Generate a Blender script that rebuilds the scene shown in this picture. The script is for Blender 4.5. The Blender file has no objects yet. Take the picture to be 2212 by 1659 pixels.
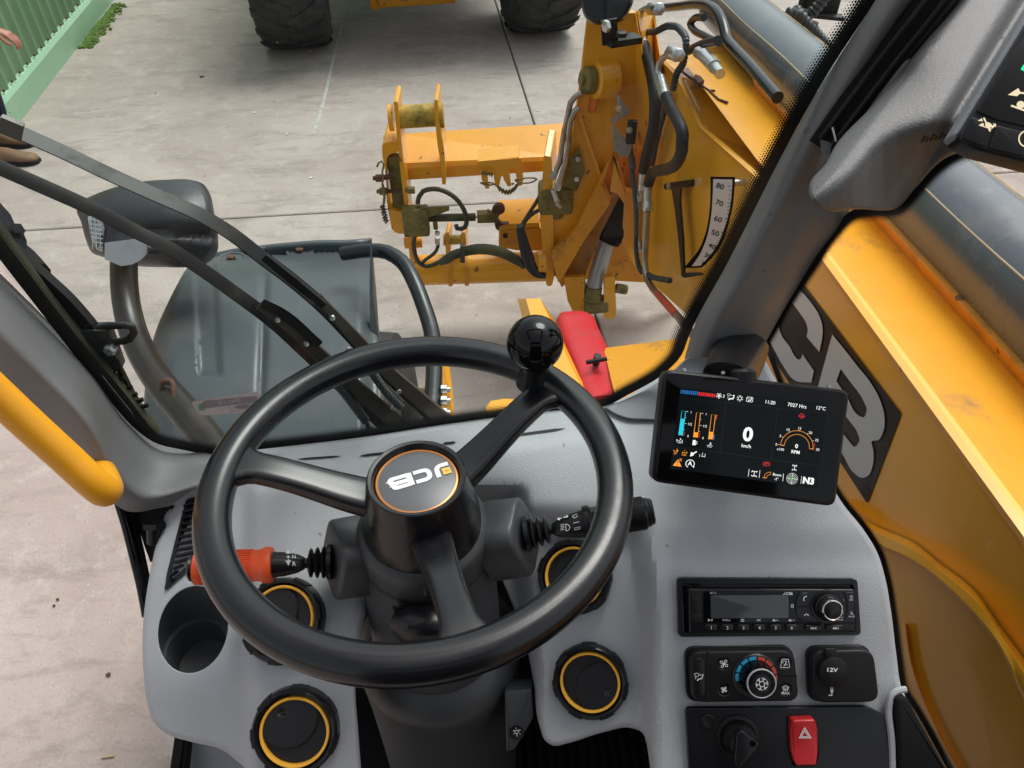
import bpy, bmesh, math, random
import numpy as np
from mathutils import Vector, Matrix
random.seed(7)
S = bpy.context.scene
COL = S.collection
rad = math.radians

# ------------------------------------------------------------------ camera, sky, sun, exposure
CAMH, PITCH, YAW, FOC = 2.35, 43.8, 3.2, 1660.0
CW, CX, CY = 2212.0, 1106.0, 829.5
cam = bpy.data.cameras.new('camera'); co = bpy.data.objects.new('camera', cam); COL.objects.link(co)
co.location = (0, 0, CAMH); co.rotation_euler = (rad(90-PITCH), 0, rad(-YAW))
cam.sensor_width = 36; cam.lens = 36*FOC/CW; cam.clip_start = 0.02; cam.clip_end = 600
S.camera = co
SUN_EL, SUN_AZ = 58.0, 35.0
w = bpy.data.worlds.new('World'); S.world = w; w.use_nodes = True
nt = w.node_tree; nt.nodes.clear()
sky = nt.nodes.new('ShaderNodeTexSky'); sky.sky_type = 'NISHITA'; sky.sun_disc = False
sky.sun_elevation = rad(SUN_EL); sky.sun_rotation = rad(SUN_AZ); sky.air_density = 1.0; sky.dust_density = 4.0; sky.ozone_density = 1.0
hs = nt.nodes.new('ShaderNodeHueSaturation'); hs.inputs['Saturation'].default_value = 0.22
bg = nt.nodes.new('ShaderNodeBackground'); bg.inputs['Strength'].default_value = 0.15
wo = nt.nodes.new('ShaderNodeOutputWorld')
nt.links.new(sky.outputs[0], hs.inputs['Color']); nt.links.new(hs.outputs[0], bg.inputs[0]); nt.links.new(bg.outputs[0], wo.inputs[0])
sl = bpy.data.lights.new('sun', 'SUN'); sl.energy = 1.5; sl.angle = rad(28); sl.color = (1.0, 0.96, 0.9)
so = bpy.data.objects.new('sun', sl); COL.objects.link(so)
so.rotation_euler = (rad(90-SUN_EL), 0, rad(180-SUN_AZ)); so.location = (0, 0, 12)
vs = S.view_settings; vs.view_transform = 'Standard'; vs.look = 'None'; vs.gamma = 1; vs.exposure = 0.35; vs.use_curve_mapping = False
S.render.engine = 'CYCLES'
S.cycles.max_bounces = 5; S.cycles.diffuse_bounces = 3; S.cycles.glossy_bounces = 3; S.cycles.transparent_max_bounces = 16
S.cycles.sample_clamp_indirect = 4.0; S.cycles.caustics_reflective = False; S.cycles.caustics_refractive = False

# ------------------------------------------------------------------ geometry of sight: a pixel of the 2212 px view -> world
CAMPOS = np.array([0, 0, CAMH])
_R = np.array(Matrix.Rotation(rad(-YAW), 3, 'Z') @ Matrix.Rotation(rad(90-PITCH), 3, 'X'))
FWD = -_R[:, 2]; RGT = _R[:, 0]; UPV = _R[:, 1]
def ray(x, y): return _R @ np.array([(x-CX)/FOC, -(y-CY)/FOC, -1.0])
def U(x, y, z): return CAMPOS + ray(x, y)*z                      # point at axial depth z
def onplane(x, y, p0, n):
    r = ray(x, y); return CAMPOS + r*(np.dot(np.array(p0)-CAMPOS, n)/np.dot(r, n))
def G(x, y, h=0.0): return onplane(x, y, (0, 0, h), np.array([0, 0, 1.0]))   # on the ground
def XU(x, y, u): return onplane(x, y, (u, 0, 0), np.array([1.0, 0, 0]))       # on the plane x = u
def YF(x, y, f): return onplane(x, y, (0, f, 0), np.array([0, 1.0, 0]))       # on the plane y = f
def nrm(v): v = np.array(v, float); return v/np.linalg.norm(v)

class Fr:
    """a plane with a frame: origin, X, Y, N"""
    def __init__(s, o, X, N):
        s.o = np.array(o, float); s.N = nrm(N); s.X = nrm(np.array(X)-np.dot(X, s.N)*s.N); s.Y = np.cross(s.N, s.X)
    def at(s, x, y, h=0.0): return onplane(x, y, s.o+s.N*h, s.N)
    def loc(s, a, b, h=0.0): return s.o+s.X*a+s.Y*b+s.N*h
    def to(s, p): q = np.array(p)-s.o; return (np.dot(q, s.X), np.dot(q, s.Y))
    def shift(s, o): return Fr(o, s.X, s.N)

# ------------------------------------------------------------------ curves
def cr(pts, closed=False, step=8.0):
    """Catmull-Rom through 2D/3D points; a point given as ('c', p) is a hard corner"""
    P = []; corner = []
    for p in pts:
        if isinstance(p[0], str): P.append(np.array(p[1], float)); corner.append(True)
        else: P.append(np.array(p, float)); corner.append(False)
    n = len(P); out = []
    for i in range(n if closed else n-1):
        p1, p2 = P[i], P[(i+1) % n]
        p0 = P[(i-1) % n] if (closed or i > 0) else 2*p1-p2
        p3 = P[(i+2) % n] if (closed or i < n-2) else 2*p2-p1
        if corner[i]: p0 = 2*p1-p2 if not corner[(i+1) % n] else p1-(p2-p1)
        if corner[(i+1) % n]: p3 = 2*p2-p1
        L = np.linalg.norm(p2-p1); k = max(1, int(round(L/step)))
        # centripetal-ish tangents scaled to the segment
        def tang(a, b, c):
            la, lb = np.linalg.norm(b-a), np.linalg.norm(c-b)
            if la < 1e-9 or lb < 1e-9: return (c-a)*0.5
            return ((b-a)/la*lb+(c-b)/lb*la)/(la+lb)*L
        m1, m2 = tang(p0, p1, p2), tang(p1, p2, p3)
        for j in range(k):
            t = j/k; t2, t3 = t*t, t*t*t
            out.append((2*t3-3*t2+1)*p1+(t3-2*t2+t)*m1+(-2*t3+3*t2)*p2+(t3-t2)*m2)
    if not closed: out.append(P[-1])
    return out
def resample(P, n, closed=False):
    P = [np.array(p, float) for p in P]
    if closed: P = P+[P[0]]
    d = [0]
    for a, b in zip(P, P[1:]): d.append(d[-1]+np.linalg.norm(b-a))
    T = d[-1]; out = []; m = n if closed else n-1; j = 0
    for i in range(n):
        s = T*i/m
        while j < len(d)-2 and d[j+1] < s: j += 1
        t = (s-d[j])/max(1e-12, d[j+1]-d[j]); out.append(P[j]*(1-t)+P[j+1]*t)
    return out
def area(P): return 0.5*sum(P[i][0]*P[(i+1) % len(P)][1]-P[(i+1) % len(P)][0]*P[i][1] for i in range(len(P)))
def inset(P, r):
    """offset a closed 2D polygon inwards by r"""
    n = len(P); s = 1 if area(P) > 0 else -1; out = []
    for i in range(n):
        a, b, c = np.array(P[i-1][:2]), np.array(P[i][:2]), np.array(P[(i+1) % n][:2])
        e1 = (b-a)/max(1e-9, np.linalg.norm(b-a)); e2 = (c-b)/max(1e-9, np.linalg.norm(c-b))
        n1 = np.array([-e1[1], e1[0]])*s; n2 = np.array([-e2[1], e2[0]])*s
        m = n1+n2; q = np.dot(m, m)
        m = m/q*2 if q > 0.6 else m/np.linalg.norm(m)*1.3 if q > 1e-6 else n1
        out.append(b+m*r)
    return out
def rr(x0, y0, x1, y1, r, k=5):
    out = []
    for cx, cy, a in ((x1-r, y0+r, -90), (x1-r, y1-r, 0), (x0+r, y1-r, 90), (x0+r, y0+r, 180)):
        for i in range(k+1):
            t = rad(a+90*i/k); out.append((cx+r*math.cos(t), cy+r*math.sin(t)))
    return out
def circ(cx, cy, r, n=32, ry=None): return [(cx+r*math.cos(2*math.pi*i/n), cy+(ry or r)*math.sin(2*math.pi*i/n)) for i in range(n)]
def rpoly(pts, r, k=4):
    """polygon with rounded corners of radius ~r"""
    out = []; n = len(pts)
    for i in range(n):
        a, b, c = [np.array(pts[j % n][:2], float) for j in (i-1, i, i+1)]
        ri = pts[i][2] if len(pts[i]) > 2 else r
        d1 = a-b; d2 = c-b; l1 = np.linalg.norm(d1); l2 = np.linalg.norm(d2); q = min(ri, l1*.49, l2*.49)
        p, s = b+d1/l1*q, b+d2/l2*q
        for j in range(k+1):
            t = j/k; out.append((1-t)**2*p+2*t*(1-t)*b+t*t*s)
    return out

# ------------------------------------------------------------------ mesh makers: all return (verts, faces)
def merge(*ms):
    V = []; F = []
    for v, f in ms:
        o = len(V); V += list(v); F += [tuple(i+o for i in q) for q in f]
    return V, F
def tube(pts, r, seg=12, step=None, cap=True, flat=1.0):
    P = [np.array(p, float) for p in pts]
    if step: P = cr(P, False, step)
    n = len(P); R = [r]*n if not hasattr(r, '__len__') else [np.interp(i/(n-1), np.linspace(0, 1, len(r)), r) for i in range(n)]
    V = []; F = []; up = None
    for i in range(n):
        t = nrm(P[min(i+1, n-1)]-P[max(i-1, 0)])
        if up is None:
            a = np.array([0, 0, 1.0]) if abs(t[2]) < .9 else np.array([1.0, 0, 0]); up = nrm(a-np.dot(a, t)*t)
        else: up = nrm(up-np.dot(up, t)*t)
        s = np.cross(t, up)
        for j in range(seg):
            a = 2*math.pi*j/seg; V.append(P[i]+(s*math.cos(a)+up*math.sin(a)*flat)*R[i])
    for i in range(n-1):
        for j in range(seg):
            a, b = i*seg+j, i*seg+(j+1) % seg; F.append((a, b, b+seg, a+seg))
    if cap: F.append(tuple(range(seg))[::-1]); F.append(tuple((n-1)*seg+j for j in range(seg)))
    return V, F
def corr(pts, r, pitch, seg=10, amp=.16):
    P = cr([np.array(p, float) for p in pts], False, pitch/4)
    return tube(P, [r*(1+amp*math.sin(i*math.pi/2+.4)) for i in range(len(P))], seg)
def lathe(o, ax, prof, seg=40, xref=None, a0=0, a1=360, cap=True):
    ax = nrm(ax); a = np.array(xref if xref is not None else ([1, 0, 0] if abs(ax[0]) < .9 else [0, 1, 0]), float)
    X = nrm(a-np.dot(a, ax)*ax); Y = np.cross(ax, X); o = np.array(o, float); V = []; F = []
    full = a1-a0 >= 360; m = seg if full else seg+1
    for r, h in prof:
        for j in range(m):
            t = rad(a0+(a1-a0)*j/seg); V.append(o+ax*h+(X*math.cos(t)+Y*math.sin(t))*r)
    for i in range(len(prof)-1):
        for j in range(m if full else m-1):
            b = (j+1) % m; F.append((i*m+j, i*m+b, (i+1)*m+b, (i+1)*m+j))
    if cap and prof[0][0] > 1e-6 and full: F.append(tuple(range(m))[::-1])
    if cap and prof[-1][0] > 1e-6 and full: F.append(tuple((len(prof)-1)*m+j for j in range(m)))
    return V, F
def cyl(a, b, r, seg=20, bev=0.12):
    a = np.array(a, float); b = np.array(b, float); L = np.linalg.norm(b-a); e = min(r, L)*bev
    return lathe(a, b-a, [(r-e, 0), (r, e), (r, L-e), (r-e, L)], seg)
def box(c, X, Y, Z, bev=0.0):
    c, X, Y, Z = [np.array(q, float) for q in (c, X, Y, Z)]
    if bev <= 0:
        V = [c+X*i+Y*j+Z*k for i in (-1, 1) for j in (-1, 1) for k in (-1, 1)]
        return V, [(0, 1, 3, 2), (4, 6, 7, 5), (0, 4, 5, 1), (2, 3, 7, 6), (0, 2, 6, 4), (1, 5, 7, 3)]
    lx, ly, lz = [np.linalg.norm(q) for q in (X, Y, Z)]
    V = []; bm = bmesh.new()
    vs_ = [bm.verts.new(Vector((i*lx, j*ly, k*lz))) for i in (-1, 1) for j in (-1, 1) for k in (-1, 1)]
    for f in [(0, 1, 3, 2), (4, 6, 7, 5), (0, 4, 5, 1), (2, 3, 7, 6), (0, 2, 6, 4), (1, 5, 7, 3)]: bm.faces.new([vs_[i] for i in f])
    bmesh.ops.bevel(bm, geom=bm.edges[:], offset=bev, segments=2, affect='EDGES', profile=.5)
    x, y, z = X/lx, Y/ly, Z/lz; bm.verts.index_update()
    V = [c+x*v.co.x+y*v.co.y+z*v.co.z for v in bm.verts]; F = [tuple(v.index for v in f.verts) for f in bm.faces]; bm.free()
    return V, F
def bar(a, b, w, h, up=(0, 0, 1), bev=0.0):
    """box from a to b, width w, height h (along up)"""
    a = np.array(a, float); b = np.array(b, float); t = nrm(b-a); u = nrm(np.array(up)-np.dot(up, t)*t); s = np.cross(t, u)
    return box((a+b)/2, (b-a)/2, s*w/2, u*h/2, bev)
def prism(pts, d, bev=0.0):
    """planar 3D polygon extruded by vector d; ends closed; small chamfer on the first face"""
    P = [np.array(p, float) for p in pts]; n = len(P); d = np.array(d, float)
    V = P+[p+d for p in P]
    F = [tuple(range(n)), tuple(range(2*n-1, n-1, -1))]+[(i, i+n, (i+1) % n+n, (i+1) % n) for i in range(n)]
    return V, F
def slab(fr, outl, h0, h1, r=0.002, px=True, conc=0.0):
    """outline (pixels or frame metres) raised from h0 to h1 with a rounded upper edge of radius r"""
    L = [fr.to(fr.at(p[0], p[1], h0 if h0 > h1 else h1)) for p in outl] if px else [tuple(p[:2]) for p in outl]
    if area(L) < 0: L = L[::-1]
    n = len(L); rings = [(L, h0)]
    if r > 0:
        for k in range(4):
            a = k/3*math.pi/2; rings.append((inset(L, r*(1-math.cos(a))) if k else L, h1-r+r*math.sin(a)))
    else: rings.append((L, h1))
    V = []; F = []
    for P, h in rings: V += [fr.loc(p[0], p[1], h) for p in P]
    for i in range(len(rings)-1):
        for j in range(n): F.append((i*n+j, i*n+(j+1) % n, (i+1)*n+(j+1) % n, (i+1)*n+j))
    F.append(tuple((len(rings)-1)*n+j for j in range(n)))
    return V, F
def ring(fr, outer, inner, h0, h1, px=True):
    """flat frame between two outlines with the same count, standing h0..h1"""
    A = [fr.to(fr.at(p[0], p[1], h1)) for p in outer] if px else outer
    B = [fr.to(fr.at(p[0], p[1], h1)) for p in inner] if px else inner
    n = len(A); V = [fr.loc(*A[i], h0) for i in range(n)]+[fr.loc(*A[i], h1) for i in range(n)]+[fr.loc(*B[i], h1) for i in range(n)]+[fr.loc(*B[i], h0) for i in range(n)]
    F = []
    for k in range(3):
        for j in range(n): F.append((k*n+j, k*n+(j+1) % n, (k+1)*n+(j+1) % n, (k+1)*n+j))
    return V, F
def flat(fr, outl, h, px=True):
    V = [fr.at(p[0], p[1], h) if px else fr.loc(p[0], p[1], h) for p in outl]
    return V, [tuple(range(len(V)))]
def stroke(fr, pts, wd, h, closed=False, px=True):
    """flat ribbon of width wd along a path"""
    L = [np.array(fr.to(fr.at(p[0], p[1], h))) for p in pts] if px else [np.array(p[:2], float) for p in pts]
    n = len(L); V = []; F = []
    for i in range(n):
        a = L[(i-1) % n] if (closed or i) else L[i]; b = L[(i+1) % n] if (closed or i < n-1) else L[i]
        t = nrm(b-a); m = np.array([-t[1], t[0]]); k = 1.0
        if (closed or 0 < i < n-1):
            e = nrm(L[i]-a); k = 1/max(.5, abs(np.dot(np.array([-e[1], e[0]]), m)))
        V += [fr.loc(*(L[i]+m*wd/2*k), h), fr.loc(*(L[i]-m*wd/2*k), h)]
    for i in range(n if closed else n-1):
        a, b = 2*i, 2*((i+1) % n); F.append((a, a+1, b+1, b))
    return V, F
def loft(curves, n, m, smooth=True):
    """curves: lists of (x,y,z) pixel-depth (or world if tagged) -> grid"""
    C = [resample(cr([np.array(p, float) for p in c], False, 6), n) for c in curves]
    G_ = []
    for i in range(n):
        col = [c[i] for c in C]
        if smooth: G_.append(resample(cr(col, False, 3), m))
        else: G_.append(resample(col, m))
    V = [U(*G_[i][j]) for i in range(n) for j in range(m)]
    F = [(i*m+j, i*m+j+1, (i+1)*m+j+1, (i+1)*m+j) for i in range(n-1) for j in range(m-1)]
    return V, F
def sheet(outline, holes, zf, step, r=8, rz=0.004, skirt=0.02, holeskirt=0.004):
    """surface over a pixel outline with depth zf, rounded rims and skirts: a real shell in space"""
    bm = bmesh.new(); loops = [outline]+list(holes); inner = []
    for k, L in enumerate(loops):
        rk = r if k == 0 else min(r, 3)
        I = inset(L, rk if k == 0 else -rk); inner.append((I, rk, L))
        vv = [bm.verts.new((p[0], p[1], 0)) for p in I]
        for i in range(len(vv)): bm.edges.new((vv[i], vv[(i+1) % len(vv)]))
    bmesh.ops.triangle_fill(bm, edges=bm.edges[:], use_beauty=True)
    xs = [p[0] for p in outline]; ys = [p[1] for p in outline]
    x = min(xs)+step
    while x < max(xs):
        bmesh.ops.bisect_plane(bm, geom=bm.verts[:]+bm.edges[:]+bm.faces[:], plane_co=(x, 0, 0), plane_no=(1, 0, 0)); x += step
    y = min(ys)+step
    while y < max(ys):
        bmesh.ops.bisect_plane(bm, geom=bm.verts[:]+bm.edges[:]+bm.faces[:], plane_co=(0, y, 0), plane_no=(0, 1, 0)); y += step
    bm.verts.index_update()
    V = [U(v.co.x, v.co.y, zf(v.co.x, v.co.y)) for v in bm.verts]; F = []
    for f in bm.faces:
        q = [v.index for v in f.verts]
        if f.normal.z > 0: q = q[::-1]
        F.append(tuple(q))
    bm.free()
    for k, (I, rk, L) in enumerate(inner):
        n = len(I); o = len(V); K = 4; sk = skirt if k == 0 else holeskirt
        for j in range(K+1):
            a = j/K*math.pi/2
            for i in range(n):
                p = np.array(I[i])*(1-math.sin(a))+np.array(L[i][:2])*math.sin(a)
                V.append(U(p[0], p[1], zf(p[0], p[1])+rz*(rk/r)*(1-math.cos(a))))
        for i in range(n): V.append(U(L[i][0], L[i][1], zf(L[i][0], L[i][1])+rz*(rk/r)+sk))
        for j in range(K+1):
            for i in range(n): F.append((o+j*n+i, o+j*n+(i+1) % n, o+(j+1)*n+(i+1) % n, o+(j+1)*n+i))
    return V, F
def tps(ctrl):
    P = np.array(ctrl, float); X = P[:, :2]/1000; n = len(P)
    D = np.linalg.norm(X[:, None]-X[None], axis=2); K = np.where(D > 0, D**2*np.log(D+1e-12), 0)+np.eye(n)*1e-3
    A = np.zeros((n+3, n+3)); A[:n, :n] = K; A[:n, n:n+2] = X; A[:n, n+2] = 1; A[n:, :n] = A[:n, n:].T
    c = np.linalg.solve(A, np.concatenate([P[:, 2], np.zeros(3)]))
    def f(x, y):
        d = np.hypot(X[:, 0]-x/1000, X[:, 1]-y/1000)
        return float(np.dot(c[:n], np.where(d > 0, d*d*np.log(d+1e-12), 0))+c[n]*x/1000+c[n+1]*y/1000+c[n+2])
    return f
def sm(t): t = max(0.0, min(1.0, t)); return t*t*(3-2*t)

# ------------------------------------------------------------------ objects
WM = {}
def thing(name, label, cat, frame=None, loc=None, group=None, kind=None):
    o = bpy.data.objects.new(name, None); COL.objects.link(o); o.empty_display_size = .05
    M = Matrix.Identity(4)
    if frame is not None:
        M = Matrix((( *[frame.X[0], frame.Y[0], frame.N[0]], frame.o[0]), (frame.X[1], frame.Y[1], frame.N[1], frame.o[1]), (frame.X[2], frame.Y[2], frame.N[2], frame.o[2]), (0, 0, 0, 1)))
    elif loc is not None: M = Matrix.Translation(Vector(loc))
    o.matrix_world = M; WM[o.name] = M.copy(); tag(o, label, cat, group, kind); return o
def tag(o, label=None, cat=None, group=None, kind=None):
    if label: o['label'] = label
    if cat: o['category'] = cat
    if group: o['group'] = group
    if kind: o['kind'] = kind
    return o
def obj(name, m, mat, parent=None, smooth=40, label=None, loc=None, kind=None, uv=None):
    V, F = m; M = Matrix.Identity(4)
    if parent is not None: M = WM[parent.name]
    elif loc is None:
        a = np.array(V); loc = (a[:, 0].mean(), a[:, 1].mean(), a[:, 2].min())
    if parent is None: M = Matrix.Translation(Vector(loc))
    A = np.array(M.inverted()); W = np.array(V, float); W = W@A[:3, :3].T+A[:3, 3]
    me = bpy.data.meshes.new(name); me.from_pydata(W.tolist(), [], F)
    if uv is not None:
        l = me.uv_layers.new(name='UVMap')
        for lp in me.loops: l.data[lp.index].uv = uv[lp.vertex_index]
    me.materials.append(mat)
    if smooth:
        me.polygons.foreach_set('use_smooth', [True]*len(me.polygons))
        me.update(); me.set_sharp_from_angle(angle=rad(smooth))
    me.update()
    o = bpy.data.objects.new(name, me); COL.objects.link(o)
    if parent is not None: o.parent = parent
    else: o.matrix_world = M
    WM[o.name] = M.copy()
    if label: o['label'] = label
    if kind: o['kind'] = kind
    return o
def copytree(o, M, label=None, group=None):
    r = o.copy(); COL.objects.link(r); r.matrix_world = M; WM[r.name] = M.copy()
    if label: r['label'] = label
    if group: r['group'] = group
    for ch in list(o.children):
        c = ch.copy(); COL.objects.link(c); c.parent = r
        for g in ch.children:
            d = g.copy(); COL.objects.link(d); d.parent = c
    return r
def M4(fr, s=1.0):
    return Matrix(((fr.X[0]*s, fr.Y[0]*s, fr.N[0]*s, fr.o[0]), (fr.X[1]*s, fr.Y[1]*s, fr.N[1]*s, fr.o[1]), (fr.X[2]*s, fr.Y[2]*s, fr.N[2]*s, fr.o[2]), (0, 0, 0, 1)))
def text(fr, s, px, py, hpx, h, bold=0.0, ax='CENTER', mirror=False, rot=0, sx=1.0, shear=0.0):
    """lettering mesh on the frame, cap height hpx pixels, centred at the pixel"""
    cu = bpy.data.curves.new('t', 'FONT'); cu.body = s; cu.align_x = ax; cu.align_y = 'CENTER'; cu.size = 1; cu.offset = bold; cu.shear = shear; cu.resolution_u = 3
    o = bpy.data.objects.new('t', cu); COL.objects.link(o); dg = bpy.context.evaluated_depsgraph_get(); dg.update()
    me = bpy.data.meshes.new_from_object(o.evaluated_get(dg))
    P = fr.at(px, py, h); a, b = fr.to(P); z = np.dot(P-CAMPOS, FWD); k = hpx*z/FOC/0.72
    c, d = math.cos(rad(rot)), math.sin(rad(rot)); V = []
    for v in me.vertices:
        x, y = v.co.x*k*sx*(-1 if mirror else 1), v.co.y*k; V.append(fr.loc(a+x*c-y*d, b+x*d+y*c, h))
    F = [tuple(p.vertices) for p in me.polygons]
    bpy.data.objects.remove(o); bpy.data.curves.remove(cu); bpy.data.meshes.remove(me)
    return V, F

# ------------------------------------------------------------------ materials
def mat(name, col, rough=.5, metal=0, bump=None, bstr=.3, dirt=None, dirtcol=(.1, .08, .05), dscale=4, damt=.5, spec=.5, coat=0, var=0.0, rv=0.0, emit=None, estr=1.0, dthr=.5):
    m = bpy.data.materials.new(name); m.use_nodes = True; n = m.node_tree; b = n.nodes['Principled BSDF']; L = n.links.new
    b.inputs['Base Color'].default_value = (*col, 1); b.inputs['Roughness'].default_value = rough; b.inputs['Metallic'].default_value = metal
    b.inputs['Specular IOR Level'].default_value = spec; b.inputs['Coat Weight'].default_value = coat; b.inputs['Coat Roughness'].default_value = .08
    if emit: b.inputs['Emission Color'].default_value = (*emit, 1); b.inputs['Emission Strength'].default_value = estr
    tc = n.nodes.new('ShaderNodeTexCoord'); out = None
    if var or dirt:
        no = n.nodes.new('ShaderNodeTexNoise'); no.inputs['Scale'].default_value = dscale; no.inputs['Detail'].default_value = 7; no.inputs['Roughness'].default_value = .65
        L(tc.outputs['Object'], no.inputs['Vector'])
        src = None
        if var:
            mr = n.nodes.new('ShaderNodeMapRange'); mr.inputs[1].default_value = .3; mr.inputs[2].default_value = .7; mr.inputs[3].default_value = 1-var; mr.inputs[4].default_value = 1+var
            L(no.outputs[0], mr.inputs[0]); hv = n.nodes.new('ShaderNodeHueSaturation'); hv.inputs['Color'].default_value = (*col, 1); L(mr.outputs[0], hv.inputs['Value']); src = hv.outputs[0]
        if dirt:
            n2 = n.nodes.new('ShaderNodeTexNoise'); n2.inputs['Scale'].default_value = dirt; n2.inputs['Detail'].default_value = 9; n2.inputs['Roughness'].default_value = .7
            L(tc.outputs['Object'], n2.inputs['Vector'])
            rp = n.nodes.new('ShaderNodeMapRange'); rp.inputs[1].default_value = dthr; rp.inputs[2].default_value = dthr+.16; rp.inputs[4].default_value = damt; L(n2.outputs[0], rp.inputs[0])
            mx = n.nodes.new('ShaderNodeMix'); mx.data_type = 'RGBA'; mx.inputs[7].default_value = (*dirtcol, 1)
            if src is not None: L(src, mx.inputs[6])
            else: mx.inputs[6].default_value = (*col, 1)
            L(rp.outputs[0], mx.inputs[0]); src = mx.outputs[2]
            ro = n.nodes.new('ShaderNodeMapRange'); ro.inputs[3].default_value = rough; ro.inputs[4].default_value = min(1, rough+.35); L(rp.outputs[0], ro.inputs[0]); L(ro.outputs[0], b.inputs['Roughness'])
        L(src, b.inputs['Base Color'])
    if bump == 'leather':
        v = n.nodes.new('ShaderNodeTexNoise'); v.inputs['Scale'].default_value = 300; v.inputs['Detail'].default_value = 4; v.inputs['Roughness'].default_value = .62; v.inputs['Distortion'].default_value = 1.6
        v2 = n.nodes.new('ShaderNodeTexVoronoi'); v2.feature = 'DISTANCE_TO_EDGE'; v2.inputs['Scale'].default_value = 330
        L(tc.outputs['Object'], v.inputs['Vector']); L(tc.outputs['Object'], v2.inputs['Vector'])
        ad = n.nodes.new('ShaderNodeMath'); ad.operation = 'ADD'; L(v.outputs[0], ad.inputs[0]); L(v2.outputs[0], ad.inputs[1])
        bp = n.nodes.new('ShaderNodeBump'); bp.inputs['Strength'].default_value = bstr; bp.inputs['Distance'].default_value = .0012; L(ad.outputs[0], bp.inputs['Height']); L(bp.outputs[0], b.inputs['Normal'])
    elif bump:
        v = n.nodes.new('ShaderNodeTexNoise'); v.inputs['Scale'].default_value = bump; v.inputs['Detail'].default_value = 5
        L(tc.outputs['Object'], v.inputs['Vector']); bp = n.nodes.new('ShaderNodeBump'); bp.inputs['Strength'].default_value = bstr; bp.inputs['Distance'].default_value = .3/bump
        L(v.outputs[0], bp.inputs['Height']); L(bp.outputs[0], b.inputs['Normal'])
    return m
M = {}
M['dash'] = mat('dash_grey', (.42, .435, .455), .46, bump='leather', bstr=.32, var=.05, dscale=6, dirt=14, dirtcol=(.52, .49, .45), damt=.3, dthr=.56)
def specks(m, sc, thr, c, amt):
    n = m.node_tree; L = n.links.new; b = n.nodes['Principled BSDF']; old = b.inputs['Base Color'].links[0].from_socket if b.inputs['Base Color'].links else None
    tc = n.nodes.new('ShaderNodeTexCoord'); v = n.nodes.new('ShaderNodeTexNoise'); v.inputs['Scale'].default_value = sc; v.inputs['Detail'].default_value = 2; L(tc.outputs['Object'], v.inputs['Vector'])
    r = n.nodes.new('ShaderNodeMapRange'); r.inputs[1].default_value = thr; r.inputs[2].default_value = thr+.025; r.inputs[4].default_value = amt; L(v.outputs[0], r.inputs[0])
    mx = n.nodes.new('ShaderNodeMix'); mx.data_type = 'RGBA'; mx.inputs[7].default_value = (*c, 1); L(r.outputs[0], mx.inputs[0])
    if old is not None: L(old, mx.inputs[6])
    else: mx.inputs[6].default_value = b.inputs['Base Color'].default_value
    L(mx.outputs[2], b.inputs['Base Color'])
specks(M['dash'], 95, .745, (.12, .09, .06), .6)
M['dashdk'] = mat('pillar_grey', (.165, .167, .170), .46, bump='leather', bstr=.22)
M['pad'] = mat('console_grey', (.105, .108, .110), .5, bump='leather', bstr=.28)
specks(M['dashdk'], 80, .735, (.08, .06, .045), .6)
M['foot'] = mat('pillar_foot_grey', (.2, .215, .23), .5, bump='leather', bstr=.25)
M['dark'] = mat('shroud_charcoal', (.048, .052, .057), .45, bump=900, bstr=.12, var=.06, dscale=8)
M['black'] = mat('black_plastic', (.009, .009, .010), .45, bump=800, bstr=.1, spec=.3)
M['blackm'] = mat('black_matt', (.008, .008, .009), .8, bump=300, bstr=.2, spec=.25)
M['rim'] = mat('wheel_rubber', (.0065, .007, .0085), .25, bump=350, bstr=.05, dirt=7, dirtcol=(.02, .02, .022), damt=.4, dthr=.56)
M['gloss'] = mat('black_gloss', (.003, .003, .0035), .07, spec=.3)
M['satin'] = mat('black_satin', (.008, .0085, .010), .3, spec=.4)
M['orange'] = mat('orange_rubber', (.85, .10, .02), .42, var=.05, dscale=30)
M['amber'] = mat('amber_ring', (1.0, .50, .05), .35)
M['copper'] = mat('copper_ring', (.62, .24, .06), .3, metal=.3)
M['hubface'] = mat('hub_badge_grey', (.10, .105, .115), .3)
M['white'] = mat('white_print', (.8, .8, .8), .5)
M['whitedim'] = mat('grey_print', (.35, .35, .35), .5)
M['cream'] = mat('backlit_legend', (.7, .62, .42), .5, emit=(1.0, .82, .5), estr=.35)
M['red'] = mat('red_switch', (.55, .02, .025), .35)
M['redbox'] = mat('red_cover', (.60, .025, .035), .38, dirt=14, dirtcol=(.24, .07, .06), damt=.55, var=.08, dthr=.54, dscale=9)
M['chrome'] = mat('chrome', (.62, .58, .55), .16, metal=1)
M['steel'] = mat('zinc_steel', (.62, .63, .62), .32, metal=.85, dirt=30, dirtcol=(.2, .19, .16), damt=.5)
M['steelpipe'] = mat('steel_pipe', (.42, .38, .34), .28, metal=.9, dirt=20, dirtcol=(.25, .12, .06), damt=.5)
M['yellow'] = mat('machine_yellow', (.88, .40, .02), .33, coat=.25, dirt=3.2, dirtcol=(.55, .27, .03), damt=.35, var=.06, dscale=2.5, dthr=.55, bump=14, bstr=.04)
M['yelside'] = mat('boom_side_yellow', (.95, .46, .03), .3, coat=.25, var=.04, dscale=2, dirt=2.5, dirtcol=(.75, .36, .03), damt=.3)
M['yellow2'] = mat('machine_yellow_grimy', (.76, .325, .018), .42, dirt=8, dirtcol=(.12, .085, .03), damt=.6, var=.08, dscale=6, dthr=.53)
specks(M['yellow'], 26, .70, (.10, .06, .03), .75); specks(M['yellow2'], 22, .68, (.07, .045, .03), .8)
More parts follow.
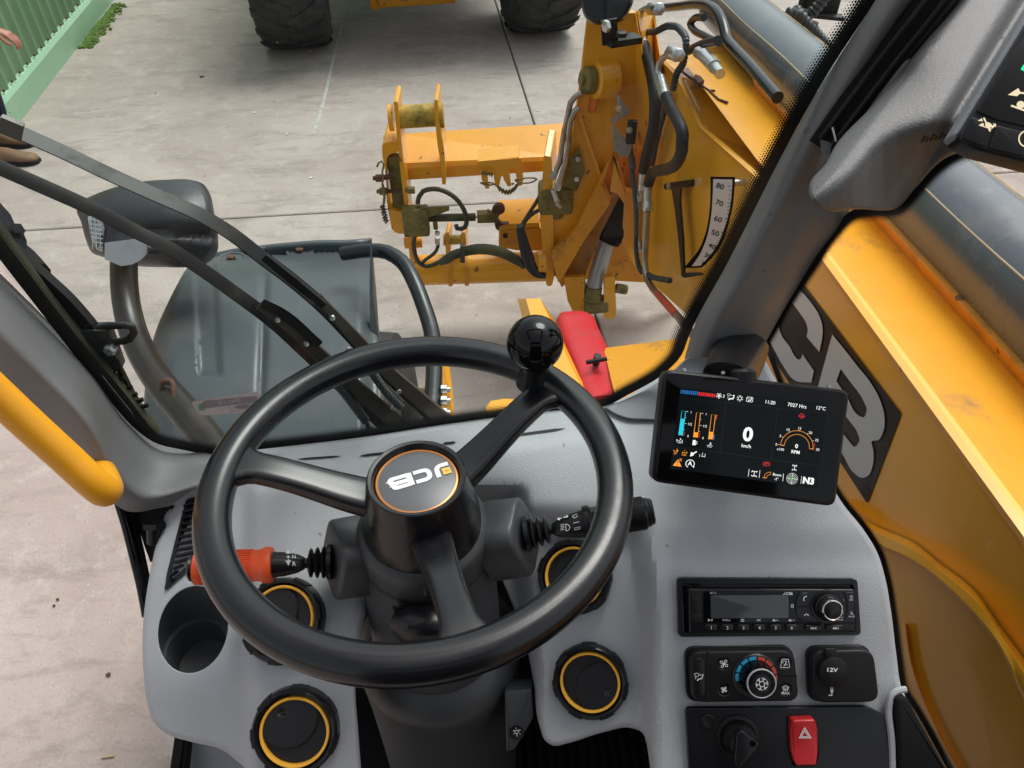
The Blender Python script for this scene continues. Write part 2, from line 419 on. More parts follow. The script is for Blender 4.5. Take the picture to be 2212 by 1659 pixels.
M['yellowtop'] = mat('machine_yellow_dusty_top', (.86, .38, .022), .28, coat=.3, dirt=7, dirtcol=(.10, .06, .025), damt=.7, var=.07, dscale=5, dthr=.57, bump=18, bstr=.06)
M['rail'] = mat('grab_rail_yellow', (.86, .37, .010), .4, var=.04, dscale=10, dirt=30, dirtcol=(.15, .1, .03), damt=.5, dthr=.64, bump=400, bstr=.05)
M['olive'] = mat('olive_mossy', (.20, .16, .045), .6, dirt=18, dirtcol=(.05, .045, .02), damt=.8, var=.2, dscale=12)
M['olivey'] = mat('mossy_yellow', (.50, .32, .04), .5, dirt=10, dirtcol=(.11, .10, .025), damt=.9, var=.15, dscale=8, dthr=.47)
M['tubeblue'] = mat('slate_blue_paint', (.085, .103, .125), .25, coat=.3, dirt=6, dirtcol=(.20, .19, .17), damt=.5, var=.15, dscale=3, dthr=.52)
M['mud'] = mat('mudguard_plastic', (.062, .075, .083), .33, dirt=5, dirtcol=(.10, .10, .095), damt=.5, var=.1, dscale=3, bump=40, bstr=.08)
M['guard'] = mat('black_tube_paint', (.012, .014, .016), .28, dirt=25, dirtcol=(.08, .08, .075), damt=.5, dthr=.56)
M['wiper'] = mat('wiper_arm_black', (.010, .010, .010), .38, spec=.3, dirt=18, dirtcol=(.05, .04, .03), damt=.5, dthr=.5)
M['rubber'] = mat('hose_rubber', (.010, .0105, .011), .5, spec=.35, dirt=20, dirtcol=(.04, .038, .034), damt=.4, dthr=.5)
M['hosedirt'] = mat('dirty_hose', (.05, .05, .032), .6, dirt=15, dirtcol=(.12, .10, .05), damt=.7, dthr=.48)
M['conduit'] = mat('corrugated_conduit', (.045, .05, .052), .5)
M['tyre'] = mat('tyre_rubber', (.022, .023, .024), .75, dirt=7, dirtcol=(.07, .065, .06), damt=.7, dthr=.45, bump=60, bstr=.25)
M['mirror'] = mat('mirror_housing', (.024, .026, .031), .36, dirt=8, dirtcol=(.09, .09, .085), damt=.35)
M['lens'] = mat('lamp_lens', (.55, .57, .55), .12, bump=None)
M['silver'] = mat('decal_silver', (.58, .64, .66), .35)
M['decal'] = mat('decal_black', (.006, .006, .007), .3, spec=.15)
M['plate'] = mat('scale_plate', (.68, .68, .68), .35, dirt=30, dirtcol=(.25, .2, .15), damt=.6, dthr=.6)
M['green'] = mat('green_cladding', (.14, .255, .13), .45, var=.12, dscale=1.2, dirt=2.5, dirtcol=(.22, .31, .19), damt=.5, dthr=.5)
M['greenlt'] = mat('pale_green_flashing', (.32, .54, .36), .4, var=.06, dscale=3, dirt=6, dirtcol=(.52, .6, .52), damt=.7, dthr=.6)
M['moss'] = mat('moss', (.10, .17, .03), .95, var=.4, dscale=25, bump=60, bstr=1)
M['rust'] = mat('rust', (.12, .05, .03), .8, var=.3, dscale=60)
M['navy'] = mat('navy_cloth', (.018, .024, .042), .9, var=.2, dscale=60)
M['skin'] = mat('skin', (.48, .20, .14), .5, var=.08, dscale=30)
M['boot'] = mat('tan_boot_leather', (.20, .11, .055), .6, var=.2, dscale=12)
M['sleeve'] = mat('spiral_wrap', (.05, .055, .035), .6, dirt=12, dirtcol=(.14, .13, .05), damt=.7, dthr=.47, bump=90, bstr=.5)
M['leaf'] = mat('dead_twig', (.10, .045, .03), .9)
M['lcd'] = mat('lcd_grey', (.07, .08, .085), .12, dirt=9, dirtcol=(.12, .12, .115), damt=.5)
M['screen'] = mat('screen_glass', (.004, .004, .005), .06)
M['stickerpink'] = mat('sticker_pinkgrey', (.62, .58, .60), .6, dirt=60, dirtcol=(.2, .24, .2), damt=.4)
M['stickerdk'] = mat('sticker_print', (.30, .26, .29), .6)
M['stickergr'] = mat('sticker_green', (.12, .38, .16), .6)
M['wetrod'] = mat('cylinder_rod_grey', (.42, .42, .43), .35, metal=.4)
M['orangecap'] = mat('orange_cap', (.80, .19, .05), .5)
M['redlabel'] = mat('red_label', (.60, .08, .04), .5)
M['blue'] = mat('arc_blue', (.03, .38, .62), .5); M['redarc'] = mat('arc_red', (.60, .07, .04), .5)
def emis(name, c, s=1.0):
    m = bpy.data.materials.new(name); m.use_nodes = True; b = m.node_tree.nodes['Principled BSDF']
    b.inputs['Base Color'].default_value = (0.01, .01, .01, 1); b.inputs['Emission Color'].default_value = (*c, 1); b.inputs['Emission Strength'].default_value = s; b.inputs['Roughness'].default_value = .1
    return m
M['e_white'] = emis('screen_white', (.80, .84, .80)); M['e_orange'] = emis('screen_orange', (.85, .30, .03)); M['e_red'] = emis('screen_red', (.62, .02, .02))
M['e_cyan'] = emis('screen_cyan', (.02, .50, .62)); M['e_blue'] = emis('screen_blue', (.03, .22, .6)); M['e_green'] = emis('screen_green', (.1, .45, .12)); M['e_bg'] = emis('screen_background', (.003, .0045, .005)); M['e_bg'].node_tree.nodes['Principled BSDF'].inputs['Specular IOR Level'].default_value = .15; M['e_bg'].node_tree.nodes['Principled BSDF'].inputs['Base Color'].default_value = (.002, .002, .002, 1)
M['e_led'] = emis('led_green', (.0, .75, .28), 1.2); M['e_line'] = emis('screen_line', (.012, .012, .012))
# glass: thin pane, clear with fresnel reflection
def glassmat(name, tint, refl=1.0, smear=0.0):
    m = bpy.data.materials.new(name); m.use_nodes = True; n = m.node_tree; n.nodes.clear(); L = n.links.new
    out = n.nodes.new('ShaderNodeOutputMaterial'); tr = n.nodes.new('ShaderNodeBsdfTransparent'); tr.inputs[0].default_value = (*tint, 1)
    gl = n.nodes.new('ShaderNodeBsdfGlossy'); gl.inputs['Roughness'].default_value = .015; gl.inputs[0].default_value = (1, 1, 1, 1)
    lw_ = n.nodes.new('ShaderNodeLayerWeight'); lw_.inputs[0].default_value = .5
    p5 = n.nodes.new('ShaderNodeMath'); p5.operation = 'POWER'; p5.inputs[1].default_value = 5; L(lw_.outputs['Facing'], p5.inputs[0])
    mu = n.nodes.new('ShaderNodeMath'); mu.operation = 'MULTIPLY_ADD'; mu.inputs[1].default_value = .9*refl; mu.inputs[2].default_value = .075*refl; L(p5.outputs[0], mu.inputs[0]); mu.use_clamp = True
    mx = n.nodes.new('ShaderNodeMixShader'); L(mu.outputs[0], mx.inputs[0]); L(tr.outputs[0], mx.inputs[1]); L(gl.outputs[0], mx.inputs[2])
    last = mx.outputs[0]
    if smear:
        tc = n.nodes.new('ShaderNodeTexCoord'); no = n.nodes.new('ShaderNodeTexNoise'); no.inputs['Scale'].default_value = 160; no.inputs['Detail'].default_value = 3
        L(tc.outputs['Object'], no.inputs['Vector']); rp = n.nodes.new('ShaderNodeMapRange'); rp.inputs[1].default_value = .73; rp.inputs[2].default_value = .76; rp.inputs[4].default_value = .55; L(no.outputs[0], rp.inputs[0])
        n2 = n.nodes.new('ShaderNodeTexNoise'); n2.inputs['Scale'].default_value = 5; n2.inputs['Detail'].default_value = 8; n2.inputs['Distortion'].default_value = 2; L(tc.outputs['Object'], n2.inputs['Vector'])
        r2 = n.nodes.new('ShaderNodeMapRange'); r2.inputs[1].default_value = .5; r2.inputs[2].default_value = .8; r2.inputs[4].default_value = smear; L(n2.outputs[0], r2.inputs[0])
        ad = n.nodes.new('ShaderNodeMath'); ad.operation = 'MAXIMUM'; L(rp.outputs[0], ad.inputs[0]); L(r2.outputs[0], ad.inputs[1])
        df = n.nodes.new('ShaderNodeBsdfDiffuse'); df.inputs[0].default_value = (.45, .44, .42, 1); m2 = n.nodes.new('ShaderNodeMixShader')
        L(ad.outputs[0], m2.inputs[0]); L(last, m2.inputs[1]); L(df.outputs[0], m2.inputs[2]); last = m2.outputs[0]
    L(last, out.inputs[0]); return m
M['glass'] = glassmat('windscreen_glass', (.84, .92, .90), .16, .012)
M['glassr'] = glassmat('side_glass', (.96, .97, .955), .13, 0)
def fritmat():
    m = bpy.data.materials.new('frit_dots'); m.use_nodes = True; n = m.node_tree; n.nodes.clear(); L = n.links.new
    def ma(op, a, b=None, c=None):
        q = n.nodes.new('ShaderNodeMath'); q.operation = op
        for i, s in enumerate((a, b, c)):
            if s is None: continue
            if isinstance(s, (int, float)): q.inputs[i].default_value = s
            else: L(s, q.inputs[i])
        return q.outputs[0]
    uv = n.nodes.new('ShaderNodeUVMap'); sp = n.nodes.new('ShaderNodeSeparateXYZ'); L(uv.outputs[0], sp.inputs[0]); u, v = sp.outputs[0], sp.outputs[1]
    # v: 0 at the pillar, 1 at the clear side; u in dot pitches, v*5 dots in the dotted half
    vv = ma('MULTIPLY', ma('SUBTRACT', v, .5), 10.0); row = ma('FLOOR', vv); off = ma('MULTIPLY', ma('MODULO', row, 2.0), .5)
    fu = ma('SUBTRACT', ma('FRACT', ma('ADD', u, off)), .5); fv = ma('SUBTRACT', ma('FRACT', vv), .5)
    d = ma('SQRT', ma('ADD', ma('MULTIPLY', fu, fu), ma('MULTIPLY', fv, fv)))
    r = ma('SUBTRACT', .66, ma('MULTIPLY', row, .115)); dot = ma('LESS_THAN', d, r); solid = ma('LESS_THAN', v, .5); k = ma('MAXIMUM', dot, solid)
    tr = n.nodes.new('ShaderNodeBsdfTransparent'); b = n.nodes.new('ShaderNodeBsdfPrincipled'); b.inputs['Base Color'].default_value = (.004, .004, .004, 1); b.inputs['Roughness'].default_value = .4
    mx = n.nodes.new('ShaderNodeMixShader'); L(k, mx.inputs[0]); L(tr.outputs[0], mx.inputs[1]); L(b.outputs[0], mx.inputs[2]); o = n.nodes.new('ShaderNodeOutputMaterial'); L(mx.outputs[0], o.inputs[0]); return m
M['frit'] = fritmat()
def concrete():
    m = bpy.data.materials.new('yard_concrete'); m.use_nodes = True; n = m.node_tree; b = n.nodes['Principled BSDF']; L = n.links.new
    ge = n.nodes.new('ShaderNodeNewGeometry')
    def noise(s, d=8, r=.6, dist=0.0, vec=None, scl=None):
        q = n.nodes.new('ShaderNodeTexNoise'); q.inputs['Scale'].default_value = s; q.inputs['Detail'].default_value = d; q.inputs['Roughness'].default_value = r; q.inputs['Distortion'].default_value = dist
        if scl:
            mp = n.nodes.new('ShaderNodeMapping'); mp.inputs['Scale'].default_value = scl; mp.inputs['Rotation'].default_value = (0, 0, rad(-4)); L(ge.outputs['Position'], mp.inputs['Vector']); L(mp.outputs[0], q.inputs['Vector'])
        else: L(ge.outputs['Position'], q.inputs['Vector'])
        return q.outputs[0]
    def ramp(src, a, bb, lo=0.0, hi=1.0):
        q = n.nodes.new('ShaderNodeMapRange'); q.inputs[1].default_value = a; q.inputs[2].default_value = bb; q.inputs[3].default_value = lo; q.inputs[4].default_value = hi; L(src, q.inputs[0]); return q.outputs[0]
    def mix(f, c1, c2):
        q = n.nodes.new('ShaderNodeMix'); q.data_type = 'RGBA'; L(f, q.inputs[0])
        for i, c in ((6, c1), (7, c2)):
            if isinstance(c, tuple): q.inputs[i].default_value = (*c, 1)
            else: L(c, q.inputs[i])
        return q.outputs[2]
    c = mix(ramp(noise(.8, 6, .6, 1.0), .35, .65), (.365, .298, .268), (.465, .398, .362))
    c = mix(ramp(noise(2.2, 9, .72, .5, scl=(1, 3.2, 1)), .50, .68, 0, .85), c, (.265, .228, .197))
    c = mix(ramp(noise(7, 9, .75, 0), .52, .64, 0, .5), c, (.53, .475, .44))
    c = mix(ramp(noise(60, 4, .8), .55, .75, 0, .55), c, (.20, .18, .16))
    c = mix(ramp(noise(140, 2, .5), .69, .72, 0, .8), c, (.66, .63, .6))
    c = mix(ramp(noise(5.5, 10, .85, 2.5), .665, .69, 0, .6), c, (.12, .09, .075))
    c = mix(ramp(noise(1.3, 10, .8, 1.5), .56, .66, 0, .45), c, (.235, .225, .21))
    L(c, b.inputs['Base Color']); b.inputs['Roughness'].default_value = .8
    ad = n.nodes.new('ShaderNodeMath'); ad.operation = 'ADD'; L(noise(90, 6, .7), ad.inputs[0]); L(noise(12, 6, .7), ad.inputs[1])
    bp = n.nodes.new('ShaderNodeBump'); bp.inputs['Strength'].default_value = .5; bp.inputs['Distance'].default_value = .006; L(ad.outputs[0], bp.inputs['Height']); L(bp.outputs[0], b.inputs['Normal'])
    return m
M['conc'] = concrete()
M['joint'] = mat('joint_dirt', (.06, .052, .042), .95, var=.3, dscale=20)

# ================================================================== SETTING: yard
j1a, j1b = G(1090, 67), G(1307, 746); j2a, j2b = G(45, 498), G(1280, 425)
yd = nrm(j1a-j1b); lx = nrm(j2b-j2a)
# intersection of the joints
A_ = np.array([[yd[0], -lx[0]], [yd[1], -lx[1]]]); s_ = np.linalg.solve(A_, (j2a-j1b)[:2]); O_ = j1b+yd*s_[0]
gb = 400.0
obj('ground', ([(-gb, -gb, -.012), (gb, -gb, -.012), (gb, gb, -.012), (-gb, gb, -.012)], [(0, 1, 2, 3)]), M['joint'], loc=(0, 0, -.012), smooth=0, kind='structure')
yard = thing('concrete_yard', None, None, loc=O_, kind='structure')
SW, SL = 6.0, 5.2
for i in range(-4, 4):
    for j in range(-4, 7):
        a = O_+lx*(i*SW+.006)+yd*(j*SL+.006); b_ = lx*(SW-.012); c_ = yd*(SL-.012); z0 = np.array([0, 0, 1.0])
        e = .006
        top = [a+lx*e+yd*e, a+b_-lx*e+yd*e, a+b_+c_-lx*e-yd*e, a+c_+lx*e-yd*e]; mid = [a, a+b_, a+b_+c_, a+c_]
        V = [p+z0*0 for p in top]+[p-z0*.005 for p in mid]+[p-z0*.02 for p in mid]
        F = [(0, 1, 2, 3)]+[(k, k+4, (k+1) % 4+4, (k+1) % 4) for k in range(4)]+[(k+4, k+8, (k+1) % 4+8, (k+1) % 4+4) for k in range(4)]
        F = [tuple(reversed(f)) if q else f for q, f in zip([0]+[0]*8, F)]
        obj('slab', (V, F), M['conc'], yard, smooth=0)
# far ground beyond the slabs stays the base sheet of the same concrete
bpy.data.objects['ground'].data.materials[0] = M['joint']

# green corrugated shed wall
w0, w1 = G(12, 305), G(250, -4); wd = nrm(w1-w0); wn = np.array([wd[1], -wd[0], 0]);
shed = thing('shed_wall', 'green corrugated metal shed wall with pale green flashing along its foot', 'wall', loc=w0)
Lw = 14.0; st = w0-wd*0.35
V = []; F = []; pitch = .155; nseg = int(Lw/pitch*6)
wallH = 3.6; base = .21
for i in range(nseg+1):
    s = i/6; fr_ = s % 1; d = .022*(1-sm(abs(fr_-.5)/.22-.35))if abs(fr_-.5) < .4 else 0
    p = st+wd*(i/6*pitch)-wn*.03+wn*d
    V += [p+np.array([0, 0, base-.02]), p+np.array([0, 0, wallH])]
F = [(2*i, 2*i+2, 2*i+3, 2*i+1) for i in range(nseg)]
obj('cladding', (V, F), M['green'], shed, smooth=30)
V = []; prof = [(.0, .0), (.012, .17), (-.005, .2), (-.035, .215)]
for k in range(2):
    for q, h in prof: V.append(st+wd*(Lw*k)+wn*q+np.array([0, 0, h]))
obj('flashing', (V, [(i, i+4, i+5, i+1) for i in range(3)]), M['greenlt'], shed, smooth=30)
for i in range(1, 60):
    p = st+wd*(i*pitch+pitch*.02)-wn*.012+np.array([0, 0, base+.012])
    obj('fixing_screw', lathe(p, wn, [(.011, 0), (.011, .006), (.006, .008), (.006, .013)], 8), M['rust'], shed, smooth=0)
# near end post of the shed
pe = w0-wd*.33; obj('corner_post', box(pe+wn*.0+np.array([0, 0, 1.8]), wd*.05, wn*.05, (0, 0, 1.8), .004), M['olivey'], shed)
obj('back_wall', box(w0-wd*.3-wn*1.5+np.array([0, 0, 1.8]), wd*.02, wn*1.45, (0, 0, 1.8)), M['olivey'], shed)
# moss strip at the wall foot
bm = bmesh.new()
for i in range(900):
    t = random.random(); a = G(170+t*75, 105-t*95)
    a = a+wn*(abs(random.gauss(0, .045))+.005); a[2] = random.random()*.012
    s = .006+random.random()*.014
    bmesh.ops.create_icosphere(bm, subdivisions=1, radius=s, matrix=Matrix.Translation(Vector(a)) @ Matrix.Diagonal((1, 1, .6, 1)))
me = bpy.data.meshes.new('moss'); bm.to_mesh(me); bm.free(); me.materials.append(M['moss']); o = bpy.data.objects.new('moss', me); COL.objects.link(o)
tag(o, 'green moss growing in the corner between shed wall and concrete', 'moss', kind='stuff')

# chalk line, bits of debris on the yard
def groundfr(x, y): return Fr(G(x, y), (1, 0, 0), (0, 0, 1))
gf = groundfr(700, 200)
M['armface'] = mat('arm_face_brown', (.075, .055, .045), .35, dirt=20, dirtcol=(.03, .025, .02), damt=.6)
M['dust'] = mat('dusty_sealant', (.42, .36, .24), .8)
M['flap'] = mat('vent_flap_charcoal', (.018, .019, .021), .42, spec=.35)
M['bladeol'] = mat('blade_rubber', (.05, .048, .028), .6, dirt=15, dirtcol=(.02, .02, .015), damt=.6)
M['chalk'] = mat('chalk', (.55, .54, .52), .9, dirt=25, dirtcol=(.36, .33, .30), damt=.9, dthr=.45)
tag(obj('chalk_line', stroke(gf, cr([(739, 55), (722, 120), (706, 190), (690, 250), (677, 290)], False, 20), .022, .004), M['chalk'], smooth=0), 'long straight pale chalk scratch on the concrete ahead of the cab', 'chalk mark')
debris = [(620, 291, 9, 'steel'), (548, 243, 9, 'steel'), (488, 274, 5, 'steel'), (675, 384, 9, 'steel'), (535, 13, 7, 'rust'), (438, 167, 7, 'leaf'), (236, 950+0, 1, 'leaf')]
for (x, y, s, mm) in [(620, 291, 9, 'white'), (549, 244, 10, 'white'), (489, 275, 5, 'white'), (672, 385, 11, 'white'), (1008+155, 240, 8, 'white')]:
    p = G(x, y); r_ = s*np.dot(p-CAMPOS, FWD)/FOC/2; a = random.random()*3
    pts = [(r_*(1 if k % 2 else .55)*math.cos(a+k), r_*.5*math.sin(a+k)) for k in range(6)]
    tag(obj('litter_scrap', prism([(p[0]+q[0], p[1]+q[1], .002) for q in pts], (0, 0, .004)), M['white'], smooth=0), {620: 'white litter scrap nearest the chalk line, lying left of its lower end', 549: 'white litter scrap leftmost on the yard beyond the mirror', 489: 'tiny white litter speck above the mirror', 672: 'largest white litter scrap on the concrete between mirror and carriage', 1163: 'white litter scrap beside the boom head on the concrete joint'}[x], 'litter', 'white scraps scattered on the yard')
for (x, y, s) in [(436, 167, 10), (1138-30, 403-5, 7), (236, 1458, 14), (126, 1296, 8), (118, 1310, 7)]:
    p = G(x, y); r_ = s*np.dot(p-CAMPOS, FWD)/FOC/2; a = random.random()*3
    pts = [(r_*(1 if k % 2 else .5)*math.cos(a+k*.9), r_*.6*math.sin(a+k*.9)) for k in range(7)]
    tag(obj('dead_leaf', prism([(p[0]+q[0], p[1]+q[1], .002) for q in pts], (0, 0, .006)), M['leaf'], smooth=0), {436: 'brown dead leaf on the open concrete ahead, below the left tyre', 1108: 'brown dead leaf on the concrete behind the carriage comb', 236: 'dark dead leaf on the pinkish ground, lowest beside the dashboard', 126: 'small dead leaf on the ground left of the cup holder, right one of two', 118: 'small dead leaf on the ground left of the cup holder, left one of two'}[x], 'leaf', 'leaf fragments on the yard')
p = G(220, 1638); q = G(248, 1634)
tag(obj('straw', tube([p+np.array([0, 0, .004]), q+np.array([0, 0, .006])], .003, 6), mat('straw', (.5, .38, .2), .8)), 'short piece of straw lying on the ground by the doorway', 'straw')

# ================================================================== the other machine ahead
def tyre_mesh(R, W):
    hw = W/2; prof = [(R*.56, -hw*.72), (R*.62, -hw*.92), (R*.74, -hw*1.0), (R*.88, -hw*.97), (R*.945, -hw*.86), (R*.957, -hw*.5), (R*.962, 0), (R*.957, hw*.5), (R*.945, hw*.86), (R*.88, hw*.97), (R*.74, hw), (R*.62, hw*.92), (R*.56, hw*.72)]
    return lathe((0, 0, 0), (1, 0, 0), prof, 72, (0, 0, 1))
def lug_mesh(R, W, k, side):
    """one chevron tread bar"""
    hw = W/2; V = []; n = 7; a0 = 2*math.pi*(k+(.5 if side > 0 else 0))/20
    for i in range(n):
        t = i/(n-1); x = side*(-.06+1.04*t)*hw; ang = a0+.30*t-.05*math.sin(t*3); ww = .052+.02*t
        drop = R*.985 if t < .8 else R*(.985-.05*((t-.8)/.2))
        for (da, rr_) in ((-ww, R*.93), (-ww*.72, drop), (ww*.72, drop), (ww, R*.93)):
            V.append((x, math.sin(ang+da)*rr_, math.cos(ang+da)*rr_))
    F = [(4*i+j, 4*i+(j+1), 4*(i+1)+j+1, 4*(i+1)+j) for i in range(n-1) for j in range(3)]+[(0, 1, 2, 3), (4*(n-1)+3, 4*(n-1)+2, 4*(n-1)+1, 4*(n-1))]
    return V, F
R2, W2 = .64, .55
g1, g2 = G(648, 101), G(1163, 67); ax2 = nrm(g2-g1)
om = thing('other_telehandler', 'second yellow loader parked ahead, only tyres and underside in view', 'telehandler', loc=(g1+g2)/2)
rot = Matrix((( ax2[0], -ax2[1], 0), (ax2[1], ax2[0], 0), (0, 0, 1)))
def place(m, c, R_=rot):
    V, F = m; A = np.array(R_); return [A@np.array(v)+c for v in V], F
fw2 = np.array([-ax2[1], ax2[0], 0])
for gq, sd in ((g1, 1), (g2, -1)):
    c = gq+fw2*.10+np.array([0, 0, R2-.015])
    ty = obj('tyre', place(tyre_mesh(R2, W2), c), M['tyre'], om)
    for k in range(20):
        for s in (-1, 1): obj('tread_lug', place(lug_mesh(R2, W2, k, s), c), M['tyre'], ty, smooth=0)
    obj('wheel_rim', lathe(c, ax2*sd, [(.12, -.02), (.2, -.05), (.34, -.12), (.35, .14), (.36, .16)], 32), M['yellow'], om)
mid = (g1+g2)/2+fw2*.1; up = np.array([0, 0, 1.0])
obj('axle', merge(cyl(mid-ax2*.85+up*.6, mid+ax2*.85+up*.6, .09), lathe(mid-ax2*.2+up*.6, ax2, [(.09, 0), (.2, .1), (.2, .3), (.09, .4)], 24)), M['blackm'], om)
obj('chassis', box(mid+fw2*1.6+up*.98, ax2*.42, fw2*1.9, up*.26, .02), M['blackm'], om)
obj('shade_slab', box(mid+fw2*1.25+up*1.05, ax2*1.0, fw2*1.6, up*.2, .02), M['blackm'], om)  # unseen slab, added to deepen the soft shadow on the ground below
obj('counterweight', box(mid-fw2*.42+up*.66, ax2*.30, fw2*.10, up*.16, .03), M['yellow2'], om)
obj('body', box(mid+fw2*1.9+up*1.6, ax2*1.0, fw2*1.5, up*.42, .06), M['yellow'], om)
obj('bonnet', box(mid+fw2*1.0+up*1.5, ax2*.95, fw2*1.0, up*.35, .08), M['yellow2'], om)
pb = YF(903, -6, G(903, 30)[1]+.05)
obj('tow_bracket', merge(box(YF(900, -4, 6.9), ax2*.32, fw2*.05, up*.045, .01), box(YF(808, -2, 6.9), ax2*.04, fw2*.05, up*.07, .01)), M['yellow2'], om)

# ================================================================== cab: windscreen and side glass
Pa, Pb, Pc = U(460, 978, .905), U(1330, 871, .93), U(1106, 0, .66)
wsN = nrm(np.cross(Pb-Pa, Pc-Pa));
if np.dot(wsN, CAMPOS-Pa) < 0: wsN = -wsN
WS = Fr(Pa, RGT, wsN)
ws_edge = cr([(-60, 470), (0, 548), (75, 645), (150, 742), (240, 858), (300, 925), (335, 950), (400, 967), (460, 978), (600, 964), (760, 945), (1000, 908), (1200, 884), (1300, 876), (1350, 850), (1437, 797), (1466, 765), (1480, 728), (1497, 690), (1560, 575), (1608, 480), (1668, 360), (1775, 165), (1882, 0), (1925, -70)], False, 14)
paneo = [(p[0], p[1]) for p in ws_edge]+[(1925, -260), (-60, -260)]
# bring the pane 10 px under the trim
wsc = thing('windscreen', 'large curved-corner cab windscreen glass with black dotted border', 'windscreen', frame=WS)
pin = [WS.to(WS.at(*p)) for p in inset(paneo, -14)]
# pane: front and back faces
obj('glass_pane', merge(([WS.loc(a, b, 0) for a, b in pin], [tuple(range(len(pin)))])), M['glass'], wsc, smooth=0)
def frit(fr, edge, w_in, h, name, parent, ref, wfun=None, over=8):
    """dotted border strip on glass frame along a pixel edge"""
    L = [np.array(fr.to(fr.at(p[0], p[1], h))) for p in edge]; V = []; uv = []; F = []; s = 0
    q = len(L)//2; t = nrm(L[q+1]-L[q-1]); flip = 1 if np.dot(np.array([-t[1], t[0]]), np.array(fr.to(fr.at(*ref)))-L[q]) > 0 else -1
    for i, p in enumerate(L):
        a, b = L[max(0, i-1)], L[min(len(L)-1, i+1)]; t = nrm(b-a); m = np.array([-t[1], t[0]])*flip
        if i: s += np.linalg.norm(p-L[i-1])
        wv = (wfun(i/(len(L)-1)) if wfun else 1.0)*w_in; ov = over*.0005
        V += [fr.loc(*(p-m*ov), h), fr.loc(*(p+m*wv*.34), h), fr.loc(*(p+m*wv), h)]
        uv += [(s/.0028, 0), (s/.0028, .5), (s/.0028, 1)]
    for i in range(len(L)-1): F += [(3*i, 3*i+3, 3*i+4, 3*i+1), (3*i+1, 3*i+4, 3*i+5, 3*i+2)]
    return obj(name, (V, F), M['frit'], parent, smooth=0, uv=uv)
frit(WS, ws_edge, .017, .002, 'dotted_border', wsc, (900, 300), lambda t: 1.0+.12*sm((t-.58)/.1))
# sticker on the glass
stk = [(424, 868), (450, 862), (600+20, 846), (640, 843), (657, 852), (664, 870), (640, 888), (600, 884+2), (520, 895), (488, 897), (470, 889), (440, 872+4)]
stk = rpoly([(412, 867), (560, 845), (566, 862), (556, 890), (430, 898)], 9)
stf = thing('windscreen_sticker', 'faded mirrored identification sticker stuck on lower left of windscreen', 'sticker', frame=WS.shift(WS.at(490, 870)))
obj('backing', flat(WS, stk, .003), M['stickerpink'], stf, smooth=0)
obj('print', merge(flat(WS, [(437, 867), (553, 856), (559, 868), (441, 882)], .0036), flat(WS, [(505, 879), (530, 873), (540, 878), (528, 883), (512, 883)], .0036)), M['stickerdk'], stf, smooth=0)
obj('green_bars', merge(*[flat(WS, [(428, y), (441, y-2), (443, y+1), (430, y+3)], .0037) for y in (874, 879, 884)]), M['stickergr'], stf, smooth=0)
obj('lettering', merge(text(WS, 'SMO 27B', 495, 868, 9, .004, mirror=True, rot=-3+8)), M['stickerpink'], stf, smooth=0)

# side window to the right of the dash
Qa, Qb, Qc = U(1660, 750, .96), U(1925, 1310, .86), U(2150, 330, .66)
sgN = nrm(np.cross(Qb-Qa, Qc-Qa));
if np.dot(sgN, CAMPOS-Qa) < 0: sgN = -sgN
SG = Fr(Qa, FWD, sgN)
sgw = thing('side_window', 'right side cab window glass with dotted black border', 'window', frame=SG)
sg_low = cr([(1655, 745), (1700, 860), (1760, 975), (1822, 1085), (1868, 1142), (1898, 1192), (1914, 1245), (1927, 1320), (1940, 1420), (1952, 1485), (1985, 1540), (2060, 1675)], False, 14)
sg_up = cr([(1650, 742), (1668, 712), (1700, 655), (1755, 572), (1800, 505), (1842, 462), (1900, 452), (1942, 447), (1965, 425), (2005, 378), (2048, 342), (2100, 318), (2200, 300), (2290, 290)], False, 14)
pn = [(2500, 290), (2500, 1700)]
pl = [(p[0], p[1]) for p in sg_up]+pn+[(p[0], p[1]) for p in sg_low[::-1]]
pin = [SG.to(SG.at(*p)) for p in inset(pl, -12)]
obj('glass_pane', ([SG.loc(a, b, 0) for a, b in pin], [tuple(range(len(pin)))]), M['glassr'], sgw, smooth=0)
frit(SG, sg_low, .010, .002, 'dotted_border', sgw, (2150, 900))
frit(SG, sg_up, .012, .002, 'dotted_border', sgw, (2100, 700))

# ================================================================== dashboard
ZC = .795
dctrl = [(460, 975, .895), (700, 950, .905), (1000, 905, .915), (1330, 870, .925), (1480, 800, .93), (1640, 790, .93), (1000, 990, .885), (1300, 960, .885), (1560, 1000, .86),
         (1820, 1085, .83), (1900, 1200, .805), (1940, 1430, .80), (2040, 1659, .785), (1650, 1130, .822), (1480, 1150, .822), (1500, 1235, ZC), (1700, 1235, ZC), (1860, 1235, ZC), (1500, 1450, ZC), (1700, 1400, ZC), (1880, 1450, ZC),
         (1500, 1650, ZC), (1700, 1650, ZC), (1880, 1650, ZC), (1300, 1060, .855), (1100, 1080, .865), (900, 1100, .87), (700, 1090, .865), (540, 1050, .875), (420, 1070, .88),
         (385, 1190, .85), (320, 1350, .83), (415, 1300, .825), (415, 1480, .80), (560, 1250, .83), (620, 1340, .815), (640, 1574, .795), (460, 1610, .80), (330, 1545, .815), (760, 1300, .83), (770, 1600, .80),
         (1243, 1246, .825), (1276, 1468, .815), (1200, 1600, .815), (1130, 1300, .835)]
_dz = tps(dctrl)
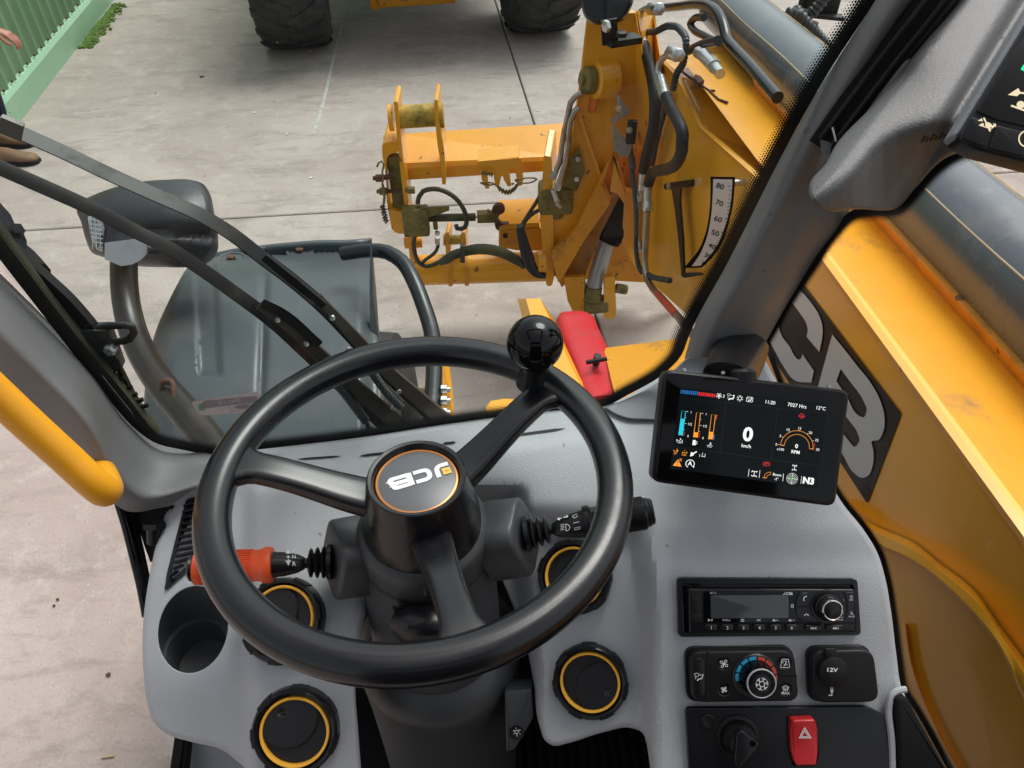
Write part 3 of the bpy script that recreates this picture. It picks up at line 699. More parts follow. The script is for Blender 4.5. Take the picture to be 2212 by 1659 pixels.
def dashz(x, y):
    z = _dz(x, y)
    # right console stands proud of the vent panel: a slope that faces the column
    ex = 1385+18*sm((y-1150)/200); z += .034*(1-sm((x-ex+30)/58))*sm((y-1080)/110)*sm((x-1060)/80)
    # fold down towards the column
    e2 = 1150+28*sm((y-1180)/300); z += .045*sm((e2-x)/50)*sm((y-1040)/60)*sm((x-950)/40)
    # left: fold between cup shelf and vent panel; bulge beside the column
    e3 = 540; z -= .012*sm((x-e3+22)/44)*sm((y-1010)/60)*(1-sm((x-760)/60))
    # upper shelf ridge along the windscreen
    z -= .006*sm((y-(1000-(x-700)*.13))/30)*sm((x-560)/80)
    z += .0085*sm((x-1400)/60)*sm((y-1130)/90)
    return z
d_out = cr([('c', (455, 982)), (600, 966), (760, 947), (1000, 910), (1200, 886), (1300, 878), (1350, 858), (1437, 806), ('c', (1480, 790)), ('c', (1650, 772)), (1700, 865), (1760, 978), (1822, 1090), (1868, 1148), (1896, 1196), (1912, 1248), (1925, 1322), (1937, 1420), (1948, 1487), (1980, 1545), ('c', (2055, 1685)), ('c', (1408, 1685)), ('c', (1398, 1612)), (1388, 1583), (1365, 1573), (1300, 1583), (1225, 1606), (1195, 1611), (1178, 1600), (1166, 1570), (1150, 1460), (1132, 1375), (1100, 1290), ('c', (1060, 1200)), ('c', (830, 1200)), (800, 1290), (777, 1390), (768, 1480), (774, 1580), ('c', (782, 1685)), ('c', (560, 1685)), (525, 1655), (480, 1620), (415, 1603), (360, 1585), (333, 1562), (320, 1528), (309, 1440), (309, 1350), (320, 1260), (345, 1150), (366, 1095), (395, 1068), (430, 1048), ('c', (450, 1030))], True, 9)
cup_o = circ(417, 1360, 74, 40, 95)
a_ = rad(14); cup_o = [(417+(x-417)*math.cos(a_)-(y-1360)*math.sin(a_), 1360+(x-417)*math.sin(a_)+(y-1360)*math.cos(a_)) for x, y in cup_o]
dash = thing('dashboard', 'grey grained cab dashboard moulding wrapping round the steering column', 'dashboard', loc=U(1100, 1300, .9))
obj('moulding', sheet(d_out, [cup_o], dashz, 11, r=11, rz=.006, skirt=.035, holeskirt=.004), M['dash'], dash, smooth=35)
# demister slots, thin dark slits close to the glass
def slit(x0, y0, x1, y1, wpx):
    P = []; n = 10
    for i in range(n+1):
        t = i/n; x = x0+(x1-x0)*t; y = y0+(y1-y0)*t; ww = wpx*min(1, math.sin(math.pi*t)*1.7+.05)/2
        P.append((x, y, ww))
    V = [U(x, y-q, dashz(x, y-q)-.0012) for x, y, q in P]+[U(x, y+q, dashz(x, y+q)-.0012) for x, y, q in P]
    return V, [(i, i+1, n+2+i, n+1+i) for i in range(n)]
for a in ((1103, 941, 1222, 925, 5), (775, 985, 860, 975, 5), (640, 992, 738, 985, 4), (956, 958, 985, 955, 5)):
    obj('demister_slot', slit(*a), M['black'], dash, smooth=0)
# cup holder well (vertical cylinder under the slanted opening)
ch = thing('cup_holder', 'round moulded cup holder well sunk in left end of dashboard', 'cup holder', loc=U(417, 1360, dashz(417, 1360)))
n = len(cup_o); rimV = [U(x, y, dashz(x, y)+.001) for x, y in cup_o]
cc = np.mean(rimV, axis=0); R_c = .037
base_c = U(424, 1398, .845); zf = base_c[2]
V = list(rimV)
def ringat(zz, r, c, k=n):
    out = []
    for p in rimV:
        d = np.array([p[0]-cc[0], p[1]-cc[1], 0]); d = nrm(d); out.append(np.array([c[0], c[1], zz])+d*r)
    return out
c1 = np.array([base_c[0], base_c[1]])
for i in range(n): V.append(rimV[i]*.45+ringat(zf, R_c*1.0, c1)[i]*.55+np.array([0, 0, -.004]))
V += ringat(zf+.001, R_c*1.0, c1); V += ringat(zf-.001, R_c*.97, c1); V += ringat(zf-.001, R_c*.86, c1); V += ringat(zf-.004, R_c*.83, c1); V += ringat(zf-.035, R_c*.80, c1); V += ringat(zf-.037, R_c*.76, c1)
F = [(k*n+i, k*n+(i+1) % n, (k+1)*n+(i+1) % n, (k+1)*n+i) for k in range(7) for i in range(n)]+[tuple(7*n+i for i in range(n))]
obj('well', (V, F), mat('cup_grey', (.055, .06, .065), .38, dirt=30, dirtcol=(.12, .12, .12), damt=.4, dthr=.58), ch, smooth=35)

def surf(x, y, zf=dashz, d=10, X=None):
    p = U(x, y, zf(x, y)); a = U(x+d, y, zf(x+d, y))-U(x-d, y, zf(x-d, y)); b = U(x, y+d, zf(x, y+d))-U(x, y-d, zf(x, y-d))
    nn = nrm(np.cross(b, a));
    if np.dot(nn, CAMPOS-p) < 0: nn = -nn
    return Fr(p, X if X is not None else RGT, nn)

# round air vents
def make_vent(fr, label):
    t = thing('air_vent', label, 'air vent', frame=fr, group='round air vents in the dashboard')
    L = Fr((0, 0, 0), (1, 0, 0), (0, 0, 1)); R = .0405
    def loc(m): V, F = m; return [fr.loc(*v) for v in V], F
    obj('bezel', loc(lathe((0, 0, 0), (0, 0, 1), [(R, -.004), (R, .006), (R*.985, .0095), (R*.94, .0115), (R*.87, .0105), (R*.85, .0075), (R*.83, .004), (R*.80, .003)], 56)), M['satin'], t)
    tb = []
    for k in range(7):
        a = 2*math.pi*(k+.3)/7; w_ = .20; V = []
        for rr_, h in ((R*1.03, -.002), (R*1.03, .0085), (R*.99, .0115), (R*.9, .0118)):
            for da in (-w_, 0, w_): V.append((rr_*math.cos(a+da), rr_*math.sin(a+da), h))
        F = [(3*i+j, 3*i+j+1, 3*i+j+4, 3*i+j+3) for i in range(3) for j in range(2)]+[(0, 3, 6, 9), (11, 8, 5, 2)]
        tb.append((V, F))
    obj('grip_ring', loc(merge(*tb)), M['black'], t, smooth=0)
    obj('amber_ring', loc(lathe((0, 0, .0), (0, 0, 1), [(R*.815, .004), (R*.808, .0088), (R*.795, .0096), (R*.768, .0096), (R*.74, .0088), (R*.735, .003)], 56, cap=False)), M['amber'], t)
    # damper flap with curved step and finger dimple
    k = 48; V = []; F = []; V = [(0, 0, .0055)]; 
    def z_(x, y):
        d = math.hypot(x-.010, y-.012); q = .0045+.0028*sm((.0295-d)/.0008)
        dd = math.hypot(x-.0125, y+.0175*-1); q -= .0018*sm((.0044-dd)/.0012)+.0004*math.sin((x+y)*1500)*sm((.0042-dd)/.001); return q
    NR = 30; V = [(0, 0, z_(0, 0))]
    for i in range(1, NR+1):
        for j in range(64):
            a = 2*math.pi*j/64; x, y = R*.725*i/NR*math.cos(a), R*.725*i/NR*math.sin(a); V.append((x, y, z_(x, y)))
    F = [(0, 1+j, 1+(j+1) % 64) for j in range(64)]+[(1+(i-1)*64+j, 1+i*64+j, 1+i*64+(j+1) % 64, 1+(i-1)*64+(j+1) % 64) for i in range(1, NR) for j in range(64)]
    obj('flap', loc((V, F)), M['flap'], t, smooth=25)
    return t
vents = [(1276, 1468, -78, 'lower right air vent beside the climate panel, dimple at its lower right'), (1243, 1246, -60, 'upper right air vent behind the steering wheel rim, beside the radio'),
         (615, 1340, 100, 'upper left air vent mostly behind the steering wheel rim'), (641, 1574, 70, 'lower left air vent at the bottom edge, dimple at its top')]
v0 = None
for i, (x, y, rot_, lab) in enumerate(vents):
    f0 = surf(x, y); z = dashz(x, y); a = rad(rot_); X = f0.X*math.cos(a)+f0.Y*math.sin(a); X = f0.X*math.cos(a)+f0.Y*math.sin(a)
    f1 = Fr(f0.o+f0.N*.001, X, f0.N)
    if i == 0: v0 = make_vent(f1, lab)
    else: copytree(v0, M4(f1, 1.06 if i > 1 else 1.0), lab)

# left side grille with slats
gz = lambda x, y: dashz(x, y)-.002
gr = thing('side_grille', 'black slatted triangular air grille at the left edge of the dashboard', 'grille', frame=surf(400, 1170))
GF = surf(400, 1170); go_ = [(355, 1278), (360, 1240), (380, 1160), (402, 1078), (432, 1070), (445, 1150), (440, 1195), (412, 1228)]
gp = rpoly(go_, 8); gi = [tuple(q) for q in inset(gp, 8)]
def onz(m_pts, zf, h): return [U(x, y, zf(x, y)-h) for x, y in m_pts]
nn = len(gp); V = onz(gp, dashz, -.002)+onz(gp, dashz, .003)+onz(gi, dashz, .003)+onz(gi, dashz, -.004)
obj('frame', (V, [(k*nn+i, k*nn+(i+1) % nn, (k+1)*nn+(i+1) % nn, (k+1)*nn+i) for k in range(3) for i in range(nn)]), M['satin'], gr)
obj('dark_void', (onz(gi, dashz, .0008), [tuple(range(nn))]), M['blackm'], gr, smooth=0)
for i in range(13):
    y = 1090+i*13.5; xl = 395-(y-1090)*.19; xr = min(440, 436 if y < 1185 else 436-(y-1185)*.95)
    if xr-xl < 8: continue
    a, b = U(xl+4, y+4, dashz(xl, y)-.0045), U(xr-4, y-5, dashz(xr, y)-.0045)
    obj('slat', bar(a, b, .0018, .006, up=nrm(CAMPOS-a)*.6+np.array([0, 0, .8])), M['satin'], gr, smooth=0)

# ------------------------------------------------------------------ radio
CP = Fr(U(1660, 1310, ZC-.001), RGT+UPV*-.035, -FWD)     # console face
radio = thing('car_radio', 'black in-dash radio with grey display, chrome ringed knob and preset buttons', 'radio', frame=CP)
ro_ = rpoly([(1463, 1249), (1852, 1251), (1860, 1372), (1466, 1376)], 10); ri_ = rpoly([(1474, 1260), (1844, 1262), (1850, 1366), (1476, 1367)], 7)
obj('surround', ring(CP, ro_, ri_, -.002, .004), M['satin'], radio)
obj('housing', slab(CP, rpoly([(1475, 1261), (1845, 1263), (1850, 1366), (1478, 1367)], 7), -.001, .001, .0003), M['gloss'], radio)
obj('faceplate', slab(CP, rpoly([(1487, 1272), (1846, 1273), (1850, 1367), (1489, 1369)], 5), .001, .009, .002), M['satin'], radio)
obj('usb_cover', slab(CP, rpoly([(1491, 1278), (1517, 1278), (1518, 1344), (1493, 1344)], 1), .009, .0098, .0003), M['black'], radio)
obj('display', slab(CP, rpoly([(1535, 1286), (1703, 1286), (1704, 1335), (1536, 1336)], 4), .009, .0094, .0002), M['lcd'], radio)
obj('display_panel', slab(CP, rpoly([(1520, 1277), (1722, 1277), (1722, 1344), (1520, 1345)], 2), .0089, .0092, .0001), M['gloss'], radio)
for k in range(6):
    x = 1536.5+k*34.8; obj('preset_button', slab(CP, rpoly([(x-13, 1349.5), (x+13, 1349.5), (x+13.5, 1363), (x-13, 1363)], 4), .009, .0112, .0009), M['satin'], radio)
for x in (1758, 1803): obj('skip_button', slab(CP, rpoly([(x-19, 1350.5), (x+19, 1350.5), (x+19, 1363), (x-19, 1363)], 4), .009, .0112, .0009), M['satin'], radio)
kc = CP.at(1787.8, 1311, .010)
obj('dial_surround', lathe(kc-CP.N*.002, CP.N, [(.0175, -.002), (.0175, .0012), (.017, .0018), (.015, .0018)], 48), M['satin'], radio)
kn = obj('volume_knob', lathe(kc, CP.N, [(.0140, 0), (.0138, .003), (.0118, .004), (.0108, .011), (.009, .0125), (.0, .0125)], 48), M['satin'], radio)
obj('chrome_ring', lathe(kc, CP.N, [(.0116, .0045), (.0113, .0095), (.0106, .0130), (.0096, .0136), (.0088, .0130), (.0086, .0120)], 48, cap=False), M['chrome'], kn)
for q in (45, 135, 225, 315): pass
tx = []
H = .0115
for k in range(6): tx.append(text(CP, str(k+1), 1536.5+k*34.8, 1356.5, 7, H, .01))
tx.append(text(CP, 'BT-C', 1541, 1281.5, 4.5, .0097)); tx.append(text(CP, 'INTRO', 1569, 1340, 4, .0097)); tx.append(text(CP, 'MENU', 1816, 1296, 3.6, .0097)); tx.append(text(CP, 'INFO', 1816, 1334, 3.6, .0097)); tx.append(text(CP, 'SRC', 1839, 1296, 3.8, .0097)); tx.append(text(CP, 'BAND', 1840, 1332, 3.6, .0097))
def tri(x, y, s, d=1, h=H): return flat(CP, [(x-s*d*.5, y-s*.6), (x+s*d*.6, y), (x-s*d*.5, y+s*.6)] if d > 0 else [(x-s*d*.5, y-s*.6), (x-s*d*.5, y+s*.6), (x+s*d*.6, y)], h)
tx += [tri(1755, 1357, 5, -1), tri(1761, 1357, 5, -1), flat(CP, [(1751, 1354), (1752.3, 1354), (1752.3, 1360), (1751, 1360)], H), tri(1802, 1357, 5), tri(1807, 1357, 5), flat(CP, [(1810, 1354), (1811.3, 1354), (1811.3, 1360), (1810, 1360)], H)]
tx += [tri(1532, 1339.5, 5, 1, .0097), flat(CP, [(1536, 1337), (1537, 1337), (1537, 1342), (1536, 1342)], .0097), flat(CP, [(1538.2, 1337), (1539.2, 1337), (1539.2, 1342), (1538.2, 1342)], .0097)]
def strp(fr, pts, w_, h, closed=False): return stroke(fr, pts, w_*.00048, h, closed)
tx += [strp(CP, [(1601, 1341.5), (1601, 1338), (1607, 1338)], 1, .0097), strp(CP, [(1607, 1338.5), (1607, 1342), (1600, 1342)], 1, .0097), strp(CP, [(1635, 1337.5), (1643, 1342)], 1, .0097), strp(CP, [(1635, 1342), (1643, 1337.5)], 1, .0097)]
for x in (1669, 1704): tx += [flat(CP, [(x, 1337.5), (x+2, 1337.5), (x+3, 1338.5), (x+6, 1338.5), (x+6, 1342), (x, 1342)], .0097)]
tx += [strp(CP, [(1677, 1341), (1679, 1339), (1681, 1341)], 1, .0097), strp(CP, [(1712, 1339), (1714, 1341), (1716, 1339)], 1, .0097)]
tx += [strp(CP, cr([(1737, 1298), (1736, 1293), (1739, 1289), (1743, 1288)], False, 1), 2.2, .0097), strp(CP, cr([(1737, 1330), (1742, 1326.5), (1747, 1330)], False, 1), 2, .0097)]
tx += [strp(CP, circ(1817, 1327, 2.8, 14), .8, .0097, True), strp(CP, [(1817, 1325), (1817, 1327), (1819, 1327)], .7, .0097), strp(CP, circ(1839, 1289.5, 2.8, 14), .9, .0097, True), strp(CP, [(1839, 1286), (1839, 1289.5)], .9, .0097), strp(CP, circ(1839, 1324, 2.2, 12), .9, .0097, True), strp(CP, [(1841, 1326), (1843, 1328.5)], 1.2, .0097), strp(CP, [(1813, 1293), (1813, 1287.5), (1816, 1288.5)], .9, .0097), flat(CP, circ(1812, 1293, 1.4, 8), .0097)]
tx += [flat(CP, circ(1711.5, 1309, 3, 16, 4.2), .0097)]
obj('legends', merge(*tx), M['white'], radio, smooth=0)
obj('embossed_letters', merge(text(CP, 'USB', 1504.5, 1292, 5.5, .01), text(CP, 'AUX', 1506, 1330, 5.5, .01)), M['dark'], radio, smooth=0)
obj('display_mark', merge(strp(CP, [(1709.6, 1307.4), (1713, 1310.6), (1711.5, 1312), (1711.5, 1306), (1713, 1307.4), (1709.6, 1310.6)], .6, .0098)), M['black'], radio, smooth=0)
def logo(fr, o2, ux, uy, s, h, sq=True):
    """the maker's three slab letters as flat print: frame coords origin o2, unit vectors ux, uy, cap height s"""
    o2, ux, uy = [np.array(q, float) for q in (o2, ux, uy)]
    def P(x, y): return o2+(ux*(x+.0*y)+uy*y)*s
    wd_ = .29
    def path(pts, rr_): return rpoly_open(pts, rr_)
    def rpoly_open(pts, r):
        out = [np.array(pts[0])]
        for i in range(1, len(pts)-1):
            a, b, c = [np.array(q, float) for q in pts[i-1:i+2]]; q = min(r, np.linalg.norm(a-b)*.5, np.linalg.norm(c-b)*.5)
            p0, p1 = b+nrm(a-b)*q, b+nrm(c-b)*q
            for j in range(6): t = j/5; out.append((1-t)**2*p0+2*t*(1-t)*b+t*t*p1)
        out.append(np.array(pts[-1])); return out
    ms = []
    for pts, r in (([(.80, 1.0), (.80, .125), (.0, .125)], .42), ([(2.20, .875), (1.28, .875), (1.28, .125), (2.20, .125)], .36),
                   ([(2.50, 1.0), (2.50, 0)], 0), ([(2.5, .875), (3.55, .875), (3.55, .52), (2.5, .52)], .2), ([(2.5, .52), (3.68, .52), (3.68, .125), (2.5, .125)], .2)):
        q = path(pts, r) if r else [np.array(p) for p in pts]
        ms.append(stroke(fr, [P(*p) for p in q], wd_*s*(1.25 if len(pts) == 2 else 1), h+random.random()*.00004, px=False))
    return merge(*ms)
lz = ZC
o2 = np.array(CP.to(CP.at(1691, 1284.5, .0097))); k_ = ZC/FOC
obj('maker_logo', logo(CP, o2, (1, 0), (0, 1), 5.5*k_, .0097), M['white'], radio, smooth=0)
obj('tune_highlight', merge(strp(CP, [(1810, 1339), (1822, 1339)], 2, .0097), strp(CP, [(1733, 1281), (1744, 1281)], .8, .0097), strp(CP, [(1830, 1279.5), (1843, 1279.5)], .7, .0097)), M['whitedim'], radio, smooth=0)
# fine dividing grooves on the face
obj('button_grooves', merge(strp(CP, cr([(1728, 1277), (1721, 1295), (1719, 1311), (1722, 1328), (1730, 1343)], False, 3), 1.6, .0096), strp(CP, cr([(1822, 1277), (1829, 1295), (1831, 1311), (1829, 1328), (1821, 1343)], False, 3), 1.6, .0096), strp(CP, [(1722, 1311), (1745, 1311)], 1.2, .0096), strp(CP, [(1831, 1310), (1812, 1310)], 1.2, .0096), strp(CP, [(1491, 1346), (1849, 1346)], 1.6, .0096)), M['blackm'], radio, smooth=0)

# ------------------------------------------------------------------ climate control panel
hv = thing('climate_panel', 'black climate control panel with temperature knob under the radio', 'control panel', frame=CP.shift(CP.at(1602, 1457)))
hp = rpoly([(1490, 1407), (1716, 1405), (1728, 1516), (1495, 1519)], 26, 6); hb = rpoly([(1478, 1397), (1712, 1395), (1726, 1514), (1483, 1516)], 26, 6)
obj('base', slab(CP, hb, -.002, .002, .001), M['satin'], hv)
obj('housing', slab(CP, hp, .002, .012, .003), M['black'], hv)
obj('dividing_grooves', merge(flat(CP, [(1526.5, 1408), (1531, 1408), (1532, 1517), (1527.5, 1517)], .0123), flat(CP, [(1533, 1459), (1585, 1459), (1585, 1462.5), (1533, 1462.5)], .0123), flat(CP, [(1683, 1459), (1722, 1459), (1722, 1463), (1683, 1463)], .0123)), M['blackm'], hv, smooth=0)
obj('slide_recess', slab(CP, rpoly([(1498, 1422), (1522, 1422), (1523, 1504), (1500, 1504)], 12, 6), .0118, .0124, .0005), M['satin'], hv)
for x, y in ((1564, 1434), (1564.5, 1490), (1695, 1432.5), (1697, 1490)):
    c = CP.at(x, y, .0125); obj('push_button', lathe(c-CP.N*.0005, CP.N, [(.0073, 0), (.0071, .0006), (.0062, .0002), (.004, -.0005), (.0, -.0008)], 28), M['satin'], hv)
kb = CP.at(1632, 1461, .012)
obj('knob_base', lathe(kb, CP.N, [(.0235, 0), (.0235, .001), (.0222, .0022), (.0175, .0022)], 56), M['satin'], hv)
def arcseg(a0, a1, r0, r1, h, c2):
    n = 5; V = []
    for i in range(n+1):
        a = rad(a0+(a1-a0)*i/n); V += [CP.loc(c2[0]+r0*math.cos(a), c2[1]+r0*math.sin(a), h), CP.loc(c2[0]+r1*math.cos(a), c2[1]+r1*math.sin(a), h)]
    return V, [(2*i, 2*i+1, 2*i+3, 2*i+2) for i in range(n)]
c2 = CP.to(kb)
for i in range(8):
    a = 193-i*26.5; obj('temperature_mark', arcseg(a, a-22, .0176, .0212, .0145, c2), M['blue'] if i < 4 else M['redarc'], hv, smooth=0)
kn = obj('temperature_knob', lathe(kb, CP.N, [(.0168, .001), (.0168, .004), (.0152, .016), (.0148, .0185), (.0138, .0192)], 56), M['gloss'], hv)
obj('knob_face', lathe(kb, CP.N, [(.0138, .0192), (.0134, .0188), (.008, .0193), (0, .0195)], 56), M['satin'], kn)
obj('knob_trim', lathe(kb, CP.N, [(.0149, .0183), (.0148, .0193), (.0140, .0198), (.0134, .0194)], 56, cap=False), M['dash'], kn)
for k in range(16):
    a = 2*math.pi*k/16; d = CP.X*math.cos(a)+CP.Y*math.sin(a)
    obj('knob_rib', bar(kb+d*.0170+CP.N*.003, kb+d*.0154+CP.N*.0155, .0012, .0012, up=d), M['satin'], kn, smooth=0)
L_ = []
kt = CP.to(kb); kf = CP.shift(kb)
for k in range(6):
    a = rad(60*k+12); r1 = .0066; p = [(r1*.42*math.cos(a), r1*.42*math.sin(a)), (r1*math.cos(a), r1*math.sin(a))]
    L_.append(stroke(kf, p, .0009, .0201, px=False)); b0 = rad(60*k+72); L_.append(stroke(kf, [(r1*.45*math.cos(a), r1*.45*math.sin(a)), (r1*.45*math.cos(b0), r1*.45*math.sin(b0))], .0008, .0201, px=False))
    for s in (-1, 1): q = a+s*.38; L_.append(stroke(kf, [(r1*.72*math.cos(a), r1*.72*math.sin(a)), (r1*.95*math.cos(q), r1*.95*math.sin(q))], .0008, .0201, px=False))
def fan(x, y, s, h=.0131):
    ms = []
    for k in range(4):
        a = math.pi/2*k+.5; pts = []
        for (rr_, da) in ((.1, 0), (.55, -.35), (.95, -.15), (1.0, .25), (.7, .45), (.3, .35)): pts.append((x+s*rr_*math.cos(a+da), y+s*rr_*math.sin(a+da)))
        ms.append(strp(CP, cr(pts, True, 1.2), 1.5, h, True))
    return merge(*ms)
L_ += [fan(1564, 1434, 9), fan(1564, 1490, 6.5)]
L_ += [strp(CP, rpoly([(1689, 1424), (1703, 1424), (1706, 1442), (1686, 1442)], 2), 1.4, .0131, True), strp(CP, [(1699, 1428), (1697, 1434), (1693, 1439)], 2.2, .0131), strp(CP, [(1696, 1434), (1701, 1437)], 1.6, .0131), strp(CP, cr([(1692, 1433), (1690, 1429), (1693, 1428), (1697, 1428)], False, 1), 1.2, .0131)]
L_ += [strp(CP, cr([('c', (1690, 1485)), (1697, 1481), ('c', (1704, 1485)), ('c', (1701, 1491)), (1697, 1489), ('c', (1693, 1491))], True, 2), 1.2, .0131, True)]
for x in (1693.5, 1697, 1700.5): L_.append(strp(CP, cr([(x, 1484), (x+.8, 1487), (x-.4, 1490), (x, 1493)], False, 1), 1, .0131))
L_.append(text(CP, 'MAX', 1697, 1497.5, 6, .0131, .012))
L_ += [strp(CP, cr([('c', (1500, 1456)), (1505, 1454), ('c', (1510, 1456)), ('c', (1508, 1461)), ('c', (1502, 1461))], True, 2), 1, .0131, True), strp(CP, [(1511, 1458), (1516, 1458)], 1.3, .0131), flat(CP, circ(1518.5, 1458, 1.7, 10), .0131), strp(CP, [(1518, 1461), (1515, 1466), (1509, 1467), (1506, 1471)], 2.2, .0131), strp(CP, [(1503, 1462), (1503, 1467)], 1.3, .0131)]
obj('legends', merge(*L_), M['white'], hv, smooth=0)

# ------------------------------------------------------------------ 12 volt socket panel
sp_ = thing('power_socket', 'black blanking panel with capped 12V power socket', 'power socket', frame=CP.shift(CP.at(1820, 1457)))
obj('base', slab(CP, rpoly([(1741, 1396), (1880, 1394), (1890, 1515), (1746, 1516)], 26, 6), -.002, .002, .001), M['satin'], sp_)
obj('panel', slab(CP, rpoly([(1753, 1405), (1888, 1404), (1902, 1518), (1757, 1520)], 28, 6), .002, .013, .003), M['black'], sp_)
c = CP.at(1796, 1447, .013)
cp_ = obj('socket_cap', lathe(c, CP.N, [(.0150, 0), (.0150, .004), (.0145, .0062), (.013, .0072), (0, .0074)], 44), M['black'], sp_)
obj('cap_strap', slab(CP, rpoly([(1781, 1401), (1806, 1401), (1811, 1428), (1786, 1430)], 3), .013, .0165, .001), M['black'], sp_)
obj('cap_tab', slab(CP, rpoly([(1789, 1472), (1806, 1472), (1805, 1483), (1792, 1484)], 4), .013, .0165, .001), M['black'], sp_)
obj('legends', merge(text(CP, '12V', 1797, 1447.5, 8.5, .0208, .03, sx=1.35), strp(CP, [(1797, 1488), (1797, 1496)], 6, .0134), strp(CP, [(1797, 1494), (1797, 1502), (1790, 1502)], 2.2, .0134), strp(CP, [(1795, 1484), (1795, 1489)], 1, .0134), strp(CP, [(1799, 1484), (1799, 1489)], 1, .0134)), M['white'], sp_, smooth=0)

# ------------------------------------------------------------------ ignition / hazard panel
ig = thing('ignition_panel', 'glossy black lower switch panel with turned ignition key and red hazard switch', 'switch panel', frame=CP.shift(CP.at(1690, 1620)))
obj('panel', slab(CP, rpoly([(1481, 1530), (1874, 1527), (1910, 1545), (1936, 1720), (1492, 1720)], 12), -.002, .0035, .001), M['satin'], ig)
obj('panel_lip', strp(CP, [(1483, 1532), (1488, 1528), (1645, 1527.5)], 2.2, .0038), M['gloss'], ig, smooth=0)
c = CP.at(1528, 1557, .0035); obj('plug', lathe(c, CP.N, [(.0078, 0), (.0076, .002), (.006, .0026), (.0055, .0012), (.003, .0012), (.0015, .0005), (0, .0005)], 32), M['black'], ig)
c = CP.at(1592, 1590, .0035); ik = obj('ignition_barrel', lathe(c, CP.N, [(.0225, 0), (.022, .002), (.0185, .003), (.018, .001), (.0165, .001), (.0165, .010), (.0155, .0125), (.0125, .0130), (.0125, .019), (.0115, .021), (0, .021)], 44), M['black'], ig)
kp = rpoly([(1592, 1585), (1604, 1578), (1641, 1608), (1634, 1622), (1598, 1662), (1590, 1655), (1588, 1640)], 4)
obj('key_grip', slab(CP, kp, .020, .0275, .0014), M['satin'], ik)
obj('key_eyelet', lathe(CP.at(1626, 1606, .0275), CP.N, [(.003, 0), (.003, .001), (.0018, .001), (.0018, 0)], 16), M['gloss'], ik)
V, F = slab(CP, rpoly([(1709, 1553), (1757, 1550), (1766, 1575), (1767, 1625), (1760, 1650), (1717, 1651), (1710, 1625), (1707, 1580)], 6), .0035, .010, .0025)
q = CP.to(CP.at(1737, 1600, .01)); V = [v+CP.N*(.0045*min(1, ((CP.to(v)[1]-q[1])/.022)**2) if np.dot(v-CP.o, CP.N) > .006 else 0) for v in V]
hz = obj('hazard_switch', (V, F), M['red'], ig)
obj('switch_well', slab(CP, rpoly([(1703, 1549), (1760, 1546), (1770, 1572), (1770, 1630), (1763, 1655), (1712, 1656), (1704, 1625)], 8), .0030, .0042, .0005), M['gloss'], ig)
tr = [(1738, 1572), (1752, 1594), (1727, 1594)]; tr2 = [(1738, 1578.5), (1747, 1591), (1731.5, 1591)]
obj('hazard_symbol', merge(strp(CP, tr, 1.8, .0153, True), strp(CP, tr2, 1.5, .0153, True)), M['white'], hz, smooth=0)
# strap / notch at the right of the panel
nt_ = thing('side_strap', 'black padded strap in a grey lipped notch at the right of the switch panel', 'strap', frame=CP.shift(CP.at(1980, 1600)))
def zline(pts, h): return [CP.at(x, y, h) for x, y in pts]
obj('lip', tube([CP.at(1928, 1700, .003), CP.at(1926, 1600, .003), CP.at(1921, 1520, .003), CP.at(1926, 1501, .003), CP.at(1940, 1492, .003), CP.at(1957, 1489, .003)], .0035, 8, step=.004), M['dash'], nt_)
obj('strap', slab(CP, rpoly([(1934, 1510), (1946, 1503), (1962, 1508), (2062, 1690), (1948, 1690)], 8), -.002, .010, .004), M['blackm'], nt_)
# ignition side: grey moulding pieces handled by the dash itself

# ================================================================== monitor
MF = Fr(U(1620, 945, .725), RGT*math.cos(rad(7.2))-UPV*math.sin(rad(7.2)), -FWD+RGT*.0)
mon = thing('monitor', 'black tablet-like machine display showing gauges, on a stalk beside the pillar', 'display', frame=MF)
mo = rpoly([(1435, 797), (1838, 843), (1806, 1096), (1408, 1041)], 22, 6)
obj('case', slab(MF, mo, -.022, 0, .004), M['black'], mon)
mi = rpoly([(1441, 803), (1832, 848), (1800, 1089), (1414, 1035)], 18, 6)
obj('bezel_glass', slab(MF, mi, -.001, .0012, .0006), M['gloss'], mon)
def m_(cx_, cy_): return (cx_*.18849+1426.4, cy_*.18849+795.5)
def mp(pts): return [m_(*p) for p in pts]
SH = .0016
scr = obj('screen', flat(MF, mp([(232, 225), (1920, 400), (1790, 1375), (115, 1150)]), .0014), M['e_bg'], mon, smooth=0)
K = .725/FOC*.18849  # one crop px on the screen in metres
def ms(pts, w_, closed=False, h=SH): return stroke(MF, mp(pts), w_*K, h, closed)
def mf(pts, h=SH): return flat(MF, mp(pts), h)
def mt(s, x, y, hc, bold=0.0, rot=-.8, sx=1.0, ax='CENTER'): return text(MF, s, *m_(x, y), hc*.18849, SH, bold, ax=ax, rot=rot, sx=sx)
Wt, Or, Rd, Cy, Bl, Gn, Ln = [], [], [], [], [], [], []
for i in range(8):
    x, y = 245+i*25, 268+i*2.6; Bl.append(ms([(x-8, y-20), (x+8, y-18), (x+5, y+20), (x-11, y+18)], 3, True))
for i in range(8):
    x, y = 447+i*25, 293+i*2.9; Rd.append(mf([(x-9, y-21), (x+9, y-19), (x+7, y+20), (x-11, y+18)]))
Wt += [mt('3', 726, 322, 36), mt('11:20', 1257, 392, 40, .006), mt('7027 Hrs', 1567, 430, 42, .006), mt('12°C', 1838, 460, 40, .006)]
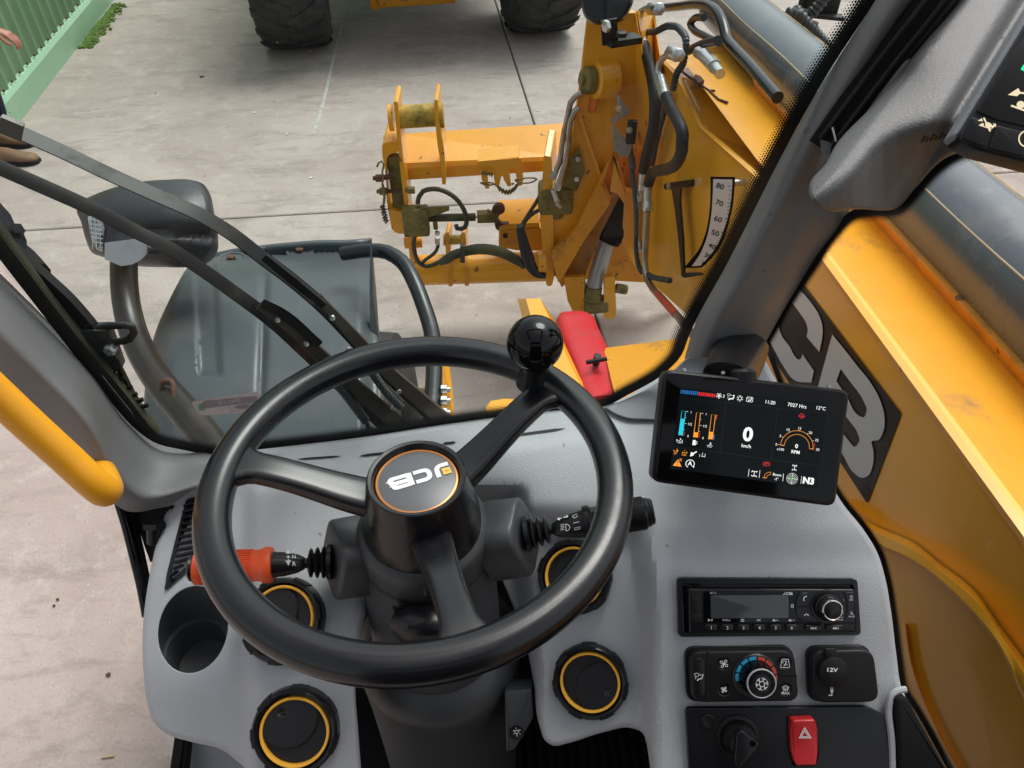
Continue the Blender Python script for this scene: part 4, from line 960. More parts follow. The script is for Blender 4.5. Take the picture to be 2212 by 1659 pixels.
def sfan(x, y, s):
    o = []
    for k in range(5):
        a = 2*math.pi/5*k+.3; pts = [(x+s*r_*math.cos(a+da), y+s*r_*math.sin(a+da)) for r_, da in ((.1, 0), (.6, -.4), (1, -.15), (.95, .3), (.45, .4))]; o.append(ms(cr(pts, True, 6), 4, True))
    return o
Wt += sfan(673, 315, 30)
Wt += [ms(cr([('c', (765, 298)), (785, 290), ('c', (803, 302)), ('c', (793, 318)), ('c', (775, 314))], True, 6), 3, True), ms([(778, 325), (775, 345)], 4), ms([(805, 310), (825, 312)], 4), mf([m for m in circ(842, 315, 10, 12)]), ms([(845, 330), (830, 350), (800, 348), (780, 362)], 13)]
for k in range(6):
    a = rad(60*k+30); Wt.append(ms([(912+18*math.cos(a), 345+18*math.sin(a)), (912+35*math.cos(a), 345+35*math.sin(a))], 4)); b0 = a+rad(60); Wt.append(ms([(912+20*math.cos(a), 345+20*math.sin(a)), (912+20*math.cos(b0), 345+20*math.sin(b0))], 4))
    for s in (-1, 1): Wt.append(ms([(912+27*math.cos(a), 345+27*math.sin(a)), (912+34*math.cos(a+s*.35), 345+34*math.sin(a+s*.35))], 3))
Wt += [ms(rpoly([(995, 328), (1062, 335), (1056, 388), (984, 380)], 10), 5, True), ms([(1045, 348), (1035, 368), (1015, 368), (1008, 378)], 9), mf(circ(1046, 344, 6, 10)), ms([(984, 338), (1010, 350), (1030, 352)], 4)]
Cy += [ms([(247, 488), (290, 492), (280, 770), (212, 765)][:0] or [(247, 488), (290, 491), (255, 770), (210, 765)], 4, True), mf([(232, 577), (279, 580), (255, 768), (210, 764)])]
Or += [ms([(415, 508), (461, 512), (427, 794), (380, 789)], 4, True), mf([(388, 732), (434, 736), (427, 793), (380, 788)])]
Or += [ms([(587, 532), (632, 536), (598, 815), (552, 812)], 4, True), mf([(561, 727), (607, 731), (598, 814), (552, 811)])]
for x0, y0 in ((300, 495), (472, 517)):
    Wt += [ms([(x0, y0), (x0+18, y0+1)], 4), ms([(x0-12, y0+72), (x0-3, y0+73)], 4), ms([(x0-17, y0+138), (x0, y0+140)], 4), ms([(x0-29, y0+207), (x0-20, y0+208)], 4)]
    Wt += [mt('1', x0+53, y0+11, 26), mt('1/2', x0+38, y0+147, 28), mt('0', x0+17, y0+284, 26)]
Rd += [ms([(280, 725), (268, 722), (263, 770), (275, 773)][1:] and [(281, 727), (273, 770), (262, 769)], 5), ms([(452, 745), (444, 795), (434, 794)], 5), ms([(660, 541), (647, 539), (640, 590)], 5)]; Bl += [ms([(622, 768), (615, 766), (610, 818), (620, 820)], 5)]
Wt += [ms([(187, 815), (187, 840), (205, 828)], 4, True), ms(cr([(215, 835), (230, 820), (250, 825), (255, 840)], True, 6), 4, True), mf(circ(231, 808, 6, 8)), ms(cr([(195, 855), (210, 850), (225, 858), (240, 852), (255, 860)], False, 5), 4)]
Wt += [mf([(375, 822), (407, 825), (404, 882), (366, 879)]), ms([(408, 835), (420, 845), (416, 870), (408, 870)], 5)]
Wt += [ms([(573, 850), (568, 890)], 7), ms([(575, 858), (586, 859)], 5), ms([(573, 872), (584, 873)], 5), ms(cr([(535, 885), (550, 882), (560, 888)], False, 4), 4), ms(cr([(580, 890), (590, 886), (598, 892)], False, 4), 4), ms(cr([(538, 900), (555, 897), (570, 905), (590, 902)], False, 4), 4)]
Wt += [mt('0', 1003, 765, 155, .035, sx=1.05), mt('km/h', 985, 893, 40, .012), mt('0', 1561, 895, 46, .03), mt('RPM', 1549, 962, 38, .02)]
Wt += [mt('0', 1330, 874, 30), mt('5', 1376, 777, 30), mt('10', 1461, 706, 30), mt('15', 1595, 690, 30), mt('20', 1720, 740, 30), mt('25', 1793, 826, 30), mt('30', 1803, 934, 30), mt('x100', 1377, 930, 30)]
Wt += [ms(p, 4) for p in ([(1352, 874), (1366, 875)], [(1396, 784), (1405, 790)], [(1482, 724), (1488, 732)], [(1592, 708), (1590, 718)], [(1692, 746), (1684, 755)], [(1758, 829), (1745, 832)])]
oc = (1565, 903); arc = lambda r, a0, a1: [(oc[0]-2+r*math.cos(rad(a)), oc[1]+r*math.sin(rad(a))) for a in np.linspace(a0, a1, 22)]
Or += [ms(arc(188, 187, 367)+arc(145, 367, 187), 4.5, True), ms([(1370, 878), (1418, 883)], 5)]; Rd += [ms([(1768, 862), (1760, 928)], 5), ms([(1750, 928), (1768, 930)], 4), ms([(1757, 860), (1768, 861)], 4)]
Rd += [ms(cr([(1605, 525), (1620, 518), (1640, 528), (1642, 560), (1622, 574), (1602, 560)], True, 8), 5, True), ms([(1582, 546), (1600, 548)], 8), ms([(1642, 552), (1660, 553)], 8), mf([(1622, 535), (1632, 552), (1622, 562), (1612, 552)])]
Rd += [ms(circ(1217, 1097, 24, 24), 4, True), ms(cr([(1188, 1070), (1180, 1095), (1188, 1122)], False, 6), 5), ms(cr([(1246, 1072), (1254, 1098), (1246, 1124)], False, 6), 5), mt('P', 1217, 1098, 30, .02)]
Or += [ms([(150, 935), (170, 960)], 6), ms(cr([(150, 972), (165, 985), (185, 975), (195, 955)], False, 5), 4), ms([(158, 950), (178, 975)], 6), mf([(186, 938), (204, 940), (202, 956), (184, 954)]), ms(cr([(188, 938), (190, 926), (198, 926), (202, 938)], False, 4), 3)]
Or += [ms([(247, 975), (262, 955)], 6), ms([(300, 955), (308, 975)], 6), mf(circ(280, 940, 5, 8)), ms([(262, 968), (300, 972)], 6), mt('AUX', 272, 994, 18, .02)]
Wt += [mf([(352, 960), (390, 975), (378, 1000), (340, 1012)]), ms([(375, 978), (418, 955)], 14), ms([(452, 985), (448, 1012), (455, 1015)], 4), ms([(485, 968), (478, 1010), (510, 1014), (516, 980)], 5), ms([(472, 1008), (490, 1011)], 5)]
Or += [mf([(203, 1042), (243, 1129), (142, 1115)]), ms(circ(232, 1049, 13, 16), 4, True)]
Bk = [ms([(202, 1062), (198, 1092)], 8, h=.0018), mf(circ(196, 1106, 5, 8), .0018)]
Or += [mt('2', 232, 1049, 16, .02)]
Wt += [ms(cr([(315, 1134), (293, 1110), (300, 1070), (335, 1050), (375, 1062), (390, 1100), (375, 1130)], False, 8), 8), mf([(360, 1120), (388, 1122), (385, 1142)]), mt('A', 341, 1092, 48, .03)]
Wt += [ms([(1018, 1155), (1007, 1240)], 5), ms([(1142, 1170), (1132, 1255)], 5), ms([(1412, 1208), (1403, 1295)], 5), ms([(1620, 1235), (1610, 1322)], 4)]
Wt += [ms([(1052, 1180), (1105, 1186)], 7), ms([(1048, 1232), (1098, 1238)], 7), ms([(1080, 1182), (1072, 1235)], 7), ms([(1045, 1190), (1058, 1172)], 7), ms([(1100, 1194), (1112, 1178)], 7), ms([(1042, 1222), (1055, 1240)], 7), ms([(1092, 1228), (1105, 1246)], 7)]
Wt += [ms([(1520, 1112), (1562, 1116)], 5), ms([(1512, 1162), (1555, 1168)], 5), ms([(1541, 1125), (1534, 1165)], 7), ms([(1519, 1104), (1518, 1124)], 6), ms([(1563, 1108), (1561, 1130)], 6), ms([(1513, 1154), (1511, 1172)], 6), ms([(1556, 1158), (1553, 1176)], 6), ms(circ(1541, 1118, 7, 10), 3, True)]
Or += [ms(cr([(1190, 1250), (1200, 1218), (1225, 1198), ('c', (1264, 1190)), ('c', (1262, 1218)), (1238, 1225), (1222, 1240), (1218, 1258)], False, 6), 4), ms([(1172, 1252), (1212, 1258)], 7)]
Wt += [mt('Boom', 1338, 1222, 30, .012), mt('-2°', 1330, 1270, 28, .012), mt('N3', 1698, 1293, 72, .05, sx=1.05)]
for r in (62, 46, 30): Wt.append(ms(circ(1510, 1265, r, 32), 3.2, True))
Wt += [ms([(1447, 1257), (1494, 1263)], 4), ms([(1526, 1267), (1574, 1273)], 4), ms([(1518, 1204), (1512, 1250)], 4), ms([(1508, 1280), (1502, 1326)], 4)]; Gn.append(mf(circ(1503, 1266, 14, 16), .0017)); Wt.append(mf(circ(1518, 1264, 8, 12), .00165))
Ln += [ms([(760, 330), (685, 970)], 3), ms([(1352, 455), (1265, 1045)], 3), ms([(140, 895), (1830, 1120)], 3), ms([(210, 340), (1925, 515)], 2)]
for nm_, lst, k_ in (('white_readouts', Wt, 'e_white'), ('amber_readouts', Or, 'e_orange'), ('red_readouts', Rd, 'e_red'), ('cyan_level', Cy, 'e_cyan'), ('blue_bars', Bl, 'e_blue'), ('green_bubble', Gn, 'e_green'), ('panel_lines', Ln, 'e_line'), ('warning_mark', Bk, 'e_bg')):
    obj(nm_, merge(*lst), M[k_], scr, smooth=0)
# stalk mount: dark bracket coming from the pillar foot
for x, y in ((1478, 799), (1562, 805), (1790, 835)):
    c = MF.at(x, y+3, -.010); obj('case_screw', lathe(c, nrm(UPV), [(.002, 0), (.002, .0022), (0, .003)], 10), M['steel'], mon)
mb = thing('monitor_bracket', 'black plastic bracket holding the machine display to the pillar foot', 'bracket', loc=U(1590, 770, .85))
obj('arm', merge(tube([U(1606, 742, .92), U(1592, 775, .86), U(1575, 815, .76)], [.030, .030, .026], 20, flat=.55)), M['satin'], mb)
obj('gland', lathe(U(1606, 806, .735), nrm(UPV), [(.012, -.01), (.012, .001), (.009, .004), (0, .004)], 20), M['black'], mb)

# ================================================================== steering wheel and column
wheelN = nrm(RGT*-.0227+UPV*1.087-FWD)
WC = U(900, 1034, .7084)
WF = Fr(WC, RGT, wheelN)
sw = thing('steering_wheel', 'black three spoke steering wheel with spinner knob and round badge', 'steering wheel', frame=WF)
RW = .182
pts = [WF.loc(RW*math.cos(2*math.pi*i/120), RW*math.sin(2*math.pi*i/120)) for i in range(120)]
V = []; F = []
for i in range(120):
    a = 2*math.pi*i/120; d = WF.X*math.cos(a)+WF.Y*math.sin(a)
    for j in range(24):
        b = 2*math.pi*j/24; rr_ = .0168*(1-.035*max(0, math.cos(b*4))); V.append(WC+d*(RW+rr_*math.cos(b))+WF.N*rr_*math.sin(b)*.96)
F = [(i*24+j, ((i+1) % 120)*24+j, ((i+1) % 120)*24+(j+1) % 24, i*24+(j+1) % 24) for i in range(120) for j in range(24)]
obj('rim', (V, F), M['rim'], sw, smooth=60)
def sect_loft(path, ups, ws, hs_, n=20, e=3.2):
    V = []; F = []; m = len(path)
    for i in range(m):
        t = nrm(path[min(i+1, m-1)]-path[max(0, i-1)]); u = nrm(ups[i]-np.dot(ups[i], t)*t) if isinstance(ups, list) else nrm(ups-np.dot(ups, t)*t); s = np.cross(t, u)
        for j in range(n):
            a = 2*math.pi*j/n; c, d = math.cos(a), math.sin(a); k = (abs(c)**e+abs(d)**e)**(-1/e)
            V.append(path[i]+s*c*k*ws[i]/2+u*d*k*hs_[i]/2)
    F = [(i*n+j, i*n+(j+1) % n, (i+1)*n+(j+1) % n, (i+1)*n+j) for i in range(m-1) for j in range(n)]+[tuple(range(n))[::-1], tuple((m-1)*n+j for j in range(n))]
    return V, F
for (px, py) in ((497, 1003), (1192, 838), (1012, 1412)):
    q = np.array(WF.to(WF.at(px, py))); d = nrm(q); n_ = 22; P_ = []; wsp = []; hsp = []
    for i in range(n_):
        t = i/(n_-1); r_ = .036+(RW-.004-.036)*t; h = -.034+.034*sm(t*1.05)**.9
        P_.append(WF.loc(d[0]*r_, d[1]*r_, h-.001)); wsp.append(.038-.008*sm(t*1.6)+.040*max(0, (t-.80)/.20)**2.0); hsp.append(.020-.004*sm(t))
    obj('spoke', sect_loft(P_, WF.N, wsp, hsp, 28, 5.0), M['rim'], sw, smooth=50)
obj('hub', lathe(WC, WF.N, [(.0, -.004), (.0385, -.004), (.0395, -.003), (.0405, .0015), (.0415, .003), (.0445, .0035), (.0458, .0025), (.0475, -.004), (.0485, -.012), (.0520, -.030), (.0560, -.050), (.0575, -.066), (.0570, -.078), (.05, -.080)], 72), M['rim'], sw, smooth=35)
hf = obj('badge', lathe(WC, WF.N, [(.0375, -.0045), (.0372, -.0030), (.0355, -.0024), (0, -.0024)], 64), M['hubface'], sw)
obj('badge_ring', lathe(WC, WF.N, [(.0384, -.0040), (.0380, -.0022), (.0364, -.0018), (.0358, -.0024)], 64, cap=False), M['copper'], hf)
HF = WF; b0 = np.array(HF.to(HF.at(842, 1048, -.002))); b1 = np.array(HF.to(HF.at(966, 1012, -.002)))
ux = nrm(b0-b1); uy = np.array([-ux[1], ux[0]]);
if uy[1] > 0: uy = -uy
lw = np.linalg.norm(b0-b1)*1.10; s_ = lw/3.95; cen = np.array(HF.to(HF.at(907, 1029, -.002)))
o2 = cen-ux*(s_*1.88)-uy*s_*.5
obj('badge_letters', logo(HF, o2, ux, uy, s_, -.0018), M['white'], hf, smooth=0)
sq = o2+ux*(.24*s_)+uy*(.68*s_); q = s_*.25; sqp = (906+s_*0, 0)
obj('badge_square', flat(HF, [(sq[0]+ux[0]*a*q+uy[0]*b*q, sq[1]+ux[1]*a*q+uy[1]*b*q) for a, b in ((-1, -1), (1, -1), (1, 1), (-1, 1))], -.0016, px=False), M['amber'], hf, smooth=0)
obj('badge_small_print', [(lambda m_: ([v+HF.X*(sq[0]-HF.to(sum(m_[0])/len(m_[0]))[0])+HF.Y*(sq[1]-HF.to(sum(m_[0])/len(m_[0]))[1]) for v in m_[0]], m_[1]))(text(HF, 'JCB', 972, 1022, 3.6, -.0014, .02, rot=195))][0], M['black'], hf, smooth=0)
kbp = WF.at(1168, 812, 0); kq = np.array(WF.to(kbp)); kq = kq/np.linalg.norm(kq)*RW*.985; kb0 = WF.loc(kq[0]*.965, kq[1]*.965, 0)
kn = obj('spinner_stem', lathe(kb0, WF.N, [(.020, -.002), (.0175, .008), (.0155, .013), (.0135, .020), (.0150, .022), (.0150, .025), (.0135, .030)], 36), M['satin'], sw)
obj('spinner_knob', lathe(kb0+WF.N*.051, WF.N, [(.0001+.0285*math.sin(math.pi*i/24), -.0285*math.cos(math.pi*i/24)) for i in range(2, 25)], 48), M['gloss'], sw, smooth=80)

col = thing('steering_column', 'charcoal plastic steering column shroud below the wheel', 'steering column', loc=WC-np.array([0, 0, .9]))
dn = np.array([0, 0, -1.0])
obj('upper_shroud', lathe(WC, dn, [(.050, .066), (.059, .066), (.0635, .070), (.0655, .076), (.066, .086), (.0650, .10), (.0665, .118), (.069, .145), (.072, .20), (.074, .26), (.0745, .30)], 64), M['dark'], col, smooth=35)
obj('lower_shroud', lathe(WC, dn, [(.070, .285), (.078, .287), (.088, .295), (.0965, .308), (.0985, .318), (.0975, .33), (.095, .40), (.094, .52), (.094, .75)], 64), M['dark'], col, smooth=35)
# grooves: seam ring and tilt lever pocket
obj('seam', lathe(WC, dn, [(.0668, .1045), (.0672, .1050), (.0672, .1056), (.0668, .106)], 64, cap=False), M['black'], col)
def colpt(x, y, r): # point of the column cylinder seen at a pixel
    rr = ray(x, y); o = CAMPOS-WC; a = rr[0]**2+rr[1]**2; b = 2*(o[0]*rr[0]+o[1]*rr[1]); c = o[0]**2+o[1]**2-r*r; t = (-b-math.sqrt(max(0, b*b-4*a*c)))/2/a; return CAMPOS+rr*t
def colpatch(outline, r0, r1, n=1):
    P = [colpt(x, y, r1) for x, y in outline]; Q = [colpt(x, y, r0) for x, y in outline]; k = len(P); c = sum(P)/k
    return P+Q+[c], [(i, (i+1) % k, (i+1) % k+k, i+k) for i in range(k)]+[(2*k, i, (i+1) % k) for i in range(k)]
pk = rpoly([(848, 1309), (975, 1312), (975, 1395), (875, 1402)], 6)
obj('lever_pocket', colpatch(cr([('c', (848, 1308)), (900, 1316), ('c', (978, 1312)), ('c', (975, 1398)), ('c', (870, 1400))], True, 9), .072, .0745), M['blackm'], col, smooth=0)
obj('tilt_lever', sect_loft([colpt(868, 1345, .080), colpt(900, 1352, .086), colpt(940, 1352, .087), colpt(985, 1345, .082)], dn, [.028, .032, .032, .030], [.030, .038, .038, .034]), M['satin'], col)
obj('shroud_screw', lathe(colpt(926, 1278, .0735), nrm(colpt(926, 1278, .08)-colpt(926, 1278, .07)), [(.006, 0), (.006, .0012), (.0045, .0016), (.003, .0006), (0, .0006)], 20), M['satin'], col)
# plate with wheel adjust symbol
TF = Fr(U(1118, 1560, .87), RGT, -FWD+RGT*-.1)
pp = obj('adjust_pedal', slab(TF, rpoly([(1089, 1494), (1147, 1490), (1152, 1552), (1112, 1620), (1094, 1626)], 6), -.03, .004, .003), M['dark'], col)
c = TF.at(1116, 1583, .004); obj('adjust_button', lathe(c, TF.N, [(.0085, 0), (.0082, .001), (.007, .0005), (0, .0005)], 28), M['black'], pp)
def st(pts, w_, h=.0052): return stroke(TF, pts, w_*.0005, h)
obj('adjust_symbol', merge(st([(1108, 1579), (1124, 1577)], 1.6), st([(1111, 1580), (1116, 1586)], 1.4), st([(1121, 1579), (1117, 1586)], 1.4), st([(1116, 1585), (1117, 1591)], 1.4), st([(1115, 1575), (1115, 1571)], 1), st([(1109, 1586), (1112, 1584)], 1.2), st([(1122, 1585), (1125, 1587)], 1.2)), M['white'], pp, smooth=0)
# stalk housings
for (x0, y0, z0, x1, y1, z1, hh) in ((716, 1210, .765, 800, 1196, .785, .070), (1060, 1168, .785, 1138, 1158, .770, .068)):
    a, b = U(x0, y0, z0), U(x1, y1, z1); upd = nrm(UPV*.75-FWD*.65)
    m = sect_loft([a+(b-a)*t for t in (0, .03, .1, .5, 1)] if x0 < 900 else [a+(b-a)*t for t in (0, .5, .9, .97, 1)], upd, [.052, .060, .064, .066, .068] if x0 < 900 else [.068, .066, .064, .060, .052], [hh*.84, hh*.95, hh, hh, hh] if x0 < 900 else [hh, hh, hh, hh*.95, hh*.84], 28, 4.5)
    obj('stalk_housing', m, M['dark'], col)
def stalk(name, label, A, B, prof, group=None):
    """A..B world axis; prof: list of (part, mat, [(r, t)])"""
    t = thing(name, label, 'stalk', loc=A)
    L = np.linalg.norm(B-A)
    for part, mm, pr in prof: obj(part, lathe(A, B-A, [(r, q*L) for r, q in pr], 40), M[mm], t, smooth=40)
    return t, nrm(B-A), L
def boot(r0, r1, t0, t1, k=3):
    o = [(r0*.6, t0)]
    for i in range(k):
        a = t0+(t1-t0)*i/k; d = (t1-t0)/k; r = r0+(r1-r0)*(i+.5)/k; o += [(r*.62, a+d*.08), (r*.92, a+d*.3), (r, a+d*.5), (r*.92, a+d*.7), (r*.62, a+d*.92)]
    return o
A1, B1 = U(714, 1214, .762), U(412, 1228, .745); z_ = .755/FOC
gs, gt, gl = stalk('gear_stalk', 'forward neutral reverse drive lever with orange grip left of the column', A1, B1, [
    ('mount_flange', 'satin', [(38*z_, -.01), (38*z_, .02), (33*z_, .03), (28*z_, .03)]), ('rubber_boot', 'satin', boot(36*z_, 31*z_, .025, .165)),
    ('neck', 'satin', [(11*z_, .14), (11*z_, .185), (14*z_, .195), (20*z_, .24), (26*z_, .34), (27.5*z_, .42)]),
    ('orange_grip', 'orange', [(27*z_, .415), (37*z_, .42), (38.5*z_, .43), (38.5*z_, .475), (36*z_, .495), (33.5*z_, .51), (34*z_, .92), (35*z_, .94), (35*z_, .965), (31*z_, .972)]),
    ('end_cap', 'satin', [(31*z_, .965), (31*z_, .978), (26*z_, .982), (27*z_, 1.0), (22*z_, 1.015), (0, 1.016)])])
s1 = np.cross(gt, nrm(CAMPOS-A1))
gpart = [c for c in gs.children if c.name.startswith('orange_grip')][0]
for k in range(44):
    a = 2*math.pi*k/44; e1 = nrm(nrm(CAMPOS-A1)-gt*np.dot(nrm(CAMPOS-A1), gt)); e2 = np.cross(gt, e1); d = e1*math.cos(a)+e2*math.sin(a)
    if math.cos(a) < -.1: continue
    obj('grip_ridge', bar(A1+gt*gl*.56+d*34.2*z_, A1+gt*gl*.93+d*34.6*z_, .0009, .0010, up=d), M['orange'], gpart, smooth=0)
sf = Fr(U(622, 1205, .735), -gt, nrm(CAMPOS-U(622, 1205, .75)))
def lab(cx_, cy_, r, frac): pass
def onstalk(x, y, A, B, r):
    """pixel on the stalk surface"""
    rr = ray(x, y); d = nrm(B-A); o = CAMPOS-A; o1 = o-d*np.dot(o, d); r1 = rr-d*np.dot(rr, d); a = r1@r1; b = 2*o1@r1; c = o1@o1-r*r; disc = b*b-4*a*c; t = (-b-math.sqrt(max(0, disc)))/2/a; return CAMPOS+rr*t
def wrap(m, A, B, r): V, F = m; return [onstalk(*(((np.dot(v-CAMPOS, RGT)/np.dot(v-CAMPOS, FWD))*FOC+CX), (CY-(np.dot(v-CAMPOS, UPV)/np.dot(v-CAMPOS, FWD))*FOC)), A, B, r) for v in V], F
SFr = Fr(U(630, 1205, .74), RGT, -FWD)
def ss(pts, w_): return stroke(SFr, pts, w_*z_, 0)
gm = merge(ss([(622, 1194), (623, 1212)], 2.2), flat(SFr, [(617, 1196), (622, 1187), (628, 1195)], 0), flat(SFr, circ(622.5, 1203, 3, 10), 0), flat(SFr, [(616, 1211), (629, 1210), (623, 1222)], 0), text(SFr, 'N', 635, 1203, 8, 0, .03), text(SFr, 'R', 635, 1218, 9, 0, .03), text(SFr, 'F', 634, 1190, 6, 0, .03))
obj('gear_letters', wrap(gm, A1, B1, 25.5*z_), M['white'], gs, smooth=0)
A2, B2 = U(1138, 1153, .762), U(1412, 1104, .75)
ls_, lt, ll = stalk('light_stalk', 'black light and wiper control stalk right of the column', A2, B2, [
    ('mount_flange', 'satin', [(38*z_, -.01), (38*z_, .02), (33*z_, .03), (28*z_, .03)]), ('rubber_boot', 'satin', boot(37*z_, 28*z_, .025, .185)),
    ('neck', 'satin', [(11*z_, .16), (11*z_, .205), (14*z_, .215), (20*z_, .25), (27*z_, .37), (31*z_, .46)]),
    ('collar', 'satin', [(31*z_, .455), (37*z_, .46), (38*z_, .475), (38*z_, .505), (34*z_, .52), (32*z_, .53), (32*z_, .66)]),
    ('twist_grip', 'satin', [(32*z_, .66), (34*z_, .665), (34.5*z_, .93), (31*z_, .945), (29*z_, .945)]), ('end_cap', 'satin', [(31*z_, .94), (31*z_, .965), (28*z_, .97), (28*z_, .99), (24*z_, 1.0), (0, 1.0)])])
tg = [c for c in ls_.children if c.name.startswith('twist_grip')][0]
e1 = nrm(nrm(CAMPOS-A2)-lt*np.dot(nrm(CAMPOS-A2), lt)); e2 = np.cross(lt, e1)
for k in range(48):
    a = 2*math.pi*k/48; d = e1*math.cos(a)+e2*math.sin(a)
    if math.cos(a) < -.1: continue
    obj('grip_ridge', bar(A2+lt*ll*.68+d*34.6*z_, A2+lt*ll*.925+d*34.8*z_, .0009, .0012, up=d), M['satin'], tg, smooth=0)
SFr = Fr(U(1230, 1138, .74), lt, -FWD)
gm = merge(ss(cr([(1222, 1132), (1228, 1134), (1231, 1140), (1226, 1146), (1222, 1147), ], False, 1.5), 1.5), ss([(1222, 1132), (1223, 1147)], 1.5), *[ss([(1211, 1134+k*3.6), (1219, 1132.5+k*3.6)], 1.3) for k in range(4)],
           ss([(1238, 1130), (1251, 1127)], 1.6), ss([(1240, 1141), (1254, 1138)], 1.4), ss([(1240, 1145), (1254, 1142)], 1.4), ss([(1206, 1121), (1213, 1119)], 1.8), ss([(1217, 1118), (1225, 1116)], 1.8), flat(SFr, [(1203, 1122), (1208, 1117), (1209, 1124)], 0), flat(SFr, [(1228, 1115), (1223, 1112), (1224, 1119)], 0), ss([(1236, 1115), (1246, 1110), (1247, 1116), (1240, 1119), (1236, 1115)], 1.2))
obj('symbols', wrap(gm, A2, B2, 30*z_), M['white'], ls_, smooth=0)

# ================================================================== pillars and trim
def ploft(curves, n=60, m=40, back=.05):
    V, F = loft(curves, n, m); 
    # give it a back: skirts along both long edges
    o = len(V)
    for i in range(n): V.append(V[i*m]+nrm(V[i*m]-CAMPOS)*back)
    for i in range(n): V.append(V[i*m+m-1]+nrm(V[i*m+m-1]-CAMPOS)*back)
    F += [(o+i, o+i+1, (i+1)*m, i*m) for i in range(n-1)]+[(i*m+m-1, (i+1)*m+m-1, o+n+i+1, o+n+i) for i in range(n-1)]
    return V, F
lp = thing('left_pillar', 'grey grained left cab pillar trim curving into the dashboard ledge', 'pillar', loc=U(300, 1050, .85))
obj('trim', ploft([
    [(-80, 512, .735), (0, 590, .765), (100, 690, .80), (200, 800, .84), (287, 908, .885), (345, 953, .905), (458, 981, .90)],
    [(-80, 535, .715), (0, 612, .74), (100, 712, .776), (197, 820, .812), (276, 925, .856), (335, 975, .88), (456, 992, .89)],
    [(-80, 600, .695), (0, 678, .715), (95, 770, .75), (190, 875, .782), (252, 975, .822), (310, 1035, .845), (450, 1020, .878)],
    [(-80, 650, .69), (0, 725, .71), (92, 815, .74), (188, 920, .768), (240, 1010, .80), (290, 1065, .825), (445, 1036, .868)],
    [(-80, 700, .70), (0, 770, .72), (90, 855, .75), (184, 955, .778), (228, 1035, .805), (278, 1085, .83), (405, 1066, .86)],
    [(-80, 757, .72), (0, 826, .74), (90, 910, .77), (178, 994, .80), (222, 1062, .82), (268, 1102, .84), (366, 1094, .86)]]), M['dashdk'], lp, smooth=60)
for a in ((343, 1010), (305, 1120-90)): pass
rp_ = thing('right_pillar', 'grey grained right cab pillar trim between windscreen and side glass', 'pillar', loc=U(1560, 760, .9))
obj('trim', ploft([
    [(1936, -70, .66), (1892, 0, .68), (1786, 165, .73), (1676, 360, .795), (1614, 482, .84), (1567, 575, .87), (1505, 690, .91), (1478, 775, .94)],
    [(1955, -70, .645), (1908, 0, .665), (1805, 165, .713), (1690, 362, .78), (1628, 484, .822), (1582, 578, .852), (1518, 695, .892), (1490, 775, .92)],
    [(2005, -70, .635), (1950, 0, .652), (1850, 165, .70), (1728, 370, .765), (1662, 490, .80), (1612, 590, .832), (1546, 702, .872), (1518, 772, .90)],
    [(2030, -70, .645), (1975, 0, .662), (1876, 165, .71), (1752, 375, .772), (1684, 495, .808), (1635, 595, .838), (1566, 706, .878), (1540, 770, .905)],
    [(2060, -70, .665), (2000, 0, .682), (1895, 165, .725), (1790, 330, .77), (1745, 470, .80), (1690, 590, .85), (1620, 715, .895), (1590, 760, .925)],
    [(2200, -70, .72), (2130, 0, .73), (2020, 165, .77), (1870, 330, .80), (1832, 462, .815), (1760, 562, .865), (1702, 655, .91), (1648, 750, .955)]], 70, 44), M['dashdk'], rp_, smooth=60)
fo_ = cr([('c', (1306, 880)), (1352, 862), (1440, 812), ('c', (1484, 772)), ('c', (1620, 742)), ('c', (1560, 860)), ('c', (1470, 912)), (1400, 907), (1350, 903), (1325, 893)], True, 8)
obj('foot', sheet(fo_, [], lambda x, y: min(dashz(x, max(y, 800)), 9)-.008, 12, r=4, rz=.003, skirt=.02), M['foot'], rp_, smooth=35)
# overhead console pad on the right
_rl = cr([(1700, 455), (1765, 432), (1842, 383), (1908, 312), (1975, 280), (2075, 274), (2200, 285), (2330, 300)], False, 30)
_rx = [p[0] for p in _rl]; _ry = [p[1] for p in _rl]
def padz(x, y):
    z = .605+.00027*(450-y)-.05*((x-1760)/540)
    # below the ridge line the face turns away, softly
    d = (y-float(np.interp(x, _rx, _ry)))*.78; w_ = 9.0
    z += .00115*w_*math.log1p(math.exp(min(30, d/w_)))
    # soft fall on the left side
    z += .025*sm((1832+(340-y)*.78-x)/75)
    # valley beside the keypad
    e = x-(2288-(y+60)*.615); z += .014*math.exp(-((e+34)/24)**2)
    return z
pd_o = cr([('c', (2105, -70)), (2072, 0), (1990, 100), (1885, 228), (1800, 322), (1786, 350), (1748, 400), (1747, 415), (1758, 440), (1788, 456), (1850, 452), (1942, 447), (1975, 410), (2042, 342), (2110, 320), (2220, 302), ('c', (2330, 290)), ('c', (2400, -70))], True, 9)
pad = thing('overhead_console', 'grey grained console cover curving out from the right pillar', 'console cover', loc=U(1800, 430, .7))
obj('cover', sheet(pd_o, [], padz, 7, r=9, rz=.006, skirt=.05), M['pad'], pad, smooth=40)
for i in range(7):
    for j in range(2+(i % 2 == 0)):
        x, y = 1992+i*9.5+j*3, 305-i*1.6-j*5
        p0 = U(x-2.5, y+1, padz(x, y)-.0012); p1 = U(x+2.5, y, padz(x, y)-.0012)
        obj('microphone_hole', bar(p0, p1, .0010, .0006, up=nrm(CAMPOS-p0)), M['blackm'], pad, smooth=0)
